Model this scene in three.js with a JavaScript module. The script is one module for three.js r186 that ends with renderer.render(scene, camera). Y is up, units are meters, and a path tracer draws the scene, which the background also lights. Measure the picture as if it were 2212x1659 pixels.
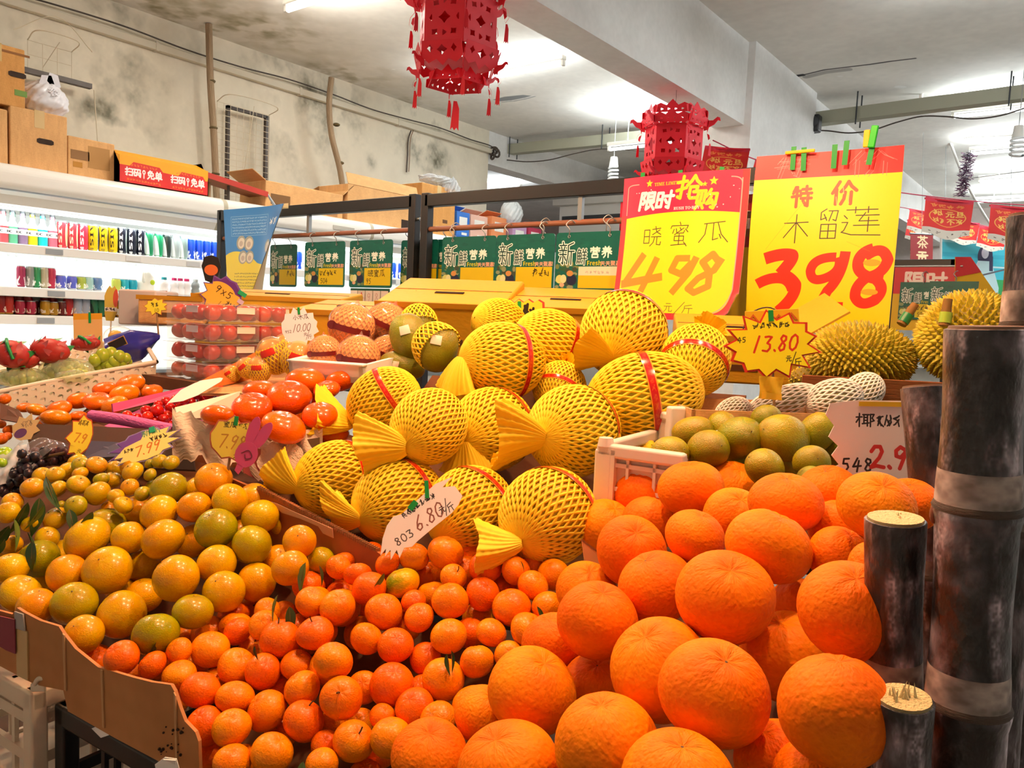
import * as THREE from 'three';
import { mergeGeometries, mergeVertices } from 'three/addons/utils/BufferGeometryUtils.js';
import { RoundedBoxGeometry } from 'three/addons/geometries/RoundedBoxGeometry.js';
import { RectAreaLightUniformsLib } from 'three/addons/lights/RectAreaLightUniformsLib.js';

// ---------------------------------------------------------------- camera
const scene = new THREE.Scene();
const F = 1703, CX = 1106, CY = 829.5;                       // focal length and centre in pixels of the 2212 x 1659 frame
const V3 = (x = 0, y = 0, z = 0) => new THREE.Vector3(x, y, z);
const camera = new THREE.PerspectiveCamera(2 * Math.atan(CY / F) * 180 / Math.PI, 2212 / 1659, 0.05, 60);
const camPos = V3(0, 1.5, 0);
const axN = V3(1294, 84.5, -F).normalize();                  // room's -z (along the side wall) seen by the camera
const axW = V3(-2256, 239.5, -F); axW.addScaledVector(axN, -axW.dot(axN)).normalize();   // room's -x
const camX = axW.clone().negate(), camZ = axN.clone().negate(), camY = camZ.clone().cross(camX);
const toWorld = new THREE.Matrix4().makeBasis(camX, camY, camZ).transpose();
camera.position.copy(camPos); camera.quaternion.setFromRotationMatrix(toWorld);
scene.background = new THREE.Color(0x0b0c0d);

// ---------------------------------------------------------------- renderer, exposure
const renderer = new THREE.WebGLRenderer({ antialias: true });
renderer.toneMapping = THREE.LinearToneMapping;
renderer.toneMappingExposure = 1.0;
renderer.shadowMap.enabled = true; renderer.shadowMap.type = THREE.PCFSoftShadowMap;
RectAreaLightUniformsLib.init();
const COOL = new THREE.Color(0.90, 0.97, 1.0), NEUT = new THREE.Color(1.0, 0.94, 0.84), WARM = new THREE.Color(1.0, 0.66, 0.36);
const TUBE_POWER = 140, SPOT_POWER = 2.5, FRIDGE_POWER = 9;

// ---------------------------------------------------------------- helpers
let seed = 7;
const rnd = (a = 1, b) => { seed = (seed * 1664525 + 1013904223) >>> 0; const t = seed / 4294967296; return b === undefined ? t * a : a + t * (b - a); };
const ray = (px, py) => V3((px - CX) / F, (CY - py) / F, -1).applyMatrix4(toWorld);
const at = (px, py, d) => ray(px, py).multiplyScalar(d).add(camPos);
const hit = (px, py, axis, v) => { const r = ray(px, py); return r.multiplyScalar((v - camPos[axis]) / r[axis]).add(camPos); };
const hitPlane = (px, py, p, n) => { const r = ray(px, py); return r.multiplyScalar(p.clone().sub(camPos).dot(n) / r.dot(n)).add(camPos); };
const depthPlane = (a, b, c) => {                            // three [px, py, depth] on one real plane: depth anywhere on it
  const m = new THREE.Matrix3().set(a[0], a[1], 1, b[0], b[1], 1, c[0], c[1], 1).invert(), k = V3(1 / a[2], 1 / b[2], 1 / c[2]).applyMatrix3(m);
  return (x, y) => 1 / (k.x * x + k.y * y + k.z);
};
const taken = {};
const numbered = (n) => { const k = taken[n] = (taken[n] ?? -1) + 1; return k ? n + '_' + String(k).padStart(3, '0') : n; };
const shade = (o) => { o.traverse((m) => { if (m.isMesh) { m.castShadow = true; m.receiveShadow = true; } }); return o; };
function tag(o, label, category, group) { o.userData.label = label; o.userData.category = category; if (group) o.userData.group = group; return o; }
function thing(name, label, category, pos, group) { const o = new THREE.Group(); o.name = numbered(name); if (pos) o.position.copy(pos); tag(o, label, category, group); scene.add(o); return o; }
function part(parent, name, geo, mat, pos) { const m = new THREE.Mesh(geo, mat); m.name = name; if (pos) m.position.copy(pos); m.castShadow = m.receiveShadow = true; parent.add(m); return m; }
function solo(name, geo, mat, label, category, group, pos) { const m = part(scene, numbered(name), geo, mat, pos); return tag(m, label, category, group); }
function struct(name, geo, mat, pos) { const m = part(scene, name, geo, mat, pos); m.userData.kind = 'structure'; return m; }
function copyOf(o, label, group) { const c = o.clone(); c.name = numbered(o.name.replace(/_\d{3}$/, '')); c.userData = { ...o.userData }; if (label) c.userData.label = label; if (group) c.userData.group = group; scene.add(c); return c; }
const mat = (color, roughness = 0.6, more = {}) => new THREE.MeshPhysicalMaterial({ color, roughness, ...more });
const box = (w, h, d, x = 0, y = 0, z = 0, r = 0) => { const g = r ? new RoundedBoxGeometry(w, h, d, 1, Math.min(r, w * .49, h * .49, d * .49)) : new THREE.BoxGeometry(w, h, d); return g.translate(x, y, z); };
const bar = (x0, y0, z0, x1, y1, z1, r) => box(Math.max(Math.abs(x1 - x0), 1e-4), Math.max(Math.abs(y1 - y0), 1e-4), Math.max(Math.abs(z1 - z0), 1e-4), (x0 + x1) / 2, (y0 + y1) / 2, (z0 + z1) / 2, r);
const cyl = (r0, r1, h, n = 20, open = false) => new THREE.CylinderGeometry(r1, r0, h, n, 1, open);
const tube = (pts, r, n = 24, sides = 6) => new THREE.TubeGeometry(new THREE.CatmullRomCurve3(pts), n, r, sides);
const rod = (a, b, r, sides = 8) => { const d = b.clone().sub(a), g = new THREE.CylinderGeometry(r, r, d.length(), sides); g.applyQuaternion(new THREE.Quaternion().setFromUnitVectors(V3(0, 1, 0), d.clone().normalize())); return g.translate((a.x + b.x) / 2, (a.y + b.y) / 2, (a.z + b.z) / 2); };
const strip = (g) => { const n = g.index ? g.toNonIndexed() : g; for (const k of Object.keys(n.attributes)) if (!['position', 'normal', 'uv'].includes(k)) n.deleteAttribute(k); if (!n.attributes.uv) n.setAttribute('uv', new THREE.BufferAttribute(new Float32Array(n.attributes.position.count * 2), 2)); return n; };
const merge = (list) => mergeGeometries(list.map(strip));
const lathe = (pts, n = 24) => new THREE.LatheGeometry(pts.map(([x, y]) => new THREE.Vector2(Math.max(x, 1e-5), y)), n);
const param = (nu, nv, fn) => {                               // smooth grid surface from fn(u, v)
  const g = new THREE.PlaneGeometry(1, 1, nu, nv), p = g.attributes.position, uv = g.attributes.uv, v = V3();
  for (let i = 0; i < p.count; i++) { fn(uv.getX(i), uv.getY(i), v); p.setXYZ(i, v.x, v.y, v.z); }
  g.computeVertexNormals(); return g;
};
const facing = (o, rz = 0, ry = 0, rx = 0) => { o.quaternion.copy(camera.quaternion).multiply(new THREE.Quaternion().setFromEuler(new THREE.Euler(rx * Math.PI / 180, ry * Math.PI / 180, rz * Math.PI / 180))); return o; };
const outline = (pts) => new THREE.Shape(pts.map(([x, y]) => new THREE.Vector2(x, y)));
function extrude(shape, depth, bevel = 0) { const g = new THREE.ExtrudeGeometry(shape, { depth, bevelEnabled: bevel > 0, bevelSize: bevel, bevelThickness: bevel, bevelSegments: 1, curveSegments: 8 }); return g.translate(0, 0, -depth / 2); }
function unitUV(g, x0, x1, y0, y1) { const p = g.attributes.position, uv = g.attributes.uv; for (let i = 0; i < p.count; i++) uv.setXY(i, (p.getX(i) - x0) / (x1 - x0), (p.getY(i) - y0) / (y1 - y0)); return g; }
const metric = (g, s = 1.5) => { const p = g.attributes.position, n = g.attributes.normal, uv = g.attributes.uv; for (let i = 0; i < p.count; i++) { const ax = Math.abs(n.getX(i)), ay = Math.abs(n.getY(i)); uv.setXY(i, (ax > .7 ? p.getZ(i) : p.getX(i)) / s, (ay > .7 ? p.getZ(i) : p.getY(i)) / s); } return g; };
// value noise
const hash = (x, y, z = 0) => { let h = (x * 374761393 + y * 668265263 + z * 2147483647) | 0; h = Math.imul(h ^ (h >>> 13), 1274126177); return ((h ^ (h >>> 16)) >>> 0) / 4294967296; };
const vnoise = (x, y, s = 0, wx = 0, wy = 0) => { const ix = Math.floor(x), iy = Math.floor(y), fx = x - ix, fy = y - iy, u = fx * fx * (3 - 2 * fx), v = fy * fy * (3 - 2 * fy), m = (a, n) => n ? ((a % n) + n) % n : a, h = (a, b) => hash(m(a, wx), m(b, wy), s); return (h(ix, iy) * (1 - u) + h(ix + 1, iy) * u) * (1 - v) + (h(ix, iy + 1) * (1 - u) + h(ix + 1, iy + 1) * u) * v; };
const fbm = (x, y, s = 0, o = 4, wx = 0, wy = 0) => { let a = 0, k = .5, n = 0; for (let i = 0; i < o; i++) { a += k * vnoise(x, y, s + i, wx, wy); n += k; k /= 2; x *= 2; y *= 2; wx *= 2; wy *= 2; } return a / n; };
function dataTex(w, h, fn, srgb = true) {
  const d = new Uint8Array(w * h * 4);
  for (let y = 0; y < h; y++) for (let x = 0; x < w; x++) { const c = fn(x / w, y / h), o = (y * w + x) * 4; d[o] = Math.min(255, Math.max(0, c[0])); d[o + 1] = Math.min(255, Math.max(0, c[1])); d[o + 2] = Math.min(255, Math.max(0, c[2])); d[o + 3] = 255; }
  const t = new THREE.DataTexture(d, w, h); t.wrapS = t.wrapT = THREE.RepeatWrapping; t.magFilter = t.minFilter = THREE.LinearFilter; if (srgb) t.colorSpace = THREE.SRGBColorSpace; t.needsUpdate = true; return t;
}
const grey = (w, h, fn) => dataTex(w, h, (x, y) => { const v = fn(x, y) * 255; return [v, v, v]; }, false);
function paint(w, h, draw) { const c = document.createElement('canvas'); c.width = w; c.height = h; const x = c.getContext('2d'); x.lineCap = 'round'; x.lineJoin = 'round'; draw(x, w, h); const t = new THREE.CanvasTexture(c); t.colorSpace = THREE.SRGBColorSpace; return t; }
// ---------------------------------------------------------------- brush strokes of the characters, in a box of 100
const GLYPH = {
  '特': [[20, 8, 10, 35], [12, 25, 42, 25], [5, 50, 45, 45], [27, 8, 27, 95], [52, 18, 90, 18], [71, 5, 71, 35], [46, 36, 96, 36], [48, 58, 96, 58], [80, 42, 80, 92, 70, 88], [58, 68, 66, 80]],
  '价': [[32, 5, 8, 50], [22, 35, 22, 95], [65, 5, 55, 25, 40, 45], [65, 5, 78, 25, 97, 42], [55, 48, 52, 75, 42, 95], [78, 48, 78, 95]],
  '限': [[10, 8, 10, 95], [10, 8, 35, 8, 24, 35, 36, 52, 28, 65, 18, 62], [50, 10, 88, 10, 88, 48], [50, 29, 88, 29], [50, 48, 88, 48], [50, 10, 50, 92, 66, 82], [90, 56, 72, 68], [62, 52, 96, 94]],
  '时': [[8, 15, 8, 85], [8, 15, 36, 15, 36, 85], [8, 48, 36, 48], [8, 85, 36, 85], [45, 32, 98, 32], [80, 8, 80, 92, 66, 86], [54, 50, 66, 66]],
  '抢': [[5, 28, 40, 24], [24, 5, 24, 90, 12, 84], [5, 60, 42, 50], [68, 5, 58, 25, 44, 42], [68, 5, 80, 25, 98, 40], [58, 48, 86, 48, 84, 68, 74, 68], [58, 48, 58, 84, 64, 92, 92, 92, 95, 78]],
  '购': [[8, 10, 40, 10, 40, 65], [8, 10, 8, 65], [24, 20, 24, 50, 18, 70, 6, 92], [26, 66, 40, 90], [62, 5, 54, 25, 46, 38], [58, 25, 92, 25, 92, 70, 86, 92, 74, 86], [68, 38, 54, 70, 80, 66], [74, 54, 84, 76]],
  '新': [[25, 2, 28, 12], [5, 16, 48, 16], [15, 22, 20, 34], [38, 22, 32, 34], [3, 38, 50, 38], [5, 55, 48, 55], [27, 38, 27, 96, 20, 90], [15, 64, 6, 84], [36, 64, 46, 80], [92, 6, 60, 16], [60, 16, 60, 55, 52, 95], [60, 42, 98, 42], [80, 42, 80, 98]],
  '鲜': [[22, 3, 8, 25], [20, 12, 40, 12, 32, 26], [10, 28, 44, 28, 44, 66, 10, 66, 10, 28], [10, 47, 44, 47], [27, 28, 27, 66], [8, 74, 4, 92], [18, 76, 20, 90], [30, 76, 33, 90], [42, 74, 50, 90], [60, 5, 66, 18], [90, 5, 82, 18], [56, 24, 96, 24], [58, 42, 94, 42], [52, 62, 99, 62], [76, 24, 76, 98]],
  '营': [[5, 16, 95, 16], [32, 5, 32, 28], [68, 5, 68, 28], [8, 46, 8, 32, 92, 32, 88, 46], [30, 44, 70, 44, 70, 60, 30, 60, 30, 44], [22, 70, 78, 70, 78, 95, 22, 95, 22, 70]],
  '养': [[32, 3, 40, 14], [68, 3, 60, 14], [12, 18, 88, 18], [18, 32, 82, 32], [5, 46, 95, 46], [50, 18, 42, 50, 5, 70], [52, 44, 95, 66], [38, 60, 36, 80, 22, 96], [64, 60, 64, 96]],
  '天': [[15, 20, 85, 20], [8, 48, 92, 48], [50, 20, 45, 60, 10, 95], [52, 50, 92, 95]],
  '惠': [[15, 12, 85, 12], [50, 2, 50, 62], [22, 22, 78, 22, 78, 50, 22, 50, 22, 22], [22, 36, 78, 36], [10, 62, 90, 60], [14, 72, 8, 92], [30, 70, 34, 92, 66, 92, 70, 82], [48, 70, 56, 80], [80, 72, 92, 86]],
  '聚': [[5, 8, 50, 8], [15, 8, 15, 40], [42, 8, 42, 40], [15, 20, 42, 20], [15, 30, 42, 30], [5, 44, 52, 38], [56, 12, 92, 12, 60, 42], [62, 18, 94, 42], [50, 50, 50, 96], [20, 55, 80, 50], [30, 60, 10, 80], [35, 72, 12, 94], [70, 58, 88, 76], [60, 70, 92, 94]],
  '晓': [[8, 20, 8, 80], [8, 20, 36, 20, 36, 80], [8, 50, 36, 50], [8, 80, 36, 80], [50, 18, 92, 14], [66, 5, 72, 30, 94, 42], [88, 22, 52, 42], [46, 52, 96, 52], [64, 52, 58, 78, 42, 94], [76, 52, 76, 88, 94, 90, 96, 76]],
  '蜜': [[50, 2, 54, 12], [8, 26, 12, 16, 90, 16, 84, 28], [24, 30, 18, 46], [34, 28, 38, 46, 70, 46, 74, 36], [52, 24, 58, 34], [78, 30, 90, 42], [70, 26, 28, 52], [28, 58, 72, 58, 72, 76, 28, 76, 28, 58], [50, 50, 50, 92], [14, 94, 84, 90], [74, 82, 88, 98]],
  '瓜': [[85, 5, 20, 14], [28, 14, 24, 60, 6, 95], [50, 12, 50, 85, 66, 78], [70, 60, 76, 78], [64, 12, 76, 60, 98, 94]],
  '木': [[8, 32, 92, 30], [50, 4, 50, 98], [48, 32, 8, 80], [52, 32, 94, 76]],
  '榴': [[4, 30, 42, 28], [24, 4, 24, 96], [24, 32, 4, 70], [26, 36, 40, 56], [64, 6, 50, 16, 50, 38, 64, 32], [58, 22, 66, 40], [70, 12, 94, 12, 90, 42, 82, 38], [80, 12, 72, 42], [52, 52, 92, 52, 92, 94, 52, 94, 52, 52], [52, 72, 92, 72], [72, 52, 72, 94]],
  '莲': [[15, 12, 88, 12], [36, 3, 36, 22], [66, 3, 66, 22], [38, 30, 92, 30], [60, 22, 46, 48, 90, 48], [34, 62, 94, 62], [68, 36, 68, 82], [10, 30, 18, 40], [6, 52, 20, 52, 12, 78, 6, 84], [8, 84, 30, 92, 98, 94]],
  '元': [[25, 15, 75, 15], [8, 40, 92, 40], [38, 40, 34, 70, 10, 95], [62, 40, 62, 88, 90, 90, 94, 74]],
  '斤': [[85, 5, 25, 18], [25, 18, 24, 55, 8, 95], [25, 42, 95, 42], [65, 42, 65, 98]],
  '小': [[50, 5, 50, 92, 38, 84], [26, 35, 10, 72], [74, 35, 94, 70]],
  '扫': [[5, 28, 40, 24], [24, 5, 24, 90, 12, 84], [5, 60, 42, 50], [50, 16, 94, 16, 94, 86], [54, 50, 94, 50], [50, 86, 94, 86]],
  '码': [[4, 14, 44, 14], [24, 14, 6, 60], [14, 46, 40, 46, 40, 84, 14, 84, 14, 46], [54, 12, 90, 12, 86, 50], [58, 12, 54, 50, 96, 50, 92, 92, 80, 86], [48, 70, 84, 70]],
  '免': [[40, 2, 12, 30], [38, 10, 66, 10, 54, 26], [18, 28, 82, 28, 82, 54, 18, 54, 18, 28], [48, 28, 44, 60, 8, 96], [58, 54, 58, 88, 92, 90, 94, 74]],
  '单': [[28, 3, 36, 14], [72, 3, 64, 14], [16, 20, 84, 20, 84, 60, 16, 60, 16, 20], [16, 40, 84, 40], [50, 20, 50, 98], [4, 76, 96, 76]],
  '茶': [[8, 14, 92, 14], [34, 4, 34, 26], [66, 4, 66, 26], [50, 26, 6, 62], [50, 26, 95, 62], [20, 66, 80, 66], [50, 48, 50, 96], [32, 76, 18, 92], [66, 76, 84, 92]],
  '贡': [[22, 10, 78, 10], [50, 10, 50, 30], [8, 30, 92, 30], [24, 40, 24, 76], [24, 40, 76, 40, 76, 76], [50, 48, 46, 76, 14, 96], [56, 78, 84, 96]],
  '旦': [[25, 10, 75, 10, 75, 66, 25, 66, 25, 10], [25, 38, 75, 38], [6, 90, 94, 90]],
  '秋': [[34, 4, 8, 16], [4, 32, 44, 32], [24, 12, 24, 96], [24, 34, 4, 66], [26, 38, 42, 56], [56, 24, 52, 46], [92, 22, 82, 44], [72, 6, 70, 50, 46, 96], [72, 50, 97, 94]],
  '椰': [[4, 30, 34, 28], [20, 4, 20, 96], [20, 32, 4, 66], [38, 12, 70, 12], [44, 12, 44, 74], [62, 12, 62, 92], [44, 32, 62, 32], [44, 52, 62, 52], [36, 76, 70, 70], [78, 10, 78, 96], [78, 10, 96, 10, 86, 36, 97, 54, 84, 60]],
  '日': [[25, 8, 75, 8, 75, 92, 25, 92, 25, 8], [25, 50, 75, 50]],
  '不': [[6, 12, 94, 12], [54, 14, 8, 62], [50, 36, 50, 98], [60, 42, 92, 66]],
};
function strokes(x, list, ox, oy, sx, sy, lw, color, slant = 0) { x.strokeStyle = color; x.lineWidth = lw; for (const s of list) { x.beginPath(); for (let i = 0; i < s.length; i += 2) { const a = ox + s[i] / 100 * sx - slant * (s[i + 1] - 50) / 100 * sy, b = oy + s[i + 1] / 100 * sy; i ? x.lineTo(a, b) : x.moveTo(a, b); } x.stroke(); } }
function word(x, text, ox, oy, size, lw, color, gap = 1.08, slant = 0) { for (const ch of text) { if (GLYPH[ch]) strokes(x, GLYPH[ch], ox, oy, size, size, lw, color, slant); ox += size * gap; } }
function latin(x, s, px, py, size, color, font = 'sans-serif', style = 'bold', angle = 0) { x.save(); x.translate(px, py); x.rotate(angle); x.font = style + ' ' + size + 'px ' + font; x.fillStyle = color; x.fillText(s, 0, 0); x.restore(); }
// handwritten digits as strokes in a box of 100
const DIGIT = {
  '0': [[50, 5, 22, 20, 12, 50, 22, 82, 50, 95, 78, 80, 88, 50, 78, 18, 50, 5]], '1': [[62, 4, 40, 96]], '2': [[14, 26, 34, 6, 66, 6, 78, 26, 62, 52, 14, 92, 44, 86, 90, 92]],
  '3': [[16, 10, 50, 8, 80, 12, 46, 46, 76, 56, 82, 76, 60, 94, 14, 88]], '4': [[56, 4, 12, 64, 92, 58], [70, 22, 52, 98]], '5': [[84, 8, 34, 10, 26, 44, 66, 44, 78, 68, 56, 92, 18, 90]],
  '6': [[70, 6, 34, 40, 18, 74, 40, 94, 70, 86, 74, 64, 48, 54, 24, 68]], '7': [[12, 12, 88, 8, 42, 96]], '8': [[72, 14, 40, 6, 24, 24, 44, 42, 74, 62, 72, 86, 40, 94, 20, 78, 40, 52, 76, 32, 72, 14]],
  '9': [[76, 18, 48, 6, 22, 22, 24, 44, 50, 50, 76, 30, 80, 14, 72, 48, 46, 96]], '.': [[46, 88, 54, 94]], '/': [[90, 2, 10, 98]], 'x': [[20, 30, 80, 90], [80, 30, 20, 90]],
};
function digits(x, text, ox, oy, w, h, lw, color, gap = 1.05, slant = 0) { for (const ch of text) { const k = ch === '.' ? .4 : 1; if (DIGIT[ch]) strokes(x, DIGIT[ch], ox - (ch === '.' ? w * .25 : 0), oy, w, h, lw, color, slant); ox += w * gap * k; } }
function scribble(x, ox, oy, w, h, n, lw, color) { x.strokeStyle = color; x.lineWidth = lw; const cw = w / n; for (let i = 0; i < n; i++) { const a = ox + i * cw; for (let k = 0; k < 5; k++) { x.beginPath(); x.moveTo(a + rnd(cw * .85), oy + rnd(h)); x.lineTo(a + rnd(cw * .85), oy + rnd(h)); if (k % 2) x.lineTo(a + rnd(cw * .85), oy + rnd(h)); x.stroke(); } } }
// ---------------------------------------------------------------- the room
const CEIL = 3.46, WX = -5.4, RZ = -2.0;
const M = {
  white: mat(0xe9e6de, .55), offwhite: mat(0xdcd8cf, .6), metal: mat(0xaab0b4, .35, { metalness: .8 }), grey: mat(0x9b9d9c, .5), black: mat(0x15171b, .42), darkgrey: mat(0x3a3d40, .6),
  wood: mat(0x8a6a45, .75), kraft: mat(0xb98346, .8), gloss: mat(0xf2f0ea, .22), plastic: mat(0xe8e4dc, .3), pink: mat(0xc44f93, .6), green: mat(0x0f8f3c, .4), rope: mat(0x4a4038, .8),
  redpaper: mat(0xd3112e, .55), copper: mat(0x8d5a42, .5), leaf: mat(0x24421a, .4, { side: THREE.DoubleSide }), stem: mat(0x5a4a28, .8), foam: mat(0xf1efe9, .7),
};
const film = (c = 0xffffff, r = .12, more = {}) => new THREE.MeshPhysicalMaterial({ color: c, roughness: r, transmission: .92, thickness: 0, ior: 1.35, side: THREE.DoubleSide, ...more });
const wallUV = (px, py) => { const p = hit(px, py, 'x', WX); return [(3 - p.z) / 9.57, p.y / CEIL]; };
const mould = [[235, 265, .28, .75], [255, 300, .18, .8], [180, 222, .12, .7], [170, 190, .2, .3], [40, 190, .25, .4], [100, 60, .5, .25], [270, 45, .35, .35], [330, 120, .3, .2], [430, 90, .12, .6], [590, 150, .2, .3], [620, 300, .4, .3], [690, 250, .3, .3], [720, 200, .25, .6], [745, 210, .25, .7], [900, 262, .22, 1], [925, 255, .16, .95], [915, 330, .2, .95], [950, 345, .16, .8], [870, 280, .25, .5], [950, 250, .15, .7], [800, 350, .06, .9], [560, 110, .3, .35], [150, 30, .5, .3], [360, 250, .5, .15], [940, 400, .3, .35], [700, 330, .4, .2], [520, 330, .3, .25], [630, 160, .25, .4]].map(([x, y, r, s]) => [...wallUV(x, y), r, s]);
const wallTex = dataTex(2048, 1024, (u, v) => {
  const X = u * 9.57, Y = v * CEIL, big = fbm(X * 1.1, Y * 1.3, 3), mid = fbm(X * 5, Y * 4, 9, 5), fine = fbm(X * 38, Y * 34, 21, 3);
  let dirt = 0; for (const [mu, mv, r, s] of mould) { const dx = (u - mu) * 9.57, dy = (v - mv) * CEIL, q = dx * dx + dy * dy; if (q < r * r * 7) dirt += s * Math.exp(-q / (r * r)); }
  const speck = Math.max(0, mid - .42) * 3.2 * (.35 + fine), d = Math.min(1, dirt * speck * .62 + Math.max(0, big - .55) * .4 * fine), rub = (fine - .5) * 10 + (mid - .5) * 26;
  return [(233 + rub) * (1 - d * .62), (224 + rub) * (1 - d * .62), (204 + rub) * (1 - d * .66)];
});
const plasterTex = dataTex(512, 512, (u, v) => { const n = fbm(u * 6, v * 6, 31, 5, 6, 6) * 22 + fbm(u * 60, v * 60, 40, 2, 60, 60) * 8; return [226 + n, 225 + n, 222 + n]; });
const roughBump = grey(512, 512, (u, v) => fbm(u * 30, v * 30, 61, 4, 30, 30));
const ceilStain = [[420, 60, .25, .9], [450, 62, .1, 1], [330, 25, .4, .7], [600, 75, .35, .7], [560, 60, .2, .7], [700, 165, .3, .9], [740, 165, .2, .8], [880, 226, .25, 1], [830, 215, .2, .7], [760, 165, .4, .5], [500, 40, .5, .5], [300, 8, .3, .6], [930, 245, .15, .9]].map(([x, y, r, s]) => { const p = hit(x, y, 'y', CEIL); return [p.x, p.z, r, s]; });
const onCeil = (px, py) => { const p = hit(px, py, 'y', CEIL); return [p.x, p.z]; };
const crack = [[1708, 166], [1735, 162], [1780, 151], [1830, 145], [1880, 139], [1920, 133], [1978, 126]].map((p) => onCeil(...p));
const peeled = [[1062, 216], [1085, 221], [1110, 219], [1140, 213], [1158, 208], [1130, 205], [1090, 209]].map((p) => onCeil(...p));
const ceilTex = paint(2048, 2048, (x, w, h) => {             // 10 m x 17 m of slab, seen from below
  const X = (v) => (v + 5.5) / 10 * w, Z = (v) => (3.2 - v) / 17.2 * h, im = x.createImageData(w, h);
  for (let j = 0; j < h; j++) for (let i = 0; i < w; i++) {
    const a = i / w * 10 - 5.5, b = 3.2 - j / h * 17.2, n = fbm(a * 2, b * 2, 71, 4), st = fbm(a * .7, b * 5, 80, 4), fi = fbm(a * 22, b * 22, 90, 2);
    let d = 0; for (const [sx, sz, r, s] of ceilStain) { const q = (a - sx) ** 2 + (b - sz) ** 2; if (q < r * r * 6) d += s * Math.exp(-q / (r * r)); }
    d = Math.min(1, d * Math.max(0, fbm(a * 7, b * 7, 99, 4) - .4) * 1.3 * (.5 + fi)); const t = 222 + n * 20 + st * 10 + (fi - .5) * 10, o = (j * w + i) * 4;
    im.data[o] = t * (1 - d * .5); im.data[o + 1] = t * .99 * (1 - d * .52); im.data[o + 2] = t * .96 * (1 - d * .66); im.data[o + 3] = 255;
  }
  x.putImageData(im, 0, 0);
  const line = (pts, lw, c, close) => { x.strokeStyle = c; x.fillStyle = c; x.lineWidth = lw; x.beginPath(); pts.forEach(([a, b], i) => i ? x.lineTo(X(a), Z(b)) : x.moveTo(X(a), Z(b))); close ? x.fill() : x.stroke(); };
  line(crack, 2.4, '#3a3a3a'); line(crack.slice(0, 2), 6, '#2a2a2a'); line(crack.slice(1, 4).map(([a, b]) => [a, b - .06]), 9, '#b9b7b3');
  line(peeled, 1, '#8f9496', true); line([...peeled.slice(0, 5)].map(([a, b]) => [a, b + .025]), 3, '#f4f2ee');
  for (const [px, py, r] of [[1945, 188, 9], [1815, 165, 4], [900, 160, 4], [850, 150, 3], [1230, 238, 3]]) { const [a, b] = onCeil(px, py); x.fillStyle = '#fbfaf6'; x.beginPath(); x.ellipse(X(a), Z(b), r, r * .5, .3, 0, 7); x.fill(); }
});
ceilTex.flipY = false;
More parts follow.
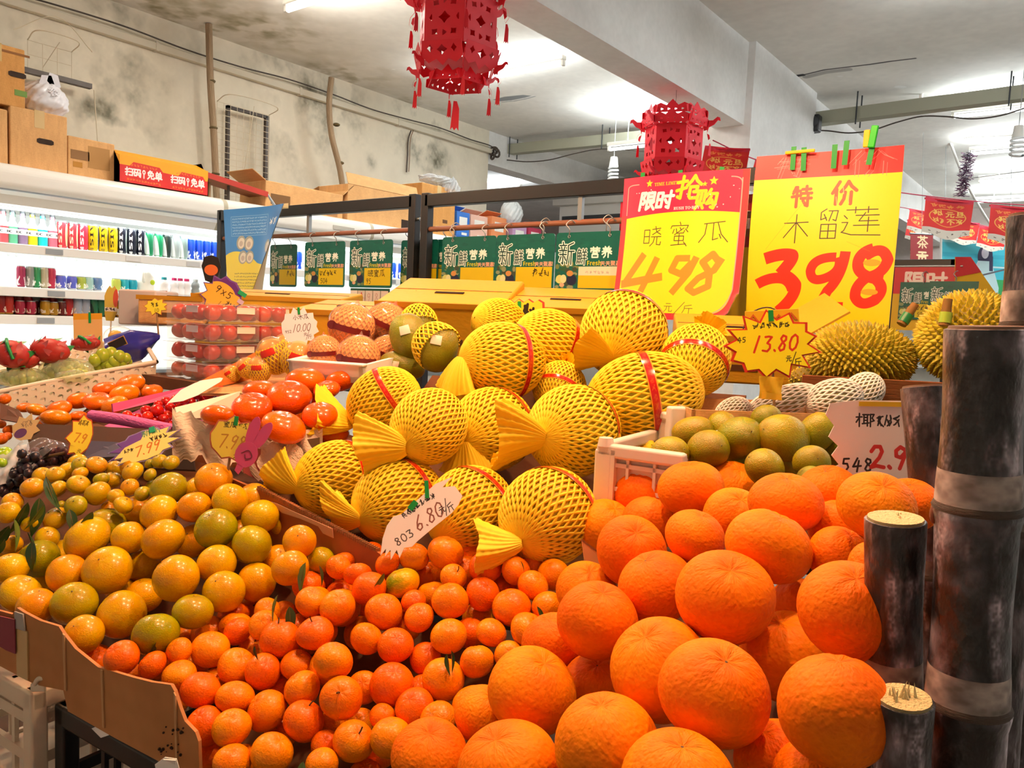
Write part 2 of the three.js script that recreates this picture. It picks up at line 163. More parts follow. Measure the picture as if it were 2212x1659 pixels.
{ // floor, ceiling and walls, each a slab with thickness
  const floorTex = dataTex(512, 512, (u, v) => { const n = fbm(u * 8, v * 8, 5, 5, 8, 8) * 40; return [120 + n, 114 + n, 106 + n]; }); floorTex.repeat.set(8, 12);
  const fl = struct('floor', bar(-5.6, -.12, 3.2, 4.5, 0, -14), mat(0xffffff, .5, { map: floorTex })); fl.name = 'floor';
  const cg = bar(-5.5, CEIL, 3.2, 4.5, CEIL + .15, -14), cp = cg.attributes.position, cu = cg.attributes.uv;
  for (let i = 0; i < cp.count; i++) cu.setXY(i, (cp.getX(i) + 5.5) / 10, (3.2 - cp.getZ(i)) / 17.2);
  struct('ceiling', cg, mat(0xffffff, .85, { map: ceilTex }));
  struct('wall_left', bar(WX - .2, 0, 3, WX, CEIL, -6.57), mat(0xffffff, .85, { map: wallTex, bumpMap: roughBump, bumpScale: .002 }));
  const pl = (rx, ry, c = 0xffffff) => mat(c, .8, { map: plasterTex });
  struct('wall_back', metric(bar(-9.5, 0, -13.8, 4.5, CEIL, -14)), pl(6, 2, 0xe8dcd8));
  struct('wall_right', metric(bar(4.3, 0, 3.2, 4.5, CEIL, -14)), pl(8, 2));
  struct('wall_front', metric(bar(-5.6, 0, 3, 4.5, CEIL, 3.2)), pl(5, 2));
  struct('wall_side_room', metric(bar(-9.5, 0, -6.4, -9.3, CEIL, -13.8)), pl(3, 2, 0xeed9d4));
  struct('wall_side_room_front', metric(bar(-9.3, 0, -6.4, WX - .2, CEIL, -6.57)), pl(2, 2, 0xeed9d4));
  struct('ceiling_side_room', metric(bar(-9.5, CEIL, -6.4, -5.5, CEIL + .15, -14)), pl(2, 3));
  struct('floor_side_room', bar(-9.5, -.12, -6.4, -5.6, 0, -14), mat(0x9a948a, .5));
  struct('trim_1', metric(bar(-2.37, 2.905, 3, -2.15, CEIL, -13.8)), pl(1, 12)).name = 'trim_1';           // the long beam
  struct('trim_2', metric(bar(-5.62, 3.12, -6.57, WX, CEIL, -13.8)), pl(1, 6));                              // beam over the opening
  struct('trim_3', metric(bar(-2.52, 0, -5.38, -2.1, CEIL, -6.78)), mat(0xffffff, .75, { map: plasterTex }));   // pillar
  const tk = [hit(20, 2, 'x', WX + .03), hit(500, 152, 'x', WX + .03), hit(880, 275, 'x', WX + .03), hit(1055, 331, 'x', WX + .03)];
  struct('trim_4', merge([bar(WX, tk[1].y - .025, -.5, WX + .05, tk[1].y + .025, -6.57, .006), ...[-1.6, -2.9, -4.1, -5.2].map((z) => bar(WX, tk[1].y - .03, z, WX + .054, tk[1].y + .03, z - .02))]), mat(0xcfc6b2, .6));
  const cab = thing('wall_cable', 'thin black cable running along the grey trunking on the stained wall', 'cable');
  const pts = []; for (let i = 0; i <= 14; i++) { const z = -.5 - i * .436; pts.push(V3(WX + .06, tk[1].y + .045 + .015 * Math.sin(i * 1.7), z)); } pts.push(V3(WX + .08, tk[1].y - .02, -6.62));
  part(cab, 'cable', tube(pts, .006, 80, 5), M.rope);
  const dp = [hit(888, 282, 'x', WX + .06), hit(882, 300, 'x', WX + .03), hit(880, 340, 'x', WX + .03), hit(878, 372, 'x', WX + .03)];
  part(cab, 'drop_cable', tube(dp, .007, 20, 6), M.rope); part(cab, 'drop_cable', tube(dp.map((p) => p.clone().add(V3(0, .01, -.03))), .004, 20, 6), mat(0x8a6c50, .7));
  part(cab, 'knot', new THREE.TorusKnotGeometry(.045, .012, 40, 6), M.rope, V3(WX + .07, tk[1].y - .02, -6.58));
}

// ---------------------------------------------------------------- lamps
function tubeLamp(label, p, len, color, power, glow = 5, group = 'ceiling tube lights') {   // p = centre of the tube, hung along x below the slab
  const t = thing('tube_light', label, 'lamp', p, group);
  part(t, 'batten', box(len + .05, .035, .05, 0, .045, 0, .006), M.white);
  part(t, 'end_cap', box(.022, .05, .034, -len / 2 - .012, .012, 0, .004), M.white); part(t, 'end_cap', box(.022, .05, .034, len / 2 + .012, .012, 0, .004), M.white);
  part(t, 'tube', cyl(.014, .014, len, 14).rotateZ(Math.PI / 2), mat(0xffffff, .4, { emissive: color, emissiveIntensity: glow }));
  for (const [dy, dz, rx, k] of [[-.02, 0, -Math.PI / 2, .36], [.07, 0, Math.PI / 2, 1.4], [0, .03, Math.PI, .24], [0, -.03, 0, .24]]) { const l = new THREE.RectAreaLight(color, power * k, len, .05); l.position.set(0, dy, dz); l.rotation.x = rx; t.add(l); }
  part(t, 'hanger', cyl(.004, .004, CEIL - p.y - .06, 6).translate(-len * .35, (CEIL - p.y + .06) / 2, 0), M.grey); part(t, 'hanger', cyl(.004, .004, CEIL - p.y - .06, 6).translate(len * .35, (CEIL - p.y + .06) / 2, 0), M.grey);
  return t;
}
const tubeFrom = (label, px, py, y, len, color, power, glow) => { const p = hit(px, py, 'y', y); return tubeLamp(label, p.add(V3(len / 2, 0, 0)), len, color, power, glow); };
tubeFrom('warm white tube light above the stained wall and promotion tray', 622, 22, 3.33, 1.2, NEUT, TUBE_POWER * 1.5);
tubeLamp('white tube light on the ceiling beside the large red lantern', hit(1218, 138, 'y', 3.36).add(V3(-.62, 0, 0)), 1.2, COOL, TUBE_POWER * .8, 6);
tubeFrom('short far tube light behind the small red lantern', 1318, 323, 3.1, 1.2, COOL, TUBE_POWER * .6);
for (const [px, py] of [[1935, -18], [2062, 252], [2098, 332], [2118, 392], [2112, 436]]) tubeFrom('cool white tube light in the row above the far aisle', px, py, 3.3, 1.2, COOL, TUBE_POWER, 6);
tubeLamp('unseen tube light added over the shop aisle for general light', V3(1.2, 3.3, -1.2), 1.2, NEUT, TUBE_POWER * .12);  // added out of view for ambient light in the room
tubeLamp('unseen tube light added over the shop aisle for general light', V3(-3.6, 3.33, -.4), 1.2, NEUT, TUBE_POWER * .6);  // added out of view; ambient light, mostly for the stained wall
for (const z of [-4.4, -6.6]) tubeLamp('unseen tube light added over the shop aisle for general light', V3(1.4, 3.3, z), 1.2, COOL, TUBE_POWER * .9);  // added out of view to brighten beam face, pillar and ceiling
tubeLamp('unseen tube light added over the shop aisle for general light', V3(-7.4, 3.33, -9), 1.2, COOL, TUBE_POWER);
function produceLamp(p) {
  const t = thing('produce_lamp', 'unseen warm pendant lamp with dome shade hanging over the fruit stall', 'lamp', p, 'warm lamps over the fruit');
  part(t, 'shade', lathe([[.03, .12], [.06, .11], [.12, .06], [.16, 0], [.157, 0], [.117, .055], [.057, .102], [.028, .112]], 28), mat(0xb52a20, .4));
  part(t, 'cord', cyl(.004, .004, CEIL - p.y - .12, 6).translate(0, (CEIL - p.y + .12) / 2, 0), M.black); part(t, 'socket', cyl(.022, .022, .07, 12).translate(0, .09, 0), M.white);
  part(t, 'bulb', new THREE.SphereGeometry(.035, 16, 12).translate(0, .02, 0), mat(0xffffff, .4, { emissive: WARM, emissiveIntensity: 8 }));
  const l = new THREE.PointLight(WARM, SPOT_POWER); l.shadow.radius = 1.8; l.position.set(0, .02, 0); l.castShadow = true; t.add(l);
}
for (const p of [[-.6, 2.42, -.62], [-1.2, 2.42, -.85], [-.2, 2.45, -1.0], [-.85, 2.5, -1.3], [-2.75, 2.45, -.85]]) produceLamp(V3(...p));  // the last lamp is added out of view to warm the stained wall
// two spiral energy-saving bulbs on drops
function spiralBulb(px, py, d, s, label) {
  const t = thing('spiral_bulb', label, 'bulb', at(px, py, d));
  const pts = []; for (let i = 0; i <= 60; i++) { const a = i / 60 * Math.PI * 8, r = .028 * s; pts.push(V3(Math.cos(a) * r, -.03 * s - i / 60 * .09 * s, Math.sin(a) * r)); }
  part(t, 'glass_spiral', tube(pts, .007 * s, 120, 6), mat(0xf4f6f6, .2)); part(t, 'base', cyl(.03 * s, .022 * s, .06 * s, 14), M.white); part(t, 'cord', cyl(.003, .003, CEIL - t.position.y - .03, 5).translate(0, (CEIL - t.position.y + .03) / 2, 0), M.grey);
}
spiralBulb(1326, 350, 7.4, 1.5, 'unlit spiral bulb hanging below the cable tray near the small lantern'); spiralBulb(2200, 285, 5.6, 1.4, 'unlit spiral bulb hanging among the far tube lights');
// cable trays
function tray(a, b, label, rods) {
  const t = thing('cable_tray', label, 'tray'), d = b.clone().sub(a), n = d.clone().normalize();
  part(t, 'tray', merge([rod(a, b, .001), new THREE.BoxGeometry(.1, .012, d.length()), new THREE.BoxGeometry(.008, .1, d.length()).translate(-.05, .045, 0), new THREE.BoxGeometry(.008, .1, d.length()).translate(.05, .045, 0)].map((g, i) => i ? g.applyQuaternion(new THREE.Quaternion().setFromUnitVectors(V3(0, 0, 1), n)).translate((a.x + b.x) / 2, (a.y + b.y) / 2, (a.z + b.z) / 2) : g)), mat(0xa8a894, .55, { metalness: .2 }));
  for (const k of rods) for (const o of [-.07, .07]) { const p = a.clone().lerp(b, k); part(t, 'hanger_rod', rod(V3(p.x + .05, p.y - .05, p.z + o), V3(p.x + .05, CEIL, p.z + o), .006, 6), M.darkgrey); }
  const sag = []; for (let i = 0; i <= 10; i++) { const p = a.clone().lerp(b, i / 10); p.y -= .05 + .07 * Math.sin(i / 10 * Math.PI * 2) ** 2; p.z += .06; sag.push(p); } part(t, 'loose_wires', tube(sag, .006, 60, 5), M.rope);
  return t;
}
tray(hit(1056, 337, 'z', -6.95), hit(1600, 286, 'z', -6.95), 'grey cable tray hung by thin rods between the stained wall and the pillar', [.1, .5]);
tray(hit(1745, 272, 'z', -6.95), hit(2290, 205, 'z', -6.95), 'grey cable tray hung by thin rods leading away from the white pillar', [.2, .8]);
{ const s = thing('wall_speaker', 'small black speaker fixed to the corner of the white pillar', 'speaker', hit(1759, 268, 'z', -6.8)); part(s, 'case', box(.1, .14, .1, 0, 0, 0, .015), M.black); part(s, 'bracket', bar(-.1, .04, -.02, -.03, .06, .02), M.darkgrey); part(s, 'grille', new THREE.SphereGeometry(.045, 14, 8).scale(1, 1, .4).translate(0, .01, .05), M.darkgrey);
  const c = thing('ceiling_conduit', 'thin white conduit pipe running along the far aisle ceiling', 'pipe'), a = [[1997, 188], [2025, 240], [2050, 300], [2085, 390], [2130, 470], [2190, 560]].map(([x, y], i) => at(x, y, 6.4 + i * .75)); part(c, 'pipe', tube(a, .014, 40, 8), M.white); part(c, 'bend', tube([at(1996, 186, 6.4), at(1990, 205, 6.4), at(1990, 228, 6.4)], .014, 10, 8), M.white); part(c, 'flange', cyl(.05, .05, .012, 14), M.grey, at(1995, 184, 6.38));
  part(c, 'branch', rod(at(2050, 300, 7.9), at(2212, 290, 7.2), .01), M.white);
  const g = thing('tinsel_garland', 'purple and silver tinsel garland hanging under the far aisle ceiling', 'garland', at(2085, 380, 5.2)); const tins = [], tin2 = [];
  for (let i = 0; i < 420; i++) { const y = rnd(-.13, .15), a = rnd(6.3), r = rnd(.02, .055), q = new THREE.BoxGeometry(.004, r, .0008).translate(0, r / 2, 0).rotateZ(rnd(1, 2.2)).rotateY(a).translate(.03 * y * 3, y, 0); (i % 3 ? tins : tin2).push(q); }
  part(g, 'tinsel', merge(tins), mat(0x6d4a66, .3, { metalness: .6 })).userData.kind = 'stuff'; part(g, 'silver_tinsel', merge(tin2), mat(0xe6e6ec, .2, { metalness: .9 })).userData.kind = 'stuff'; part(g, 'string', rod(V3(0, -.02, 0), at(2212, 370, 5.2).sub(at(2085, 380, 5.2)), .002, 5), M.rope);
}
// ---------------------------------------------------------------- cartons
const kraftTex = dataTex(256, 256, (u, v) => { const n = fbm(u * 20, v * 4, 12, 4, 20, 4) * 22 + fbm(u * 60, v * 60, 15, 2, 60, 60) * 12 + Math.sin(v * Math.PI * 64) * 2; return [198 + n, 162 + n, 114 + n]; });
const kraftMat = (c) => mat(c, .82, { map: kraftTex, bumpMap: roughBump, bumpScale: .0006 });
const KRAFT = kraftMat(0xffe9cf), KRAFT2 = kraftMat(0xf2cf9a), YELLOW = mat(0xd2a01c, .6, { bumpMap: roughBump, bumpScale: .0004 }), TAPE = mat(0xcfae74, .25), HOLE = mat(0x2a1608, .9), INK = mat(0x5b3a1c, .8), FLUTE = mat(0x8a5a30, .9);
function carton(label, pos, w, h, d, turn, o = {}) {         // front face is +z of the box, base at pos
  const t = thing('carton', label, 'box', pos, o.group); t.rotation.set(o.pitch || 0, turn, o.roll || 0, 'YXZ'); const m = o.mat || KRAFT;
  if (o.open) {
    const k = .005; part(t, 'side', bar(-w / 2, 0, d / 2 - k, w / 2, h, d / 2), m); part(t, 'side', bar(-w / 2, 0, -d / 2, w / 2, h, -d / 2 + k), m); part(t, 'side', bar(-w / 2, 0, -d / 2, -w / 2 + k, h, d / 2), m); part(t, 'side', bar(w / 2 - k, 0, -d / 2, w / 2, h, d / 2), m); part(t, 'bottom', bar(-w / 2, 0, -d / 2, w / 2, k, d / 2), m);
  } else { part(t, 'body', box(w, h, d, 0, h / 2, 0, .006), m); part(t, 'top_seam', box(w * .96, .002, .003, 0, h, 0), FLUTE); if (o.tape !== false) { part(t, 'tape', box(.05, .0015, d + .002, 0, h + .0003, 0), TAPE); part(t, 'tape', box(.05, h * .3, .0015, 0, h * .86, d / 2 + .0005), TAPE); } }
  for (const [side, ang, len] of o.flaps || []) {              // side: f front, b back, l, r
    const f = part(t, 'flap', side === 'f' || side === 'b' ? box(w, .004, len, 0, 0, (side === 'f' ? 1 : -1) * len / 2) : box(len, .004, d, (side === 'r' ? 1 : -1) * len / 2, 0, 0), m, V3(side === 'r' ? w / 2 : side === 'l' ? -w / 2 : 0, h, side === 'f' ? d / 2 : side === 'b' ? -d / 2 : 0));
    if (side === 'f') f.rotation.x = -ang; if (side === 'b') f.rotation.x = ang; if (side === 'r') f.rotation.z = ang; if (side === 'l') f.rotation.z = -ang;
  }
  if (o.hole) part(t, 'handle_hole', extrude(outline([[-.042, -.008], [-.03, -.014], [.03, -.014], [.042, -.008], [.042, .008], [.03, .014], [-.03, .014], [-.042, .008]]), .003), HOLE, V3(o.hole[0] * w, h * o.hole[1], d / 2 + .0005));
  for (const [x, y, pw, ph, c] of o.print || []) part(t, 'print', box(pw, ph, .001, x * w, y * h, d / 2 + .0006), c || INK);
  return t;
}
// ---------------------------------------------------------------- the open drinks chiller
const CHX = -4.55, TOPY = 2.185;
{
  const z0 = -.6, z1 = -5.45, L = z0 - z1, prof = new THREE.Shape();
  prof.moveTo(-5.38, 2.0); prof.lineTo(-5.38, TOPY); prof.lineTo(-4.63, TOPY); prof.quadraticCurveTo(CHX, TOPY, CHX, 2.12); prof.lineTo(CHX, 2.09); prof.quadraticCurveTo(CHX, 2.055, -4.59, 2.045); prof.lineTo(-4.63, 2.03); prof.lineTo(-4.66, 1.985); prof.lineTo(-5.22, 2.0);
  const f = thing('drinks_chiller', 'long white open drinks chiller with rounded canopy and lit shelves', 'fridge', V3(0, 0, 0));
  const can = part(f, 'canopy', new THREE.ExtrudeGeometry(prof, { depth: L, bevelEnabled: false, curveSegments: 10 }).translate(0, 0, z1), M.gloss);
  part(f, 'canopy_lip', bar(CHX - .05, 2.045, z0, CHX - .02, 2.06, z1, .005), M.metal);
  part(f, 'canopy_underside', bar(-5.2, 1.99, z0, -4.66, 1.985, z1), M.gloss);
  for (const z of [-2.95, -4.2]) part(f, 'canopy_joint', new THREE.ExtrudeGeometry(prof, { depth: .03, bevelEnabled: false, curveSegments: 10 }).scale(1.0018, 1.0018, 1).translate(.009, -.004, z), mat(0xb6ad97, .5));
  part(f, 'logo_plate', box(.004, .03, .2, CHX + .003, 2.105, -3.9, .001), mat(0xb9b5ab, .4));
  const holes = grey(512, 256, (u, v) => { const a = (u * 48) % 1 - .5, b = (v * 8) % 1 - .5; return a * a + b * b < .02 ? .1 : 1; }); holes.repeat.set(2.4, 1);
  part(f, 'back_panel', bar(-5.25, 1.56, z0, -5.2, 1.99, z1), mat(0xf4f8f8, .4, { bumpMap: holes, bumpScale: .003 }));
  for (let r = 0; r < 4; r++) { const g = []; for (let k = 0; k < 70; k++) g.push(bar(-5.201, 1.83 + r * .035, -.9 - k * .06 - (r % 2) * .03, -5.198, 1.835 + r * .035, -.905 - k * .06 - (r % 2) * .03)); const q = part(f, 'perforations', merge(g), M.darkgrey); q.userData.kind = 'stuff'; }
  part(f, 'lower_back', bar(-5.25, 1.0, z0, -5.2, 1.555, z1), M.white);
  part(f, 'end_panel', bar(-5.38, .1, z1 - .03, -4.45, 2.16, z1, .01), M.gloss); part(f, 'end_panel', bar(-5.38, .1, z0, -4.45, 2.16, z0 + .03, .01), M.gloss);
  for (const y of [1.785, 1.555, 1.405]) {
    const s = part(f, 'shelf', bar(-5.2, y - .018, z0, -4.7, y, z1), M.white); part(s, 'price_rail', bar(-4.705, y - .05, z0, -4.69, y - .002, z1, .003), mat(0xf6f6f4, .3));
    for (let k = 0; k < 9; k++) { const z = -1.0 - k * .43 - rnd(.1); part(s, 'price_tag', bar(-4.689, y - .042, z, -4.686, y - .012, z - .09), mat([0xe8e8e8, 0xcfd3d6, 0x9aa0a6][k % 3], .5)); }
  }
  part(f, 'well', bar(-5.2, 1.02, z0, -4.5, 1.06, z1), M.white); part(f, 'kick_panel', bar(-5.38, .1, z0, -4.5, 1.02, z1, .02), M.gloss); part(f, 'front_rail', bar(-4.52, 1.0, z0, -4.47, 1.12, z1, .012), M.metal); part(f, 'plinth', bar(-5.3, 0, z0, -4.6, .1, z1), M.black);
  const glow = mat(0xffffff, .4, { emissive: new THREE.Color(.92, 1, 1), emissiveIntensity: 2.5 });
  for (const [y, x, k] of [[1.975, -4.72, 1.5], [1.76, -4.78, 1.0], [1.382, -4.8, 1.4]]) {
    part(f, 'light_strip', bar(x - .012, y - .012, z0 - .1, x + .012, y, z1 + .1), glow);
    const l = new THREE.RectAreaLight(new THREE.Color(.93, 1, 1), FRIDGE_POWER * k, L - .3, .06); l.position.set(x - .01, y - .016, (z0 + z1) / 2); l.lookAt(x - .3, y - .4, (z0 + z1) / 2); l.rotateZ(0); f.add(l);
    l.quaternion.setFromRotationMatrix(new THREE.Matrix4().makeBasis(V3(0, 0, -1), V3(-.8, .6, 0), V3(.6, .8, 0)));
  }
}
// ---------------------------------------------------------------- drinks on the shelves
const zOf = (px, y, x = -4.78) => { let a = px, p; p = hit(a, 540, 'x', x); return p.z; };
function canGeo(r, h) { return [lathe([[0, .002], [r * .72, 0], [r * .82, .004], [r, .014], [r, h - .016], [r * .84, h - .004]], 20), lathe([[r * .84, h - .005], [r * .86, h], [r * .8, h], [r * .78, h - .004], [0, h - .004]], 20)]; }
const canKinds = {};
function can(px, y, h, r, kind, draw, label, x = -4.78) {
  if (!canKinds[kind]) { const tex = paint(256, 256, (c, w, hh) => draw(c, w, hh)); canKinds[kind] = { m: mat(0xffffff, .25, { map: tex, metalness: .1 }), g: canGeo(r, h) }; }
  const k = canKinds[kind], t = thing('drink_can', label, 'can', V3(x, y, zOf(px)), 'drink cans on the chiller shelves'); t.scale.set(.88, 1, .88); const b = part(t, 'body', k.g[0], k.m); part(t, 'lid', k.g[1], M.metal); t.rotation.y = 1.5 + (px % 7) * .05; return t;
}
const vtext = (c, s, x, y, size, col) => latin(c, s, x, y, size, col, 'sans-serif', 'bold', Math.PI / 2);
const kais = (bg, fg, ball) => (c, w, h) => { c.fillStyle = bg; c.fillRect(0, 0, w, h); for (const o of [10, 138]) { if (ball) { c.fillStyle = ball; c.beginPath(); c.ellipse(o + 30, h * .3, 30, 36, 0, 0, 7); c.fill(); c.beginPath(); c.ellipse(o + 42, h * .72, 16, 30, 0, 0, 7); c.fill(); } vtext(c, 'KAISERWIN', o + 74, 10, 40, fg); } };
const emblem = (bg, ring) => (c, w, h) => { c.fillStyle = bg; c.fillRect(0, 0, w, h); for (const o of [64, 192]) { c.fillStyle = ring; c.beginPath(); c.ellipse(o, h * .5, 46, 78, 0, 0, 7); c.fill(); c.fillStyle = bg; c.fillRect(o - 46, h * .48, 92, 16); } };
const duo = (bg, band, ink) => (c, w, h) => { c.fillStyle = bg; c.fillRect(0, 0, w, h); c.fillStyle = band; c.fillRect(0, h * .55, w, h * .3); scribble(c, 10, h * .3, w - 20, h * .2, 4, 7, ink); };
{
  const S = 1.787;
  [[134, 'red'], [157, 'red'], [179, 'redtext'], [200, 'yellow'], [223, 'plum'], [243, 'yellow']].forEach(([px, k]) => can(px, S, .15, .031, 'k' + k, kais({ red: '#c43a44', redtext: '#cf3348', yellow: '#d9b20c', plum: '#cfae10' }[k], { red: '#f6d8b8', redtext: '#f7f0f0', yellow: '#2a2412', plum: '#2a2412' }[k], { red: '#f0c8a0', plum: '#3c2c3a' }[k]), { red: 'tall red can with a pale fruit print on the top chiller shelf', redtext: 'tall red can with white upright lettering on the top shelf', yellow: 'tall yellow can with dark upright lettering on the top shelf', plum: 'tall yellow can with a dark plum print on the top shelf' }[k]));
  [[263, 'night'], [284, 'nighttext'], [304, 'night']].forEach(([px, k]) => can(px, S, .155, .031, 'k' + k, kais('#161a28', '#f2f2f2', k === 'night' ? '#9fb0a8' : null), k === 'night' ? 'tall black can with a pale round print on the top shelf' : 'tall black can with white upright lettering on the top shelf'));
  [[321, '#1a7d52', 'tall green can with half silver emblem on the top shelf'], [342, '#1a8a58', 'tall bright green can with silver emblem on the top shelf'], [360, '#23302c', 'tall black can with silver disc emblem on the top shelf'], [379, '#9aa5a3', 'tall pale grey can on the top shelf'], [396, '#7f9490', 'tall grey-green can on the top shelf']].forEach(([px, c, l], i) => can(px, S, .145, .031, 'e' + i, emblem(c, '#d6dcda'), l));
  for (const px of [413, 430, 447, 464, 481]) can(px, S, .135, .03, 'blue', duo('#1d4bc4', '#c4d4f0', '#e8eefc'), 'tall blue can with pale wave band on the top shelf');
  for (const px of [850, 868, 600, 622, 645]) can(px, S, .135, .03, 'blue', duo('#1d4bc4', '#c4d4f0', '#e8eefc'), 'tall blue can with pale wave band on the top shelf');
  const S2 = 1.557;
  [[45, '#9c2f52', 'slim dark crimson can on the middle chiller shelf'], [64, '#8d918c', 'slim grey can on the middle chiller shelf'], [78, '#2f8a55', 'slim green can on the middle chiller shelf'], [95, '#bdb49a', 'slim beige can on the middle chiller shelf'], [111, '#b8324e', 'slim raspberry red can on the middle chiller shelf']].forEach(([px, c, l], i) => can(px, S2, .115, .025, 's' + i, duo(c, c, '#ffffff'), l));
  [[131, '#5a62c8'], [155, '#5860c0'], [175, '#a8b84a'], [191, '#a4ccc4'], [210, '#5f7fae']].forEach(([px, c], i) => can(px, S2, .078, .031, 'p' + i, duo(c, '#dfe4f4', '#ffffff'), ['short violet blue can with white script on the middle shelf', 'short violet can beside another on the middle shelf', 'short yellow-green can on the middle shelf', 'short pale mint can on the middle shelf', 'short steel blue can on the middle shelf'][i]));
  [[251, '#c3cf5a', 'small lime can on the middle shelf'], [269, '#27aec4', 'turquoise can beside the white jug'], [287, '#1fa6c0', 'deep turquoise can beside the white jug']].forEach(([px, c, l], i) => can(px, S2, .08, .03, 't' + i, duo(c, '#e8f6f8', '#f0ffff'), l));
  const S3 = 1.407;
  [[0, '#8a1410'], [17, '#b02818'], [42, '#a31e3c'], [66, '#a31e3c'], [97, '#b88a18'], [115, '#a87c18'], [133, '#5a100c'], [147, '#b01c1c'], [167, '#aab4c8'], [184, '#aab4c8'], [202, '#1f6b45'], [217, '#1f6b45'], [261, '#c08410'], [277, '#c48a12'], [297, '#c98e1c'], [545, '#c08410']].forEach(([px, c], i) => can(px, S3, [1, 1, .75, .75, .8, .75, .8, 1, 1.1, 1.1, 1, 1, .95, .95, .85, .9][i] * .1, .03, 'l' + c, i > 9 && i < 12 ? emblem(c, '#0d2c1e') : duo(c, i < 2 ? '#c89a30' : i > 7 && i < 10 ? '#3a52a8' : c, '#f4e8d8'), ['red can', 'red and gold can', 'short crimson can', 'short crimson can', 'short gold can', 'short gold can', 'dark maroon can', 'bright red can', 'silver can with a blue badge', 'silver can with a blue badge', 'dark green can with black emblem', 'dark green can with black emblem', 'golden can', 'golden can', 'squat golden can', 'golden can'][i] + ' on the lowest chiller shelf'));
  for (let i = 0; i < 17; i++) can(i * 19 - 4, S3, .1, .03, 'l' + ['#8a1410', '#b01c1c', '#5a100c'][i % 3], duo('#8a1410', '#c89a30', '#f4e8d8'), ['red', 'bright red', 'dark maroon'][i % 3] + ' can in the row behind on the lowest chiller shelf', -4.86 - (i % 2) * .01);
  // glass bottles
  const prof = [[0, 0], [.024, 0], [.026, .006], [.026, .085], [.023, .105], [.012, .125], [.0105, .15], [.0115, .152], [.0115, .168]];
  [[7, '#c4525a', 'pink'], [27, '#5fb68f', 'mint green'], [49, '#8d7397', 'mauve'], [70, '#d8cf1e', 'yellow'], [92, '#16c4d0', 'turquoise'], [113, '#d46a7e', 'rose']].forEach(([px, c, n]) => {
    for (const back of [0, 1]) {
      const t = thing('drink_bottle', back ? 'pale bottle in the second row behind the ' + n + ' bottle' : n + ' drink bottle with white label and dark cap on the top shelf', 'bottle', V3(-4.78 - back * .075, 1.787, zOf(px + back * 14)), 'glass drink bottles on the top shelf');
      const b = part(t, 'bottle', lathe(prof, 20), mat(c, .18, { clearcoat: .6 })); part(t, 'neck_glass', lathe([[.0262, .09], [.0232, .1055], [.0122, .1255], [.0108, .151]], 18), mat(0xdfe8ea, .15)); part(t, 'cap', cyl(.0125, .012, .012, 14).translate(0, .172, 0), M.darkgrey);
      if (!back) { const lb = part(t, 'label', new THREE.CylinderGeometry(.0266, .0266, .03, 18, 1, true), mat(0xffffff, .5, { map: paint(128, 64, (x, w, h) => { x.fillStyle = '#f6f4f4'; x.fillRect(0, 0, w, h); latin(x, 'RIO', 12, 46, 36, '#333', 'sans-serif', 'bold'); latin(x, 'RIO', 76, 46, 36, '#333', 'sans-serif', 'bold'); }) }), V3(0, .065, 0)); lb.rotation.y = 1.2; }
    }
  });
  { const t = thing('milk_jug', 'large white plastic jug with handle and lime mark on the middle shelf', 'jug', V3(-4.8, 1.557, zOf(317))); part(t, 'body', lathe([[0, 0], [.05, 0], [.055, .01], [.055, .1], [.04, .135], [.018, .15], [.018, .16]], 20), mat(0xf3f3ea, .4)); part(t, 'handle', new THREE.TorusGeometry(.028, .008, 8, 16).translate(.055, .1, 0).rotateY(-.6), mat(0xf3f3ea, .4)); part(t, 'cap', cyl(.02, .02, .014, 14).translate(0, .166, 0), mat(0xd8dcd0, .4)); part(t, 'mark', new THREE.SphereGeometry(.016, 10, 8).scale(.25, 1, 1).translate(.054, .07, -.02), mat(0xb7cf20, .5)); }
  [[355, 0x1f9aa8, 'teal'], [377, 0xc8246a, 'magenta'], [390, 0xc8246a, 'magenta'], [404, 0xc8246a, 'magenta'], [423, 0xb9c0c0, 'grey']].forEach(([px, c, n]) => { const t = thing('yogurt_bottle', 'small white waisted bottle with ' + n + ' cap on the middle shelf', 'bottle', V3(-4.78, 1.557, zOf(px)), 'small yogurt bottles'); part(t, 'body', lathe([[0, 0], [.024, 0], [.027, .01], [.027, .035], [.022, .048], [.027, .062], [.024, .08], [.014, .092]], 18), mat(n === 'grey' ? 0x8a9090 : 0xf1eef0, .35)); part(t, 'cap', cyl(.016, .015, .016, 14).translate(0, .1, 0), mat(c, .4)); });
}
// ---------------------------------------------------------------- things on top of the chiller
function topBox(label, x0, x1, yt, depth, o = {}, X = -4.66, base = TOPY) {
  const zA = hit(x0, 400, 'x', X).z, zB = hit(x1, 400, 'x', X).z, h = hit((x0 + x1) / 2, yt, 'x', X).y - base;
  return carton(label, V3(X - depth / 2, base, (zA + zB) / 2), Math.abs(zA - zB), h, depth, Math.PI / 2, { group: 'cartons stored on the chiller canopy', ...o });
}
topBox('brown carton with oval handle hole under the plastic bag', 23, 146, 240, .36, { hole: [.1, .5], tape: true });
topBox('brown carton carrying the box with the green print', -75, 18, 228, .36, { tape: true });
topBox('orange-brown carton with green print stacked above the others', -70, 56, 92, .36, { mat: KRAFT2, hole: [.36, .55], print: [[.42, .25, .06, .03, mat(0x6b8a3a, .7)], [.1, .9, .26, .012, FLUTE]] }, -4.66, hit(30, 231, 'x', -4.66).y + .001);
topBox('small brown carton with a printed barcode panel beside the promotion tray', 147, 248, 302, .26, { print: [[-.25, .55, .1, .05, mat(0x8a6238, .8)], [.15, .55, .12, .12, mat(0xb08048, .8)], [-.3, .3, .05, .03, mat(0xb07828, .8)]], tape: false, flaps: [['b', -.2, .05]] });
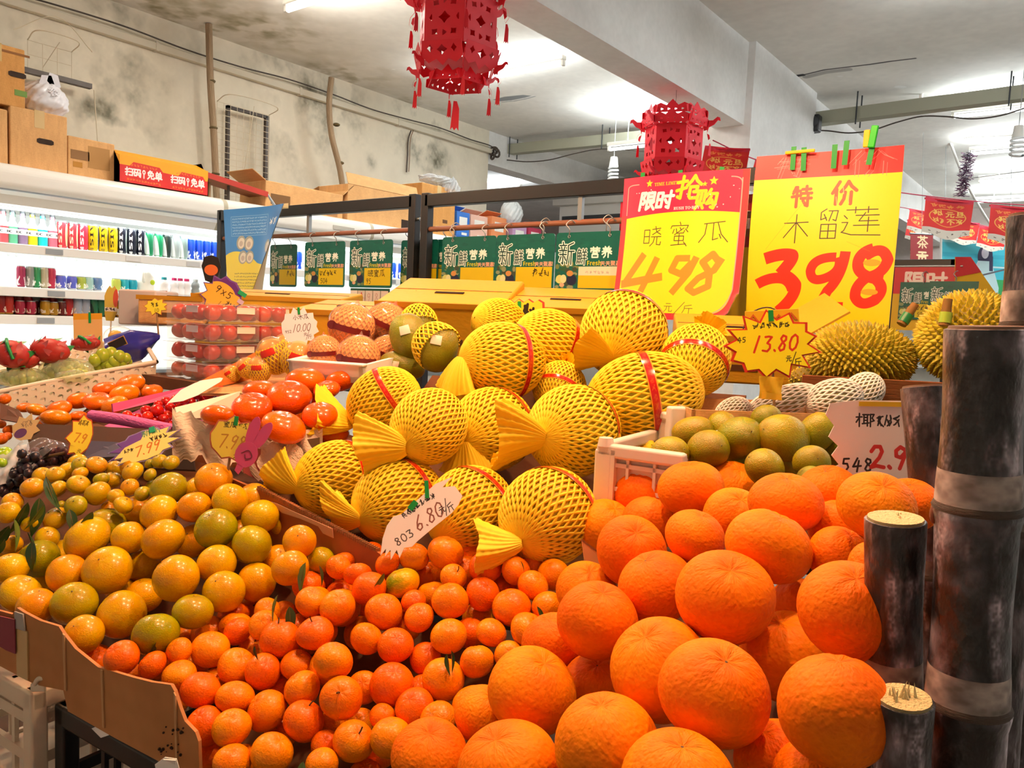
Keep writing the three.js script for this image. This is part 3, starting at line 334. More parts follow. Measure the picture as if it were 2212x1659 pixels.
{ // red and yellow promotion tray
  const X = -4.6, zA = hit(258, 400, 'x', X).z, zB = hit(449, 420, 'x', X).z, w = Math.abs(zA - zB), t = thing('promotion_tray', 'red and yellow cardboard promotion tray with slogan lettering', 'tray', V3(X - .1, TOPY, (zA + zB) / 2)); t.rotation.y = Math.PI / 2;
  const tx = paint(1024, 256, (x, W, H) => { x.fillStyle = '#d51d16'; x.fillRect(0, 0, W, H); x.fillStyle = '#f2a407'; x.beginPath(); x.moveTo(0, 0); x.lineTo(W, 0); x.lineTo(W, 110); x.lineTo(990, 110); x.lineTo(960, 70); x.lineTo(700, 60); x.lineTo(660, 105); x.lineTo(480, 100); x.lineTo(440, 60); x.lineTo(150, 50); x.lineTo(110, 90); x.lineTo(0, 90); x.fill();
    for (const o of [60, 570]) { x.save(); word(x, '扫码', o, 105, 84, 14, '#fff4f0', 1.05); x.strokeStyle = '#fff4f0'; x.lineWidth = 12; x.beginPath(); x.ellipse(o + 205, 130, 12, 16, 0, 0, 7); x.stroke(); x.beginPath(); x.moveTo(o + 205, 150); x.lineTo(o + 205, 186); x.stroke(); word(x, '免单', o + 240, 105, 84, 14, '#fff4f0', 1.05); scribble(x, o + 60, 66, 300, 26, 9, 3, '#f07a20'); scribble(x, o + 20, 208, 380, 24, 12, 3, '#f08a20'); x.restore(); } });
  const Fm = mat(0xffffff, .5, { map: tx }), Ym = mat(0xf0a20c, .5), Rm = mat(0xd01c18, .5), hgt = .155;
  part(t, 'front', bar(-w / 2, 0, .096, w / 2, hgt, .1), Fm); part(t, 'back', bar(-w / 2, 0, -.1, w / 2, hgt + .05, -.096), Ym);
  for (const s of [-1, 1]) part(t, 'side', extrude(outline([[-.1, 0], [.1, 0], [.1, .1], [.02, hgt + .05], [-.1, hgt + .05]]), .004).rotateY(Math.PI / 2).scale(1, 1, -1).translate(s * w / 2, 0, 0), Rm);
  part(t, 'bottom', bar(-w / 2, 0, -.1, w / 2, .004, .1), Rm); part(t, 'sloping_top', new THREE.BoxGeometry(w, .003, .13).rotateX(.35).translate(0, hgt + .02, .03), Ym);
}
topBox('brown carton with banner print and raised open flaps beside the wire racks', 574, 742, 405, .3, { print: [[-.32, .35, .16, .07, mat(0x6e4a22, .8)], [-.32, .12, .12, .02, INK], [.35, .2, .1, .05, mat(0xa07040, .8)]], flaps: [['l', .5, .12], ['r', .7, .14], ['b', -.5, .1]], tape: false });
topBox('torn brown carton with a ragged open corner beside the wrapped one', 752, 905, 412, .34, { flaps: [['f', 1.9, .09], ['b', -.3, .12]], print: [[.33, .12, .12, .09, HOLE]], tape: false });
topBox('pale carton wrapped in clear plastic at the end of the chiller', 912, 985, 402, .3, { mat: KRAFT2, print: [[.2, .3, .06, .03, INK], [-.1, .6, .1, .02, INK]] });
{ // clear and white plastic bags
  const blob = (w, h, d, amp, s) => { const g = new THREE.IcosahedronGeometry(1, 14), p = g.attributes.position; for (let i = 0; i < p.count; i++) { const x = p.getX(i), y = p.getY(i), z = p.getZ(i), a = Math.atan2(z, x), r = 1 + amp * (fbm(a * 2 + 9, y * 3 + 9, s) - .5) * 2 + amp * .8 * (Math.abs(Math.sin(a * 7 + y * 5 + s)) - .5); p.setXYZ(i, x * r * w / 2, y * r * h / 2, z * r * d / 2); } const m = mergeVertices(g.deleteAttribute('normal').deleteAttribute('uv')); m.computeVertexNormals(); return m; };
  const p = hit(105, 214, 'x', -4.72), t = thing('plastic_bag', 'knotted white plastic bag stuffed full on the brown carton', 'bag', p.clone().add(V3(-.06, .0, 0))); t.position.y = p.y;
  part(t, 'body', blob(.2, .2, .24, .12, 3), mat(0xe6e4ea, .28)); part(t, 'knot', blob(.05, .05, .06, .3, 5), mat(0xe6e4ea, .28), V3(.08, .03, -.01)); for (const [y, z, r] of [[.1, -.05, .5], [.09, .03, -.6]]) part(t, 'handle_loop', extrude(outline([[-.02, 0], [.02, 0], [.035, .06], [.0, .085], [-.035, .05]]), .004).rotateY(Math.PI / 2).rotateX(r).translate(.05, y - .03, z), mat(0xdddbe2, .3));
  const q = hit(945, 390, 'x', -4.75); const c = thing('clear_wrap', 'crumpled clear plastic wrap lying over the pale carton', 'wrap', q); part(c, 'sheet', blob(.2, .08, .34, .3, 8), film(0xf4f4f4, .2, { transmission: .6 })); part(c, 'tail', blob(.06, .2, .2, .3, 12), film(0xf4f4f4, .2, { transmission: .7 }), V3(.08, -.08, -.1));
  const q2 = hit(1105, 462, 'x', -4.9), c2 = thing('clear_bag', 'round clear plastic bag of goods behind the small boxes', 'bag', q2); part(c2, 'body', blob(.2, .26, .26, .1, 16), mat(0xd9dcdc, .2)); part(c2, 'knot', blob(.05, .06, .05, .3, 18), mat(0xd9dcdc, .2), V3(0, .14, 0));
}
{ // wire racks and timber on the wall
  const wire = mat(0xd9cbb0, .5), steel = mat(0x3a2c22, .5);
  const rack = (label, zA, zB, y0, y1, X, nz, ny, frame) => { const t = thing('wire_rack', label, 'rack', V3(X, y0, (zA + zB) / 2)), h = y1 - y0, w = Math.abs(zA - zB); for (let i = 0; i <= nz; i++) part(t, 'upright_wire', cyl(.0018, .0018, h, 5).translate(0, h / 2, -w / 2 + w * i / nz), wire); for (let j = 0; j <= ny; j++) part(t, 'cross_wire', cyl(.0018, .0018, w, 5).rotateX(Math.PI / 2).translate(0, h * j / ny, 0), wire); if (frame) { part(t, 'frame_post', bar(-.05, 0, -w / 2 - .02, -.02, h, -w / 2 + .01), steel); part(t, 'frame_post', bar(-.05, 0, w / 2 - .12, -.02, h, w / 2 - .1), steel); part(t, 'frame_rail', bar(-.05, h - .02, -w / 2, -.02, h, w / 2 - .1), steel); } part(t, 'top_wire', tube([V3(0, h, -w / 2), V3(.14, h + .03, -w / 2 + .02), V3(.14, h + .03, w / 2), V3(0, h, w / 2)], .0035, 24, 5), wire); part(t, 'stay_wire', rod(V3(.13, h, 0), V3(.02, .02, .05), .0025, 5), wire); return t; };
  const X = -5.28, a = hit(580, 300, 'x', X), b = hit(468, 300, 'x', X); rack('tall wire rack with dark steel frame leaning on the stained wall', b.z, a.z, TOPY, hit(540, 238, 'x', X).y, X, 8, 18, true);
  const c = hit(60, 150, 'x', X), d = hit(155, 150, 'x', X), r2 = rack('small wire rack on dark bar fixed above the plastic bag', c.z, d.z, hit(110, 160, 'x', X).y, hit(110, 100, 'x', X).y, X, 3, 2, false); part(r2, 'bar', bar(-.02, -.03, -.24, .02, 0, .3), steel); part(r2, 'gable_wire', tube([V3(0, .2, -.25), V3(0, .35, -.05), V3(0, .2, .2)], .003, 12, 5), wire); part(r2, 'lower_wire', rod(V3(0, -.03, -.26), V3(0, -.6, -.3), .003, 5), wire);
  const pole = (label, pts, r) => { const t = thing('timber_prop', label, 'pole', pts[0]); const q = pts.map((p) => p.clone().sub(pts[0])); part(t, 'pole', tube(q, r, 40, 9), mat(0x9c8468, .9, { bumpMap: roughBump, bumpScale: .006 })); for (const k of [.2, .45, .7]) part(t, 'knot', new THREE.SphereGeometry(r * 1.25, 8, 6).scale(1, .5, 1), M.stem, q[0].clone().lerp(q[q.length - 1], k)); return t; };
  pole('knotty timber prop rising from the wire rack to the ceiling', [hit(470, 405, 'x', -5.2).setY(TOPY), hit(462, 290, 'x', -5.2), hit(455, 180, 'x', -5.2), hit(451, 52, 'x', -5.2)].map((p) => (p.y = Math.min(p.y, CEIL), p)), .024);
  pole('crooked pale branch leaning on the wall above the torn carton', [hit(752, 452, 'x', -5.2).setY(TOPY), hit(735, 370, 'x', -5.2), hit(716, 290, 'x', -5.2), hit(711, 225, 'x', -5.2), hit(716, 168, 'x', -5.2)].map((p) => (p.y = Math.min(p.y, CEIL), p)), .024);
  const s = thing('shelf_board', 'loose red-edged shelf board with metal bracket on the chiller', 'board', hit(490, 400, 'x', -4.75)); part(s, 'board', box(.2, .02, .5, 0, 0, 0, .004).rotateX(-.12), mat(0x9a5a34, .6)); part(s, 'red_edge', box(.008, .035, .5, .1, 0, 0).rotateX(-.12), mat(0xb02a18, .5)); part(s, 'bracket', rod(V3(.08, -.02, -.25), V3(.1, -.16, -.36), .012, 6), M.metal); part(s, 'leg', rod(V3(.05, -.01, .02), V3(.05, -.18, .02), .01, 6), M.rope); part(s, 'leg', rod(V3(.05, -.01, .16), V3(.05, -.12, .16), .012, 6), M.wood);
}
{ // small bright boxes stored past the chiller, on a white cabinet
  const X = -4.8, y0 = hit(1040, 520, 'x', X).y, cab = thing('storage_cabinet', 'white storage cabinet past the end of the chiller', 'cabinet', V3(X - .25, 0, -6.3)); part(cab, 'body', bar(-.3, 0, -1.1, .3, y0, .75, .01), M.gloss); part(cab, 'door', bar(.3, .1, -.15, .312, y0 - .05, .7, .004), M.white); part(cab, 'door', bar(.3, .1, -1.05, .312, y0 - .05, -.18, .004), M.white);
  const bx = (n, l, x0, x1, yt, c, dd = .2) => { const zA = hit(x0, 490, 'x', X).z, zB = hit(x1, 490, 'x', X).z, h = hit(x0, yt, 'x', X).y - y0, w = Math.abs(zA - zB); const t = thing(n, l, 'box', V3(X - dd / 2, y0, (zA + zB) / 2)); part(t, 'body', bar(-dd / 2, 0, -w / 2, dd / 2, h, w / 2, .004), mat(c, .5)); part(t, 'flap', new THREE.BoxGeometry(dd * .6, .004, w).rotateZ(.4).translate(-dd * .1, h + .03, 0), mat(c, .6)); part(t, 'print', bar(dd / 2, h * .45, -w * .3, dd / 2 + .002, h * .8, w * .3), mat(0xf2efe8, .6)); part(t, 'print', bar(dd / 2, h * .1, -w * .3, dd / 2 + .002, h * .2, w * .1), mat(0xf2efe8, .6)); return t; };
  bx('gift_box', 'upright blue box with white lettering past the chiller', 986, 1014, 455, 0x2f6fc4); bx('gift_box', 'pale pink box with open dark flap past the chiller', 1017, 1053, 462, 0xe3b4a0); bx('gift_box', 'orange-sided box with open flap past the chiller', 1062, 1094, 466, 0xe08a58); bx('gift_box', 'low lilac box beside the clear bag', 1108, 1138, 486, 0xc49ac0); bx('gift_box', 'low crimson box at the end of the cabinet', 1142, 1170, 490, 0xb03050);
}
// ---------------------------------------------------------------- black rack with its hanging cards
{
  const rk = (label, x0, x1, stubs) => {
    const t = thing('display_rack', label, 'rack', V3((x0 + x1) / 2, 0, RZ)), w = (x1 - x0) / 2;
    for (const s of [-1, 1]) { part(t, 'post', bar(s * w - .016, 0, -.016, s * w + .016, 1.915, .016, .003), M.black); part(t, 'post', bar(s * w - .016, 0, -.44, s * w + .016, .92, -.41, .003), M.black); part(t, 'foot_rail', bar(s * w - .014, .08, -.42, s * w + .014, .11, 0), M.black); }
    part(t, 'top_rail', bar(-w, 1.868, -.016, w, 1.91, .016, .003), M.black); part(t, 'pipe', rod(V3(-w, 1.793, 0), V3(w, 1.793, 0), .009, 10), M.copper); part(t, 'shelf', bar(-w, .9, -.42, w, .92, .0), M.darkgrey); part(t, 'low_rail', bar(-w, 1.2, -.012, w, 1.23, .012), M.black);
    for (const x of stubs) part(t, 'stub', bar(x - (x0 + x1) / 2 - .007, 1.793, -.007, x - (x0 + x1) / 2 + .007, 1.87, .007), M.metal);
    for (const s of [-1, 1]) part(t, 'bolt', cyl(.006, .006, .03, 8).rotateZ(Math.PI / 2).translate(s * w + s * .012, 1.83, .0), M.metal);
    return t;
  };
  rk('black steel rack with price cards at the chiller end', -3.13, -1.965, [hit(668, 480, 'z', RZ).x]);
  rk('black steel rack carrying the two big yellow price posters', -1.905, -.47, [hit(1255, 450, 'z', RZ).x]);
}
const hook = (t, x, y) => part(t, 'hook', tube([V3(x, y, .004), V3(x + .004, y + .02, .008), V3(x - .006, y + .034, .012), V3(x + .004, y + .048, 0), V3(x + .012, y + .04, -.01)], .0018, 16, 5), M.metal);
const cardTex = (note, dark) => paint(512, 400, (x, w, h) => {
  x.fillStyle = dark ? '#0a3a30' : '#0d5f54'; x.fillRect(0, 0, w, h); const rg = (a, b, c, d, col) => { x.fillStyle = col; x.beginPath(); x.ellipse(a, b, c, d, 0, 0, 7); x.fill(); };
  for (let i = 0; i < 60; i++) rg(rnd(w), rnd(h), rnd(10, 40), rnd(4, 14), 'rgba(' + (i % 2 ? '40,130,110' : '6,60,54') + ',.18)');
  for (let i = 0; i < 26; i++) rg(rnd(5, 175), rnd(215, 380), rnd(10, 26), rnd(8, 20), ['#2c5a3c', '#6d7f4a', '#3c4a3a', '#84906a'][i % 4]);
  rg(40, 320, 30, 30, '#c8cf7c'); rg(70, 318, 24, 30, '#d6d8a0'); rg(135, 325, 40, 38, '#1d2440'); rg(120, 280, 26, 20, '#c08a4a'); rg(60, 360, 20, 14, '#d9a88a');
  for (const [lw, c] of [[22, '#f4f6f0'], [9, '#0b3f3a']]) { strokes(x, GLYPH['新'], 26, 62, 122, 160, lw, c); strokes(x, GLYPH['鲜'], 166, 110, 80, 112, lw * .8, c); }
  word(x, '营养', 268, 100, 76, 10, '#f4f6f0', 1.15); latin(x, 'Fresh', 246, 226, 42, '#d8c21c'); word(x, '天天聚惠', 350, 196, 34, 6, '#d8a088', 1.1); latin(x, '!', 494, 226, 40, '#d8a088');
  x.fillStyle = '#d6bb12'; x.fillRect(186, 234, 312, 146); if (note) { x.save(); note(x); x.restore(); }
});
const cardNotes = [(x) => scribble(x, 330, 240, 150, 60, 3, 5, '#2a2208'), (x) => { scribble(x, 200, 250, 220, 50, 5, 5, '#3a3008'); digits(x, '504', 210, 320, 30, 50, 5, '#3a3008'); }, (x) => { word(x, '晓蜜瓜', 230, 246, 64, 5, '#3a3008'); digits(x, '95', 210, 320, 30, 50, 5, '#3a3008'); }, (x) => { x.fillStyle = '#e8dcc0'; x.fillRect(186, 234, 312, 60); scribble(x, 240, 262, 180, 22, 6, 2, '#a8988a'); }, null];
const cardMats = cardNotes.map((n) => mat(0xffffff, .3, { map: cardTex(n) })), cardEdge = mat(0x0b4f44, .4);
function card(px0, px1, py, k, z, label, price) {
  const a = hit(px0, py, 'z', RZ + z), b = hit(px1, py, 'z', RZ + z), w = Math.abs(b.x - a.x), h = .172, sh = new THREE.Shape(), r = .012;
  sh.moveTo(-w / 2 + r, -h); sh.lineTo(w / 2 - r, -h); sh.quadraticCurveTo(w / 2, -h, w / 2, -h + r); sh.lineTo(w / 2, -r); sh.quadraticCurveTo(w / 2, 0, w / 2 - r, 0); sh.lineTo(-w / 2 + r, 0); sh.quadraticCurveTo(-w / 2, 0, -w / 2, -r); sh.lineTo(-w / 2, -h + r); sh.quadraticCurveTo(-w / 2, -h, -w / 2 + r, -h);
  const t = thing('price_card', label, 'sign', V3((a.x + b.x) / 2, 1.762, RZ + z), 'green price cards on the rack'); part(t, 'card', unitUV(extrude(sh, .003), -w / 2, w / 2, -h, 0), cardMats[k < 0 ? 0 : k]);
  for (const s of [-1, 1]) { hook(t, s * w * .3, -.012); part(t, 'eyelet', new THREE.TorusGeometry(.004, .0015, 5, 10).translate(s * w * .3, -.012, .002), M.metal); }
  if (price) { const p = part(t, 'digit_strip', box(w * .92, .075, .004, 0, -h - .04, 0, .002), mat(0x0c4a3a, .4)); for (let i = 0; i < 5; i++) part(p, 'digit_tile', box(w * .16, .05, .003, -w * .36 + i * w * .18, -h - .036, .003), i ? mat(0xe6ded8, .5, { map: paint(64, 96, (x, W, H) => { x.fillStyle = '#e9e2dc'; x.fillRect(0, 0, W, H); if (i > 1 && i < 4) digits(x, i === 2 ? '9' : '8', 14, 14, 36, 66, 5, '#c9a8a0'); if (i === 1) digits(x, '4', 12, 14, 40, 66, 10, '#cf3a34'); }) }) : mat(0xe6ded8, .5)); }
  return t;
}
card(585, 642, 522, -1, -.03, 'green price card half hidden behind the blue poster'); card(660, 746, 522, 1, .012, 'green price card with a pencilled name and number above the yellow carton'); card(757, 849, 518, 2, .012, 'green price card with digit tiles below it', true); card(868, 948, 518, 4, -.03, 'green price card half hidden by the rack posts', false); card(925, 975, 518, -1, -.04, 'green price card overlapped by its neighbour next to the rack posts'); card(957, 1073, 513, 4, .012, 'green price card with an empty smudged yellow panel'); card(1074, 1200, 509, 0, .015, 'green price card with a brown pen note in its corner'); card(1203, 1349, 505, 3, .018, 'green price card with a faded bleached panel');
for (let i = 0; i < 3; i++) { const h2 = thing('spare_hook', 'empty wire hook hanging on the copper pipe', 'hook', V3(hit([1178, 1312, 985][i], 500, 'z', RZ).x, 1.762, RZ + .005), 'empty hooks'); hook(h2, 0, 0); part(h2, 'eye', new THREE.TorusGeometry(.005, .0015, 5, 10), M.metal); }
// paper sheets that hang and curl
function sheet(name, label, x0, x1, y0, y1, z, tex, curl, o = {}) {
  const w = x1 - x0, h = y1 - y0, t = thing(name, label, o.cat || 'poster', V3((x0 + x1) / 2, y1, z), o.group), R = o.round || 0;
  const front = (off) => param(18, 24, (u, v, p) => { let X = (u - .5) * w * (1 + (o.taper || 0) * (1 - v)), Y = -(1 - v) * h; if (R) { const e = Math.max(0, R - (1 - Math.abs(u - .5) * 2) * w / 2) / R; const lift = R * (1 - Math.sqrt(Math.max(0, 1 - e * e))); if (Y < -h + lift) Y = -h + lift; } const c = curl(u, v); p.set(X, Y, c + off); });
  part(t, 'sheet', front(.001), mat(0xffffff, o.rough ?? .35, { map: tex, side: THREE.DoubleSide, clearcoat: o.coat ?? .3, clearcoatRoughness: .3 })); part(t, 'backing', front(-.0015), mat(o.back || 0xe8dcc0, .6, { side: THREE.DoubleSide }));
  return t;
}
const tapeBits = (t, list, len) => list.forEach(([x, y, r]) => { const b = part(t, 'green_tape', box(.012, len || .05, .001, 0, 0, 0), M.green, V3(x, y, .004)); b.rotation.z = r || 0; });
{ // 39.8
  const tex = paint(1024, 1300, (x, w, h) => {
    x.fillStyle = '#e4d20a'; x.fillRect(0, 0, w, h); x.fillStyle = '#d81f26'; x.fillRect(0, 0, w, 180); strokes(x, GLYPH['特'], 130, 10, 250, 170, 5, '#f2787a', .3); strokes(x, GLYPH['特'], 150, 20, 250, 170, 3, '#f2787a', .3); strokes(x, GLYPH['价'], 640, 5, 330, 190, 5, '#f2787a'); strokes(x, GLYPH['价'], 665, 15, 330, 190, 3, '#f2787a');
    strokes(x, GLYPH['特'], 285, 235, 150, 165, 22, '#c9491e'); strokes(x, GLYPH['价'], 560, 215, 180, 175, 24, '#c9491e'); x.strokeStyle = '#f0b070'; x.lineWidth = 5; for (const [a, b] of [[600, 330], [640, 250], [680, 320]]) { x.beginPath(); x.moveTo(a, b); x.lineTo(a + 10, b + 60); x.stroke(); }
    strokes(x, GLYPH['木'], 240, 440, 200, 220, 7, '#2c2410'); strokes(x, GLYPH['榴'].slice(4), 380, 400, 260, 240, 7, '#2c2410'); strokes(x, GLYPH['莲'], 640, 400, 280, 220, 7, '#2c2410');
    const red = '#d9290c', B = (pts, lw) => { x.strokeStyle = red; x.lineWidth = lw; x.lineCap = 'butt'; x.lineJoin = 'round'; x.beginPath(); x.moveTo(pts[0], pts[1]); for (let i = 2; i + 3 < pts.length; i += 4) x.quadraticCurveTo(pts[i], pts[i + 1], pts[i + 2], pts[i + 3]); x.stroke(); };
    B([130, 770, 260, 725, 330, 745, 350, 770, 250, 885], 88); B([250, 880, 330, 900, 370, 960, 380, 1050, 250, 1160], 84); B([80, 960, 180, 900, 270, 915, 330, 930, 350, 1000], 78);
    B([640, 760, 480, 760, 470, 860, 480, 960, 600, 900, 690, 850, 660, 760], 66); B([700, 720, 690, 900, 600, 1000, 560, 1080, 530, 1150], 70); x.fillStyle = red; x.fillRect(664, 1080, 48, 56);
    B([830, 760, 940, 660, 980, 780, 960, 880, 860, 900, 780, 960, 790, 1040, 830, 1120, 920, 1060, 990, 980, 920, 920], 72); B([960, 920, 800, 900, 790, 820, 780, 730, 880, 700], 74); x.fillStyle = '#e2a21a'; x.beginPath(); x.ellipse(880, 800, 58, 24, 0, 0, 7); x.fill(); x.beginPath(); x.ellipse(880, 1005, 56, 22, 0, 0, 7); x.fill();
    x.strokeStyle = 'rgba(190,150,10,.5)'; x.lineWidth = 3; x.beginPath(); x.moveTo(130, 700); x.lineTo(420, 300); x.moveTo(700, 650); x.lineTo(860, 720); x.stroke();
  });
  const t = sheet('price_poster', 'tall yellow price poster with big red 39.8 clipped to the rack', -.735, -.405, 1.5, 1.925, RZ + .06, tex, (u, v) => .015 * Math.sin(v * 3 + u * 2) - .02 * (1 - v) * u, {});
  for (const [x, y, r] of [[-.075, -.012], [-.05, -.016, .03], [.02, -.016], [.045, -.01, -.03], [.1, -.014, -.12]]) tapeBits(t, [[x, y, r]], .055);
  part(t, 'clip', box(.016, .05, .008, 0, 0, 0, .003).rotateZ(-.12), mat(0x23b52a, .3), V3(.103, .02, .008)); part(t, 'clip', box(.014, .04, .006, 0, 0, 0, .003), mat(0xe8b312, .3), V3(.088, .018, .003)); part(t, 'clip', box(.07, .008, .006, 0, 0, 0, .002), mat(0xe8b312, .3), V3(-.06, .002, .004));
  const under = sheet('folded_poster', 'plain yellow poster sheet folded over behind the durian', -.53, -.41, 1.41, 1.485, RZ + .1, paint(64, 64, (x) => { x.fillStyle = '#dfb510'; x.fillRect(0, 0, 64, 64); }), (u, v) => .06 * (1 - v) + .02 * Math.sin(u * 5), {});
}
{ // 4.98
  const tex = paint(1024, 1120, (x, w, h) => {
    x.fillStyle = '#ecde0a'; x.fillRect(0, 0, w, h); x.fillStyle = '#d8174a'; x.beginPath(); x.moveTo(0, 0); x.lineTo(w, 0); x.lineTo(w, 320); x.quadraticCurveTo(520, 260, 0, 330); x.fill(); x.strokeStyle = '#dc2430'; x.lineWidth = 70; x.lineCap = 'butt'; x.beginPath(); x.moveTo(w - 15, 0); x.lineTo(w - 15, 900); x.quadraticCurveTo(w - 40, 1090, 830, 1105); x.lineTo(420, 1105); x.stroke(); x.beginPath(); x.moveTo(15, 300); x.lineTo(15, 1120); x.stroke(); x.strokeStyle = '#f3a09a'; x.lineWidth = 8; x.beginPath(); x.moveTo(w - 48, 60); x.lineTo(w - 48, 880); x.quadraticCurveTo(w - 80, 1060, 800, 1072); x.stroke(); x.beginPath(); x.moveTo(48, 300); x.lineTo(48, 90); x.quadraticCurveTo(50, 60, 110, 60); x.lineTo(150, 60); x.moveTo(w - 48, 100); x.quadraticCurveTo(w - 50, 50, w - 130, 50); x.stroke(); x.lineCap = 'round';
    word(x, '限时', 160, 120, 150, 24, '#fdeef0', 1.02, .15); strokes(x, GLYPH['抢'], 480, 20, 200, 190, 26, '#f2c814', .15); strokes(x, GLYPH['购'], 640, 130, 170, 160, 24, '#f2c814', .15); latin(x, 'TIME LIMIT', 290, 84, 34, '#f2c814', 'serif'); latin(x, 'RUSH TO BUY', 470, 278, 30, '#fbe3e6', 'serif');
    const star = (a, b, r) => { x.fillStyle = '#f2c814'; x.beginPath(); for (let i = 0; i < 10; i++) { const q = i * Math.PI / 5 - 1.57, k = i % 2 ? r * .45 : r; x.lineTo(a + Math.cos(q) * k, b + Math.sin(q) * k); } x.fill(); }; star(245, 60, 32); star(770, 75, 36); star(705, 95, 22); for (let i = 0; i < 22; i++) { x.fillStyle = '#f6c6d0'; x.beginPath(); x.ellipse(rnd(70, 960), rnd(90, 290), rnd(2, 6), rnd(2, 6), 0, 0, 7); x.fill(); }
    strokes(x, GLYPH['晓'], 220, 390, 170, 170, 7, '#4a4214'); strokes(x, GLYPH['蜜'], 450, 370, 170, 190, 7, '#4a4214'); strokes(x, GLYPH['瓜'], 680, 370, 230, 170, 7, '#4a4214');
    const o = '#e68e14', B = (pts, lw, c = o) => { x.strokeStyle = c; x.lineWidth = lw; x.lineCap = 'butt'; x.beginPath(); x.moveTo(pts[0], pts[1]); for (let i = 2; i < pts.length; i += 2) x.lineTo(pts[i], pts[i + 1]); x.stroke(); };
    B([250, 610, 100, 830], 56); B([60, 850, 430, 790], 62); B([370, 640, 230, 960, 190, 1000], 54); x.lineJoin = 'round'; B([640, 650, 540, 650, 500, 740, 580, 770, 660, 680], 50); B([690, 640, 640, 760, 520, 920], 52); B([870, 690, 810, 620, 740, 680, 800, 760, 800, 860, 700, 910, 650, 880, 720, 800, 830, 740, 880, 650], 50);
    B([300, 960, 280, 1000], 24, '#b8a018'); B([200, 960, 240, 1020, 210, 1080], 8, '#9c8a18'); strokes(x, GLYPH['元'], 470, 985, 80, 80, 5, '#6a6018'); strokes(x, DIGIT['/'], 540, 980, 110, 110, 5, '#6a6018'); strokes(x, GLYPH['斤'], 620, 1000, 90, 70, 5, '#6a6018');
  });
  const t = sheet('price_poster', 'yellow and pink price poster with orange 4.98 and rounded bottom', -1.1, -.745, 1.515, 1.895, RZ + .07, tex, (u, v) => .035 * (1 - v) ** 2 + .02 * Math.sin(u * 3), { round: .07 });
  tapeBits(t, [[-.12, -.01], [-.01, -.012], [.1, -.012, -.2]], .045);
  const b = paint(256, 512, (x, w, h) => { x.fillStyle = '#e0b410'; x.fillRect(0, 0, w, h); x.fillStyle = '#cf1a40'; x.fillRect(0, 0, w, 130); x.fillStyle = '#c06a90'; x.beginPath(); x.ellipse(90, 70, 50, 40, 0, 0, 7); x.fill(); x.fillStyle = '#d8a0b8'; x.beginPath(); x.ellipse(150, 60, 30, 36, 0, 0, 7); x.fill(); x.strokeStyle = '#d82a20'; x.lineWidth = 14; x.strokeRect(0, 130, w, h); });
  sheet('price_poster', 'yellow poster with pink flower heading half hidden behind another', -1.165, -.95, 1.52, 1.85, RZ - .03, b, () => 0, {});
  const c = paint(256, 512, (x, w, h) => { x.fillStyle = '#d5a70e'; x.fillRect(0, 0, w, h); x.fillStyle = '#a81420'; x.fillRect(0, 0, w, 200); strokes(x, GLYPH['日'], 60, 60, 90, 90, 12, '#f0d8c8'); x.fillStyle = '#8a4a20'; x.fillRect(0, 130, w, 30); });
  sheet('price_poster', 'yellow poster with dark red heading showing between the two big ones', -.86, -.7, 1.5, 1.85, RZ - .03, c, () => 0, {});
}
{ // blue poster
  const tex = paint(768, 900, (x, w, h) => {
    x.fillStyle = '#2a80d0'; x.fillRect(0, 0, w, h); x.fillStyle = '#e8d838'; x.beginPath(); x.moveTo(0, 480); x.bezierCurveTo(150, 380, 330, 480, 420, 560); x.bezierCurveTo(560, 600, 680, 560, w, 620); x.lineTo(w, h); x.lineTo(0, h); x.fill();
    x.strokeStyle = '#8fc0e8'; x.lineWidth = 4; x.strokeRect(90, 80, 460, 200); for (let i = 0; i < 6; i++) scribble(x, 105, 96 + i * 30, 430, 18, 22, 2, '#bcdcf4'); scribble(x, 580, 120, 140, 70, 2, 8, '#e8f2fa'); for (let i = 0; i < 7; i++) scribble(x, 110, 660 + i * 32, 330, 16, 14, 2, '#5a5a30');
    const oy = (a, b, r) => { x.fillStyle = '#9aa09a'; x.beginPath(); x.ellipse(a, b, r, r * 1.25, .3, 0, 7); x.fill(); x.fillStyle = '#d8d6c8'; x.beginPath(); x.ellipse(a + 4, b + 4, r * .72, r * .95, .3, 0, 7); x.fill(); x.fillStyle = '#b8b0a8'; x.beginPath(); x.ellipse(a, b + 10, r * .4, r * .5, .3, 0, 7); x.fill(); };
    oy(210, 350, 58); oy(310, 360, 60); oy(230, 500, 56); oy(320, 500, 54); oy(590, 400, 56); oy(630, 470, 44);
  });
  const a = hit(490, 462, 'z', RZ + .04), b = hit(640, 455, 'z', RZ + .04); const t = sheet('oyster_poster', 'blue and yellow seafood poster curling off the rack', a.x, b.x - .02, 1.545, 1.905, RZ + .05, tex, (u, v) => Math.max(0, u - .55) ** 2 * (1 - v * .8) * .7 + .005, { back: 0xe4d2b0, taper: -.18 });
  part(t, 'tape', box(.05, .02, .001), mat(0xd8cfa8, .3), V3(.19, -.005, .006));
}
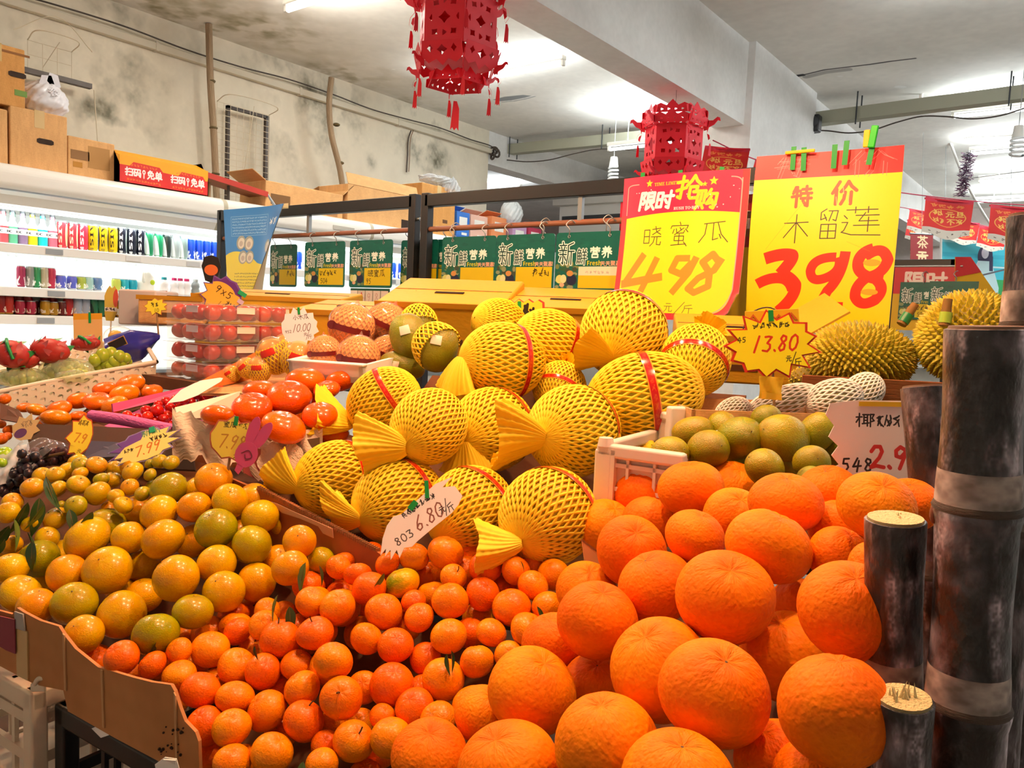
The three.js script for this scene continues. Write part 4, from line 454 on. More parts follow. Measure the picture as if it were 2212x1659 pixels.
// ---------------------------------------------------------------- red paper-cut lanterns
const lanternPaper = mat(0xee142e, .5, { side: THREE.DoubleSide });
function lantern(label, p, S) {
  const t = thing('paper_lantern', label, 'lantern', p, 'red paper lanterns'); t.rotation.y = .35;
  const holeAt = (sh, pts) => { const h = new THREE.Path(); pts.forEach(([x, y], i) => i ? h.lineTo(x, y) : h.moveTo(x, y)); h.closePath(); sh.holes.push(h); };
  const blob = (cx, cy, rx, ry, n = 8, ph = 0) => Array.from({ length: n }, (_, i) => { const a = -i / n * 6.2832 + ph, k = i % 2 ? .6 : 1; return [cx + Math.cos(a) * rx * k, cy + Math.sin(a) * ry * k]; });
  const W = .17 * S, H = .2 * S, sh = outline([[-W / 2, 0], [W / 2, 0], [W / 2, H], [-W / 2, H]]);
  for (const [x, y, a, b, n] of [[0, .5, .2, .16, 8], [-.22, .78, .13, .09, 8], [.22, .78, .13, .09, 8], [0, .82, .08, .08, 6], [-.24, .22, .13, .1, 8], [.24, .22, .13, .1, 8], [0, .2, .09, .09, 6], [-.34, .5, .06, .11, 6], [.34, .5, .06, .11, 6]]) holeAt(sh, blob(x * W, y * H, a * W * .78, b * H * .78, n, x * 3));
  const panelG = extrude(sh, .002), R6 = W * .866;
  const fr = outline([[-W * .62, 0], [W * .62, 0], [W * .66, .035 * S], [W * .4, .055 * S], [W * .2, .04 * S], [0, .075 * S], [-W * .2, .04 * S], [-W * .4, .055 * S], [-W * .66, .035 * S]]); for (const x of [-.35, -.12, .12, .35]) holeAt(fr, blob(x * W, .018 * S, .06 * W, .008 * S, 6));
  const frG = extrude(fr, .002);
  const low = outline([[-W * .5, .06 * S], [W * .5, .06 * S], [W * .52, 0], [W * .35, -.025 * S], [W * .15, -.01 * S], [0, -.035 * S], [-W * .15, -.01 * S], [-W * .35, -.025 * S], [-W * .52, 0]]); holeAt(low, blob(0, .025 * S, .14 * W, .02 * S)); holeAt(low, blob(-.3 * W, .03 * S, .08 * W, .016 * S)); holeAt(low, blob(.3 * W, .03 * S, .08 * W, .016 * S)); const lowG = extrude(low, .002);
  const br = outline([[0, 0], [.02, .005], [.045, -.02], [.05, -.05], [.035, -.07], [.03, -.055], [.04, -.045], [.035, -.025], [.02, -.015], [.03, .02], [.06, .035], [.08, .06], [.095, .055], [.09, .075], [.075, .08], [.05, .06], [.02, .06], [0, .05]].map(([x, y]) => [x * S, y * S])); const brG = extrude(br, .003);
  const tasselG = (w, h) => extrude(outline([[-w * .2, 0], [w * .2, 0], [w * .5, -h * .25], [w * .5, -h], [w * .25, -h * .9], [0, -h], [-w * .25, -h * .9], [-w * .5, -h]]), .003), tg = tasselG(.018 * S, .075 * S), tc = tasselG(.036 * S, .12 * S);
  for (let i = 0; i < 6; i++) {
    const a = i * Math.PI / 3, n = V3(Math.sin(a), 0, Math.cos(a)), put = (g, nm, r, y, tilt = 0) => { const m = part(t, nm, g, lanternPaper, n.clone().multiplyScalar(r).setY(y)); m.rotation.set(tilt, a, 0, 'YXZ'); return m; };
    put(panelG, 'panel', R6, 0); put(frG, 'top_frieze', R6 * 1.14, H + .005 * S, .12); put(frG, 'upper_frieze', R6 * 1.1, H + .06 * S, -.1); put(lowG, 'lower_frieze', R6 * 1.06, -.055 * S, .25); put(frG, 'bottom_frieze', R6 * .75, -.13 * S, -.3).scale.set(.7, .9, 1);
    const b = a + Math.PI / 6, c = V3(Math.sin(b), 0, Math.cos(b)); const q = part(t, 'bracket', brG, lanternPaper, c.clone().multiplyScalar(W * 1.02).setY(H * .92)); q.rotation.y = b - Math.PI / 2; const q2 = part(t, 'bracket', brG, lanternPaper, c.clone().multiplyScalar(W * .98).setY(-.09 * S)); q2.rotation.y = b - Math.PI / 2; q2.scale.setScalar(.65);
    const t1 = part(t, 'tassel', tg, lanternPaper, c.clone().multiplyScalar(W * 1.02 + .04 * S).setY(H * .92 - .075 * S)); t1.rotation.y = .6; const t2 = part(t, 'tassel', tg, lanternPaper, c.clone().multiplyScalar(W * .98 + .02 * S).setY(-.14 * S)); t2.rotation.y = .5;
  }
  part(t, 'centre_tassel', tc, lanternPaper, V3(0, -.19 * S, 0)).rotation.y = .6; part(t, 'base_ring', cyl(W * .7, W * .9, .004, 6), lanternPaper, V3(0, -.05 * S, 0)); part(t, 'top_ring', cyl(W, W, .004, 6), lanternPaper, V3(0, H, 0));
  part(t, 'hanging_string', cyl(.0015, .0015, Math.max(.05, 2.905 - p.y - H), 5).translate(0, H + (2.905 - p.y - H) / 2, 0), M.rope);
}
lantern('large red paper-cut palace lantern with tassels hanging from the beam', at(987, 118, 3.3), 1.0);
lantern('small-looking red paper lantern hanging above the yellow poster', at(1452, 352, 4.75), 1.0);
// ---------------------------------------------------------------- New Year pennants and the far side of the shop
const flagTex = paint(256, 340, (x, w, h) => { x.fillStyle = '#d3231e'; x.fillRect(0, 0, w, h); x.fillStyle = '#cc2a44'; x.fillRect(0, 0, w, 36); scribble(x, 30, 50, 190, 30, 4, 6, '#e8883a'); x.strokeStyle = '#eab04a'; x.lineWidth = 6; x.beginPath(); x.ellipse(128, 165, 100, 74, 0, 0, 7); x.stroke(); strokes(x, GLYPH['元'], 118, 104, 52, 56, 8, '#f0bc58'); strokes(x, GLYPH['旦'], 176, 104, 44, 54, 8, '#f0bc58'); scribble(x, 46, 106, 60, 52, 2, 7, '#f0bc58'); strokes(x, GLYPH['不'], 128, 168, 46, 52, 8, '#f0bc58'); scribble(x, 50, 172, 66, 44, 2, 7, '#f0bc58'); scribble(x, 178, 172, 40, 44, 1, 7, '#f0bc58'); x.fillStyle = '#d9cfc0'; x.beginPath(); x.moveTo(0, 285); x.quadraticCurveTo(128, 250, 256, 285); x.lineTo(256, 340); x.lineTo(0, 340); x.fill(); for (let i = 0; i < 18; i++) { x.fillStyle = '#6a5a50'; x.fillRect(rnd(250), rnd(290, 336), rnd(4, 12), rnd(4, 10)); } });
const flagMat = mat(0xffffff, .6, { map: flagTex, side: THREE.DoubleSide });
const flagGeo = param(8, 10, (u, v, p) => p.set((u - .5) * .29, (v - 1) * .225 - (1 - v) * (1 - v) * .02 * Math.cos((u - .5) * 6), .012 * Math.sin(u * 5 + v * 2)));
const flagBack = flagGeo.clone().translate(0, 0, -.001);
function pennant(px, py, d, rz, s, label, ry = 0) { const t = thing('festival_pennant', label, 'flag', at(px, py, d), 'red festival pennants'); facing(t, rz, ry); t.scale.setScalar(s); part(t, 'cloth', flagGeo, flagMat); part(t, 'hem', box(.29, .01, .004, 0, -.008, 0), M.redpaper); }
pennant(1572, 318, 5, -12, 1.0, 'red and gold pennant strung in front of the white pillar', -30); pennant(1680, 352, 5.2, -14, 1.0, 'red pennant peeping over the top of the tall yellow poster', -20);
pennant(2050, 430, 5.4, -5, 1.15, 'large red and gold pennant over the guitar poster'); pennant(2190, 445, 5.4, -4, 1.15, 'large red pennant beside the tall cane'); for (const [x, y, d] of [[1995, 455, 8], [2085, 478, 8], [2145, 492, 8], [1988, 478, 8.6]]) pennant(x, y, d, -8, 1, 'small far red pennant behind the larger ones');
{ const t = thing('pennant_string', 'thin red string carrying the large pennants', 'string'); part(t, 'string', tube([at(1540, 303, 4.9), at(1620, 340, 5.1), at(1760, 385, 5.3), at(1960, 418, 5.4), at(2120, 436, 5.4), at(2260, 446, 5.4)], .004, 50, 5), mat(0xc43a5a, .6));
  part(t, 'far_string', tube([at(1900, 440, 8.3), at(1985, 455, 8.2), at(2085, 478, 8), at(2145, 492, 8), at(2290, 520, 7.8)], .004, 30, 5), mat(0xc43a5a, .6));
  const pp = thing('guitar_poster', 'turquoise seaside poster of a person in white playing guitar', 'poster', at(2112, 582, 8.2)); facing(pp, -1, 12); for (const x of [-.4, .4]) part(pp, 'cord', cyl(.003, .003, 1.5, 5).translate(x, 1.08, -.005), M.grey);
  part(pp, 'panel', box(.9, .68, .02, 0, 0, 0), M.white); part(pp, 'print', box(.88, .66, .004, 0, 0, .012), mat(0xffffff, .5, { map: paint(512, 384, (x, w, h) => {
    x.fillStyle = '#45b4c6'; x.fillRect(0, 0, w, h); x.fillStyle = '#7cc8d2'; x.fillRect(0, 0, w, 40); x.fillStyle = '#38a3ba'; x.fillRect(0, 100, w, 26); x.fillStyle = '#c8e4e6'; x.fillRect(0, 170, w, 10); x.fillStyle = '#3a9a5a'; x.fillRect(0, 250, w, 134); x.fillStyle = '#cfe8e4'; x.fillRect(0, 180, 200, 70);
    x.fillStyle = '#33344e'; x.beginPath(); x.ellipse(300, 110, 52, 70, .2, 0, 7); x.fill(); x.fillStyle = '#c8ccd8'; x.beginPath(); x.ellipse(300, 92, 26, 34, .1, 0, 7); x.fill(); x.fillStyle = '#c2dfe2'; x.beginPath(); x.moveTo(250, 140); x.lineTo(345, 140); x.lineTo(400, 300); x.lineTo(390, 384); x.lineTo(200, 384); x.lineTo(200, 230); x.fill(); x.fillStyle = '#33344e'; x.fillRect(330, 110, 26, 90); x.fillStyle = '#cfc4a4'; x.beginPath(); x.ellipse(220, 250, 66, 52, -.3, 0, 7); x.fill(); x.fillStyle = '#5a4a3a'; x.beginPath(); x.ellipse(240, 240, 16, 16, 0, 0, 7); x.fill(); x.strokeStyle = '#5a5a62'; x.lineWidth = 10; x.beginPath(); x.moveTo(260, 232); x.lineTo(440, 186); x.stroke(); x.strokeStyle = '#c8ccd4'; x.lineWidth = 16; x.beginPath(); x.moveTo(255, 160); x.lineTo(190, 210); x.lineTo(250, 236); x.stroke(); }) }));
  const tp = thing('tea_banner', 'narrow red tea banner with gold characters on the far side', 'banner', at(1990, 575, 7.6)); facing(tp, -1, 10); part(tp, 'cord', cyl(.002, .002, 1.6, 5).translate(0, 1.1, 0), M.grey); part(tp, 'cloth', box(.24, .62, .006), mat(0xffffff, .6, { map: paint(160, 400, (x, w, h) => { x.fillStyle = '#8a2224'; x.fillRect(0, 0, w, h); strokes(x, GLYPH['茶'], 45, 10, 80, 80, 9, '#f0d8a8'); strokes(x, GLYPH['贡'], 40, 105, 90, 90, 12, '#f0d8a8'); strokes(x, GLYPH['秋'], 45, 210, 80, 80, 9, '#f0d8a8'); strokes(x, GLYPH['茶'], 40, 305, 85, 85, 11, '#f0d8a8'); }) })); part(tp, 'rail', cyl(.008, .008, .26, 8).rotateZ(Math.PI / 2).translate(0, .31, 0), M.metal);
  // second rack far right with its cards
  const r = thing('display_rack', 'black rack with red posters beyond the durians', 'rack', V3(0, 0, -3.6)), L = hit(1925, 572, 'z', -3.6), Rr = hit(2066, 568, 'z', -3.6); part(r, 'top_rail', bar(L.x, L.y - .02, -.02, Rr.x, L.y + .02, .02, .003), M.black); for (const x of [L.x, Rr.x]) part(r, 'post', bar(x - .02, 0, -.02, x + .02, L.y + .02, .02, .003), M.black); part(r, 'pipe', rod(V3(L.x, L.y - .12, 0), V3(Rr.x, L.y - .12, 0), .009, 8), M.copper);
  const red = thing('rack_poster', 'red and yellow limited offer poster on the far rack', 'poster', V3((L.x * .4 + Rr.x * .6), L.y - .14, -3.56)); part(red, 'sheet', box(.24, .26, .002), mat(0xffffff, .4, { map: paint(256, 256, (x, w, h) => { x.fillStyle = '#d8ac10'; x.fillRect(0, 0, w, h); x.fillStyle = '#c8162e'; x.fillRect(0, 0, w, 110); word(x, '限时', 40, 20, 80, 12, '#f6e2e0'); }) })); part(red, 'rod', cyl(.004, .004, .25, 6).rotateZ(Math.PI / 2).translate(0, .13, 0), M.metal);
  const y2 = thing('rack_poster', 'yellow poster slanting down from the far black rack', 'poster', hit(2085, 610, 'z', -3.57)); facing(y2, 0); part(y2, 'sheet', extrude(outline([[-.04, .1], [.02, .1], [.16, -.1], [-.04, -.1]]), .003), mat(0xd9ab10, .45)); part(y2, 'heading', extrude(outline([[-.04, .1], [.02, .1], [.062, .04], [-.04, .02]]), .001).translate(0, 0, .003), mat(0xc4262a, .45));
  for (const [x, k] of [[1992, 1], [2060, 4]]) { const q = hit(x, 650, 'z', -3.55), c = thing('price_card', k === 1 ? 'green price card with scrawled note on the far rack' : 'green price card beside the far rack post', 'sign', V3(q.x, q.y, -3.55), 'green price cards on the rack'); part(c, 'card', box(.17, .15, .004, 0, 0, k === 4 ? .03 : 0), cardMats[k]); hook(c, 0, .07); }
  const far = thing('far_shelving', 'pale goods shelving along the distant wall', 'shelving', V3(-2.6, 0, -12.6)); part(far, 'back', bar(-3.4, 0, -.3, 6, 1.9, -.25), M.offwhite); for (let i = 0; i < 5; i++) part(far, 'shelf', bar(-3.4, .3 + i * .38, -.25, 6, .33 + i * .38, .2), M.white); for (let i = 0; i < 7; i++) part(far, 'upright', bar(-3.4 + i * 1.56, 0, -.25, -3.36 + i * 1.56, 1.9, .2), M.grey);
  const un = thing('white_cabinet', 'white boxy cabinet seen through the gap under the beam', 'cabinet', hit(1270, 455, 'z', -9).setY(0)); const hh = hit(1270, 448, 'z', -9).y; part(un, 'body', bar(-.25, 0, -.3, 1.9, hh, .3, .01), M.white); part(un, 'hood', bar(-.3, hh - .02, -.35, 2, hh + .12, .4, .01), M.offwhite); part(un, 'dark_gap', bar(-.2, hh - .2, .3, 1.8, hh - .15, .31), M.darkgrey);
}
// ---------------------------------------------------------------- fruit
const pore = grey(512, 256, (u, v) => { const a = vnoise(u * 90, v * 48, 7, 90, 48), b = vnoise(u * 200, v * 110, 8, 200, 110), c = fbm(u * 12, v * 8, 4, 3, 12, 8); return .45 * c + .4 * a + .15 * b; });
const poreFine = grey(512, 256, (u, v) => .6 * vnoise(u * 160, v * 90, 17, 160, 90) + .4 * fbm(u * 8, v * 6, 4, 3, 8, 6));
const mottle = dataTex(256, 128, (u, v) => { const n = fbm(u * 5, v * 4, 33, 4, 5, 4), m = vnoise(u * 80, v * 44, 35, 80, 44); return [236 + n * 24 - m * 8, 196 + n * 74 - m * 18, 120 + n * 80 - m * 30]; });
const blush = dataTex(256, 128, (u, v) => { const n = fbm(u * 4, v * 3, 53, 4, 4, 3), g = Math.max(0, n - .46) * 2.2; return [255 - g * 190, 240 - g * 60, 200 - g * 150]; });
const peel = (c, rough = .42, o = {}) => mat(c, rough, { specularIntensity: .28, map: mottle, bumpMap: pore, bumpScale: .0008, clearcoat: .22, clearcoatRoughness: .25, ...o });
function fixSeam(g, w, h) { const n = g.attributes.normal, a = V3(), b = V3(); for (let j = 0; j <= h; j++) { const i0 = j * (w + 1), i1 = i0 + w; a.fromBufferAttribute(n, i0); b.fromBufferAttribute(n, i1); a.add(b).normalize(); n.setXYZ(i0, a.x, a.y, a.z); n.setXYZ(i1, a.x, a.y, a.z); } for (const j of [0, h]) { a.set(0, 0, 0); for (let i = 0; i <= w; i++) a.add(b.fromBufferAttribute(n, j * (w + 1) + i)); a.normalize(); for (let i = 0; i <= w; i++) n.setXYZ(j * (w + 1) + i, a.x, a.y, a.z); } return g; }
function fruitGeo({ flat = .88, top = .12, bottom = .06, lobes = 9, lobeAmp = .012, lump = .03, w = 30, h = 20, s = 1, pear = 0, bend = 0 }) {
  const g = new THREE.SphereGeometry(1, w, h), p = g.attributes.position, v = V3();
  for (let i = 0; i < p.count; i++) {
    v.fromBufferAttribute(p, i).normalize(); const th = Math.acos(Math.max(-1, Math.min(1, v.y))), ph = Math.atan2(v.z, v.x), near = Math.exp(-((th / .5) ** 2)), far = Math.exp(-(((Math.PI - th) / .4) ** 2));
    let r = 1 - top * Math.exp(-((th / .27) ** 2)) - bottom * far + lobeAmp * Math.cos(ph * lobes + s) * near * 2 * Math.min(1, th * 5) + lump * (Math.sin(v.x * 2.1 + s) * Math.sin(v.y * 2.4 + s * 2) + Math.sin(v.z * 2.7 + s * 3) * .6) + pear * Math.max(0, v.y) * .3;
    p.setXYZ(i, v.x * r + bend * v.y * v.y, v.y * r * flat, v.z * r);
  }
  g.computeVertexNormals(); return fixSeam(g, w, h);
}
const geos = (n, o) => Array.from({ length: n }, (_, i) => fruitGeo({ ...o, s: i * 2.3 + 1, flat: o.flat + (i % 3 - 1) * .05 }));
const calyxGeo = merge([new THREE.SphereGeometry(.075, 8, 6).scale(1, .45, 1), ...[0, 1, 2, 3, 4].map((i) => new THREE.ConeGeometry(.045, .11, 4).rotateZ(-1.6).translate(.07, 0, 0).rotateY(i * 1.257))]);
const scarGeo = new THREE.SphereGeometry(.05, 8, 6).scale(1, .35, 1), twigGeo = tube([V3(0, 0, 0), V3(.05, .2, .03), V3(.16, .42, 0)], .035, 6, 6);
const leafGeo = param(6, 12, (u, v, p) => { const w = .42 * Math.sin(Math.PI * Math.pow(v, .8)) * (1 - .3 * v); p.set((u - .5) * w, .12 * Math.abs(u - .5) * w * 2 - .35 * v * v * .5, v); });
const CALYX = mat(0x4f5a22, .7);
const KIND = {
  big: { name: 'ponkan_orange', cat: 'orange', group: 'big ponkan oranges heaped beside the canes', labels: ['large matte orange ponkan heaped beside the sugar canes'], geo: geos(4, { flat: .93, top: .12, bottom: .05, lobes: 8, lobeAmp: .010, lump: .028, w: 40, h: 26 }), mats: [0xff8e00, 0xfe8400, 0xff9800].map((c) => peel(c, .55, { clearcoat: 0, specularIntensity: .3, bumpScale: .0012 })), stem: 'scar' },
  mand: { name: 'mandarin', cat: 'mandarin', group: 'small mandarins in the torn cardboard box', labels: ['small orange mandarin in the torn cardboard box'], geo: geos(4, { flat: .92, top: .1, bottom: .05, lobes: 7, lobeAmp: .012, lump: .035 }), mats: [0xfc8a00, 0xf87600, 0xfe9600, 0xfc9e00].map((c) => peel(c, .38)), stem: 'scar' },
  mandg: { name: 'mandarin', cat: 'mandarin', group: 'small mandarins in the torn cardboard box', labels: ['small mandarin with a green-tinged skin among the orange ones'], geo: null, mats: [peel(0xf0b800, .38, { map: blush })], stem: 'scar' },
  gold: { name: 'golden_orange', cat: 'orange', group: 'glossy golden oranges in the cardboard box', labels: ['glossy golden yellow orange in the cardboard box'], geo: geos(4, { flat: .98, top: .05, bottom: .03, lobes: 6, lobeAmp: .004, lump: .02 }), mats: [0xecba00, 0xe4be00, 0xeeac00, 0xe8c600].map((c) => peel(c, .25, { clearcoat: .42, clearcoatRoughness: .18, bumpMap: poreFine, bumpScale: .0005 })), stem: 'scar' },
  goldg: { name: 'golden_orange', cat: 'orange', group: 'green-skinned oranges among the golden ones', labels: ['glossy green-skinned orange among the golden ones'], geo: null, mats: [0xa0a800, 0xb6b000].map((c) => peel(c, .25, { clearcoat: .42, clearcoatRoughness: .18, bumpMap: poreFine, bumpScale: .0005 })), stem: 'scar' },
  kum: { name: 'sugar_mandarin', cat: 'mandarin', group: 'little leafy sugar mandarins', labels: ['little yellow sugar mandarin in the leafy heap'], geo: geos(4, { flat: .9, top: .06, bottom: .04, lobes: 6, lobeAmp: .006, lump: .035, w: 24, h: 16 }), mats: [0xdcbe00, 0xd4ba00, 0xe2b000].map((c) => peel(c, .28, { clearcoat: .5, clearcoatRoughness: .2, bumpMap: poreFine, bumpScale: .0004 })), stem: 'calyx' },
  kumg: { name: 'sugar_mandarin', cat: 'mandarin', group: 'little greenish sugar mandarins', labels: ['little greenish sugar mandarin in the leafy heap'], geo: null, mats: [0xaaae00, 0xbab200].map((c) => peel(c, .28, { clearcoat: .5, clearcoatRoughness: .2, bumpMap: poreFine, bumpScale: .0004 })), stem: 'calyx' },
  wog: { name: 'red_tangerine', cat: 'tangerine', group: 'shiny red tangerines in the paper-lined box', labels: ['shiny red-orange tangerine in the torn paper-lined box'], geo: geos(3, { flat: .74, top: .1, bottom: .06, lobes: 7, lobeAmp: .012, lump: .03 }), mats: [0xf86c00, 0xf46200, 0xf87600].map((c) => peel(c, .22, { clearcoat: .7, clearcoatRoughness: .15 })), stem: 'scar' },
  tang: { name: 'flat_tangerine', cat: 'tangerine', group: 'tangerines beside the grape crate', labels: ['shiny flat tangerine heaped beside the perforated grape crate'], geo: geos(3, { flat: .72, top: .1, bottom: .06, lobes: 7, lobeAmp: .014, lump: .03 }), mats: [0xf87a00, 0xf88800, 0xf89a00].map((c) => peel(c, .25, { clearcoat: .6, clearcoatRoughness: .2 })), stem: 'scar' },
  edge: { name: 'loose_orange', cat: 'orange', group: 'oranges behind the dark grapes', labels: ['small orange lying behind the dark grapes'], geo: geos(2, { flat: .9, top: .06, bottom: .04, lobes: 6, lobeAmp: .006, lump: .02 }), mats: [peel(0xe8780e, .3)], stem: 'scar' },
  apple: { name: 'green_apple', cat: 'apple', group: 'green apples beside the dark grapes', labels: ['bright green apple beside the dark grapes'], geo: geos(2, { flat: .88, top: .2, bottom: .12, lobes: 5, lobeAmp: .01, lump: .02 }), mats: [mat(0x93c01a, .25, { clearcoat: .5 })], stem: 'scar' },
  cherry: { name: 'cherry_tomato', cat: 'tomato', group: 'cherry tomatoes in the pink paper box', labels: ['glossy red cherry tomato in the pink paper box'], geo: geos(2, { flat: 1.05, top: .04, bottom: .02, lobes: 5, lobeAmp: 0, lump: .015, w: 18, h: 12 }), mats: [0xc41408, 0xd22a0a, 0xb80e0a].map((c) => mat(c, .15, { clearcoat: .6 })), stem: 'calyx' },
  mango: { name: 'olive_mango', cat: 'mango', group: 'olive mangoes in the white crate', labels: ['small olive-green mango heaped in the white crate'], geo: geos(3, { flat: 1.3, top: .02, bottom: .02, lobes: 4, lobeAmp: 0, lump: .04, bend: .06 }), mats: [0x9ca212, 0x8c9a14, 0xa6a616].map((c) => mat(c, .4, { map: mottle, bumpMap: poreFine, bumpScale: .0006 })), stem: 'scar' },
};
KIND.mandg.geo = KIND.mand.geo; KIND.goldg.geo = KIND.gold.geo; KIND.kumg.geo = KIND.kum.geo;
const pileOf = { big: depthPlane([1540, 1500, .63], [1490, 1055, 1.0], [1130, 1490, .78]), mand: depthPlane([600, 1630, .87], [950, 1200, 1.09], [350, 1400, 1.02]), gold: depthPlane([470, 1040, 1.27], [280, 1330, 1.08], [60, 1230, 1.19]), wog: depthPlane([620, 900, 1.38], [520, 850, 1.47], [680, 840, 1.5]), tang: depthPlane([200, 870, 1.78], [300, 820, 1.9], [60, 900, 1.72]), cherry: depthPlane([350, 890, 1.66], [450, 850, 1.7], [280, 900, 1.64]), mango: depthPlane([1500, 960, 1.15], [1720, 990, 1.07], [1650, 870, 1.25]) };
for (const [k, v] of [['mandg', 'mand'], ['goldg', 'gold'], ['kum', 'gold'], ['kumg', 'gold'], ['edge', 'tang'], ['apple', 'gold']]) pileOf[k] = pileOf[v];
const fruits = [];
function spread(kind, ox, oy, sc, list) { for (const [x, y, rx, ry, back, m] of list) fruits.push({ kind, px: ox + x / sc, py: oy + y / sc, rx: rx / sc, ry: (ry || rx) / sc, back: back || 0, m }); }
spread('big', 1300, 990, 2.4254, [[467, 160, 180, 150], [205, 205, 98, 95, 1], [680, 150, 112, 0, 1.2], [970, 232, 222, 145], [1440, 250, 215, 165], [490, 415, 163, 140], [150, 485, 170, 180], [880, 460, 220, 200], [255, 320, 115, 105, 1.3], [690, 310, 115, 0, 1.5], [1230, 505, 150, 140, .9], [282, 672, 190, 195], [660, 727, 247, 235], [1292, 800, 237, 255], [310, 1105, 262, 245, .4], [592, 1225, 268, 275], [960, 980, 235, 0, 1.2], [1020, 800, 150, 0, 1.8], [1222, 1325, 276, 280], [400, 1710, 290, 280], [920, 1570, 185, 215, 1.2], [70, 350, 85, 0, 1.2], [1215, 330, 95, 0, 1.3], [1185, 205, 95, 0, 1.2], [1100, 1640, 200, 0, 1.8]]);
spread('big', 0, 0, 1, [[1293, 1341, 83, 83], [1310, 1612, 108, 104], [1281, 1470, 52, 55, 1.2], [1148, 1492, 92, 92], [1097, 1662, 118, 96], [930, 1634, 88, 70], [1045, 1543, 50, 48, .8], [1192, 1385, 50, 0, .8], [1268, 1272, 52, 45, .8], [1900, 1230, 60, 60, 1.2], [1960, 1090, 60, 55, 1]]);
spread('gold', 0, 950, 2.34, [[445, 495, 126, 102], [680, 365, 80, 75, .8], [805, 370, 105, 80], [1080, 200, 100, 80], [985, 340, 85, 80], [1165, 310, 88, 84], [1278, 302, 60, 55, .9], [1318, 395, 92, 88], [1428, 412, 78, 82, .9], [1515, 515, 90, 75], [650, 495, 84, 78], [825, 500, 110, 98], [962, 512, 62, 80, 1], [65, 655, 88, 76], [340, 680, 96, 92], [545, 660, 130, 108], [712, 640, 86, 82, .9], [898, 696, 110, 115], [1100, 630, 102, 86], [1392, 602, 66, 62, 1], [1470, 650, 92, 92], [1130, 780, 102, 100], [1285, 725, 95, 92], [105, 775, 106, 92], [215, 712, 60, 55, 1], [182, 838, 96, 86], [615, 882, 122, 110], [718, 795, 86, 90, .8], [425, 985, 100, 92], [310, 590, 55, 0, 1], [20, 560, 40, 0, .8], [1010, 260, 60, 0, 1.2], [1180, 480, 60, 0, 1.5], [620, 770, 60, 0, 1.4]]);
spread('goldg', 0, 950, 2.34, [[545, 425, 92, 82, .7], [855, 245, 95, 80], [1092, 448, 105, 95], [1270, 535, 96, 92], [195, 600, 98, 84], [375, 825, 112, 98], [975, 872, 112, 80], [805, 985, 120, 98], [1630, 625, 70, 60, .8]]);
spread('kum', 0, 950, 6.144, [[1285, 335, 150, 112], [740, 460, 125, 105], [1070, 445, 118, 80, .5], [905, 400, 62, 0, 1], [1045, 590, 152, 125], [1480, 520, 105, 0, 1], [1500, 395, 75, 0, 1], [1740, 340, 168, 110, .7], [1760, 420, 146, 120], [1720, 625, 118, 105], [1540, 745, 105, 95], [1290, 720, 172, 150], [430, 632, 148, 135], [760, 655, 142, 110], [165, 830, 145, 105], [110, 960, 182, 105], [728, 1052, 178, 140], [420, 1110, 136, 110], [628, 1310, 168, 120], [140, 1395, 152, 128], [1640, 865, 135, 110], [1450, 920, 75, 40, 1], [560, 480, 90, 0, 1.4], [1000, 330, 80, 0, 1.4]]);
spread('kumg', 0, 950, 6.144, [[1070, 330, 128, 92], [1350, 520, 118, 82], [1990, 470, 98, 72], [1990, 320, 62, 0, .8], [2120, 285, 98, 100], [2270, 300, 115, 95], [2010, 600, 105, 80, .7], [1890, 715, 120, 82], [1010, 872, 148, 125], [800, 862, 82, 40, .8], [2230, 520, 90, 70, .4], [2370, 560, 85, 65, .6], [20, 1300, 60, 0, 1]]);
spread('mand', 340, 1190, 5.53, [[960, 715, 155, 110], [1090, 700, 100, 0, 1], [1310, 720, 180, 120, .3], [1270, 885, 190, 150], [895, 850, 165, 110, .8], [950, 965, 172, 150], [600, 935, 155, 110], [325, 995, 132, 105], [640, 1170, 222, 205], [245, 1205, 165, 130], [1470, 1055, 222, 225], [1735, 925, 125, 0, 1], [1930, 990, 216, 190], [1890, 635, 190, 190], [2150, 690, 185, 215], [2040, 330, 100, 170], [1820, 375, 115, 110], [2185, 200, 140, 150], [2200, 380, 90, 0, .6], [1140, 1150, 80, 0, 1.2], [950, 1390, 220, 215], [1240, 1455, 205, 195], [1680, 1365, 200, 165], [2040, 1345, 205, 215], [265, 1475, 215, 165], [1735, 1650, 212, 205], [1450, 1640, 95, 0, 1.2], [10, 1350, 100, 120], [1560, 830, 80, 0, 1.2], [420, 1330, 70, 0, 1.2]]);
spread('mand', 0, 1190, 6.144, [[1640, 1410, 228, 205, 0, 1], [1270, 1415, 125, 105, .3], [2040, 1500, 190, 170], [1750, 1645, 110, 70]]);
spread('mand', 340, 1400, 6.144, [[570, 555, 258, 218, 0, 1], [1050, 645, 290, 195], [1430, 840, 250, 262], [1942, 972, 252, 268], [640, 1040, 240, 245, .5, 1], [1000, 1052, 226, 258], [1530, 1390, 272, 262], [990, 1505, 262, 208], [692, 1372, 135, 130, 0, 1], [1620, 1115, 130, 0, 1.3], [230, 660, 110, 0, 1.3], [800, 470, 120, 0, 1.5], [1120, 1500, 110, 0, 2]]);
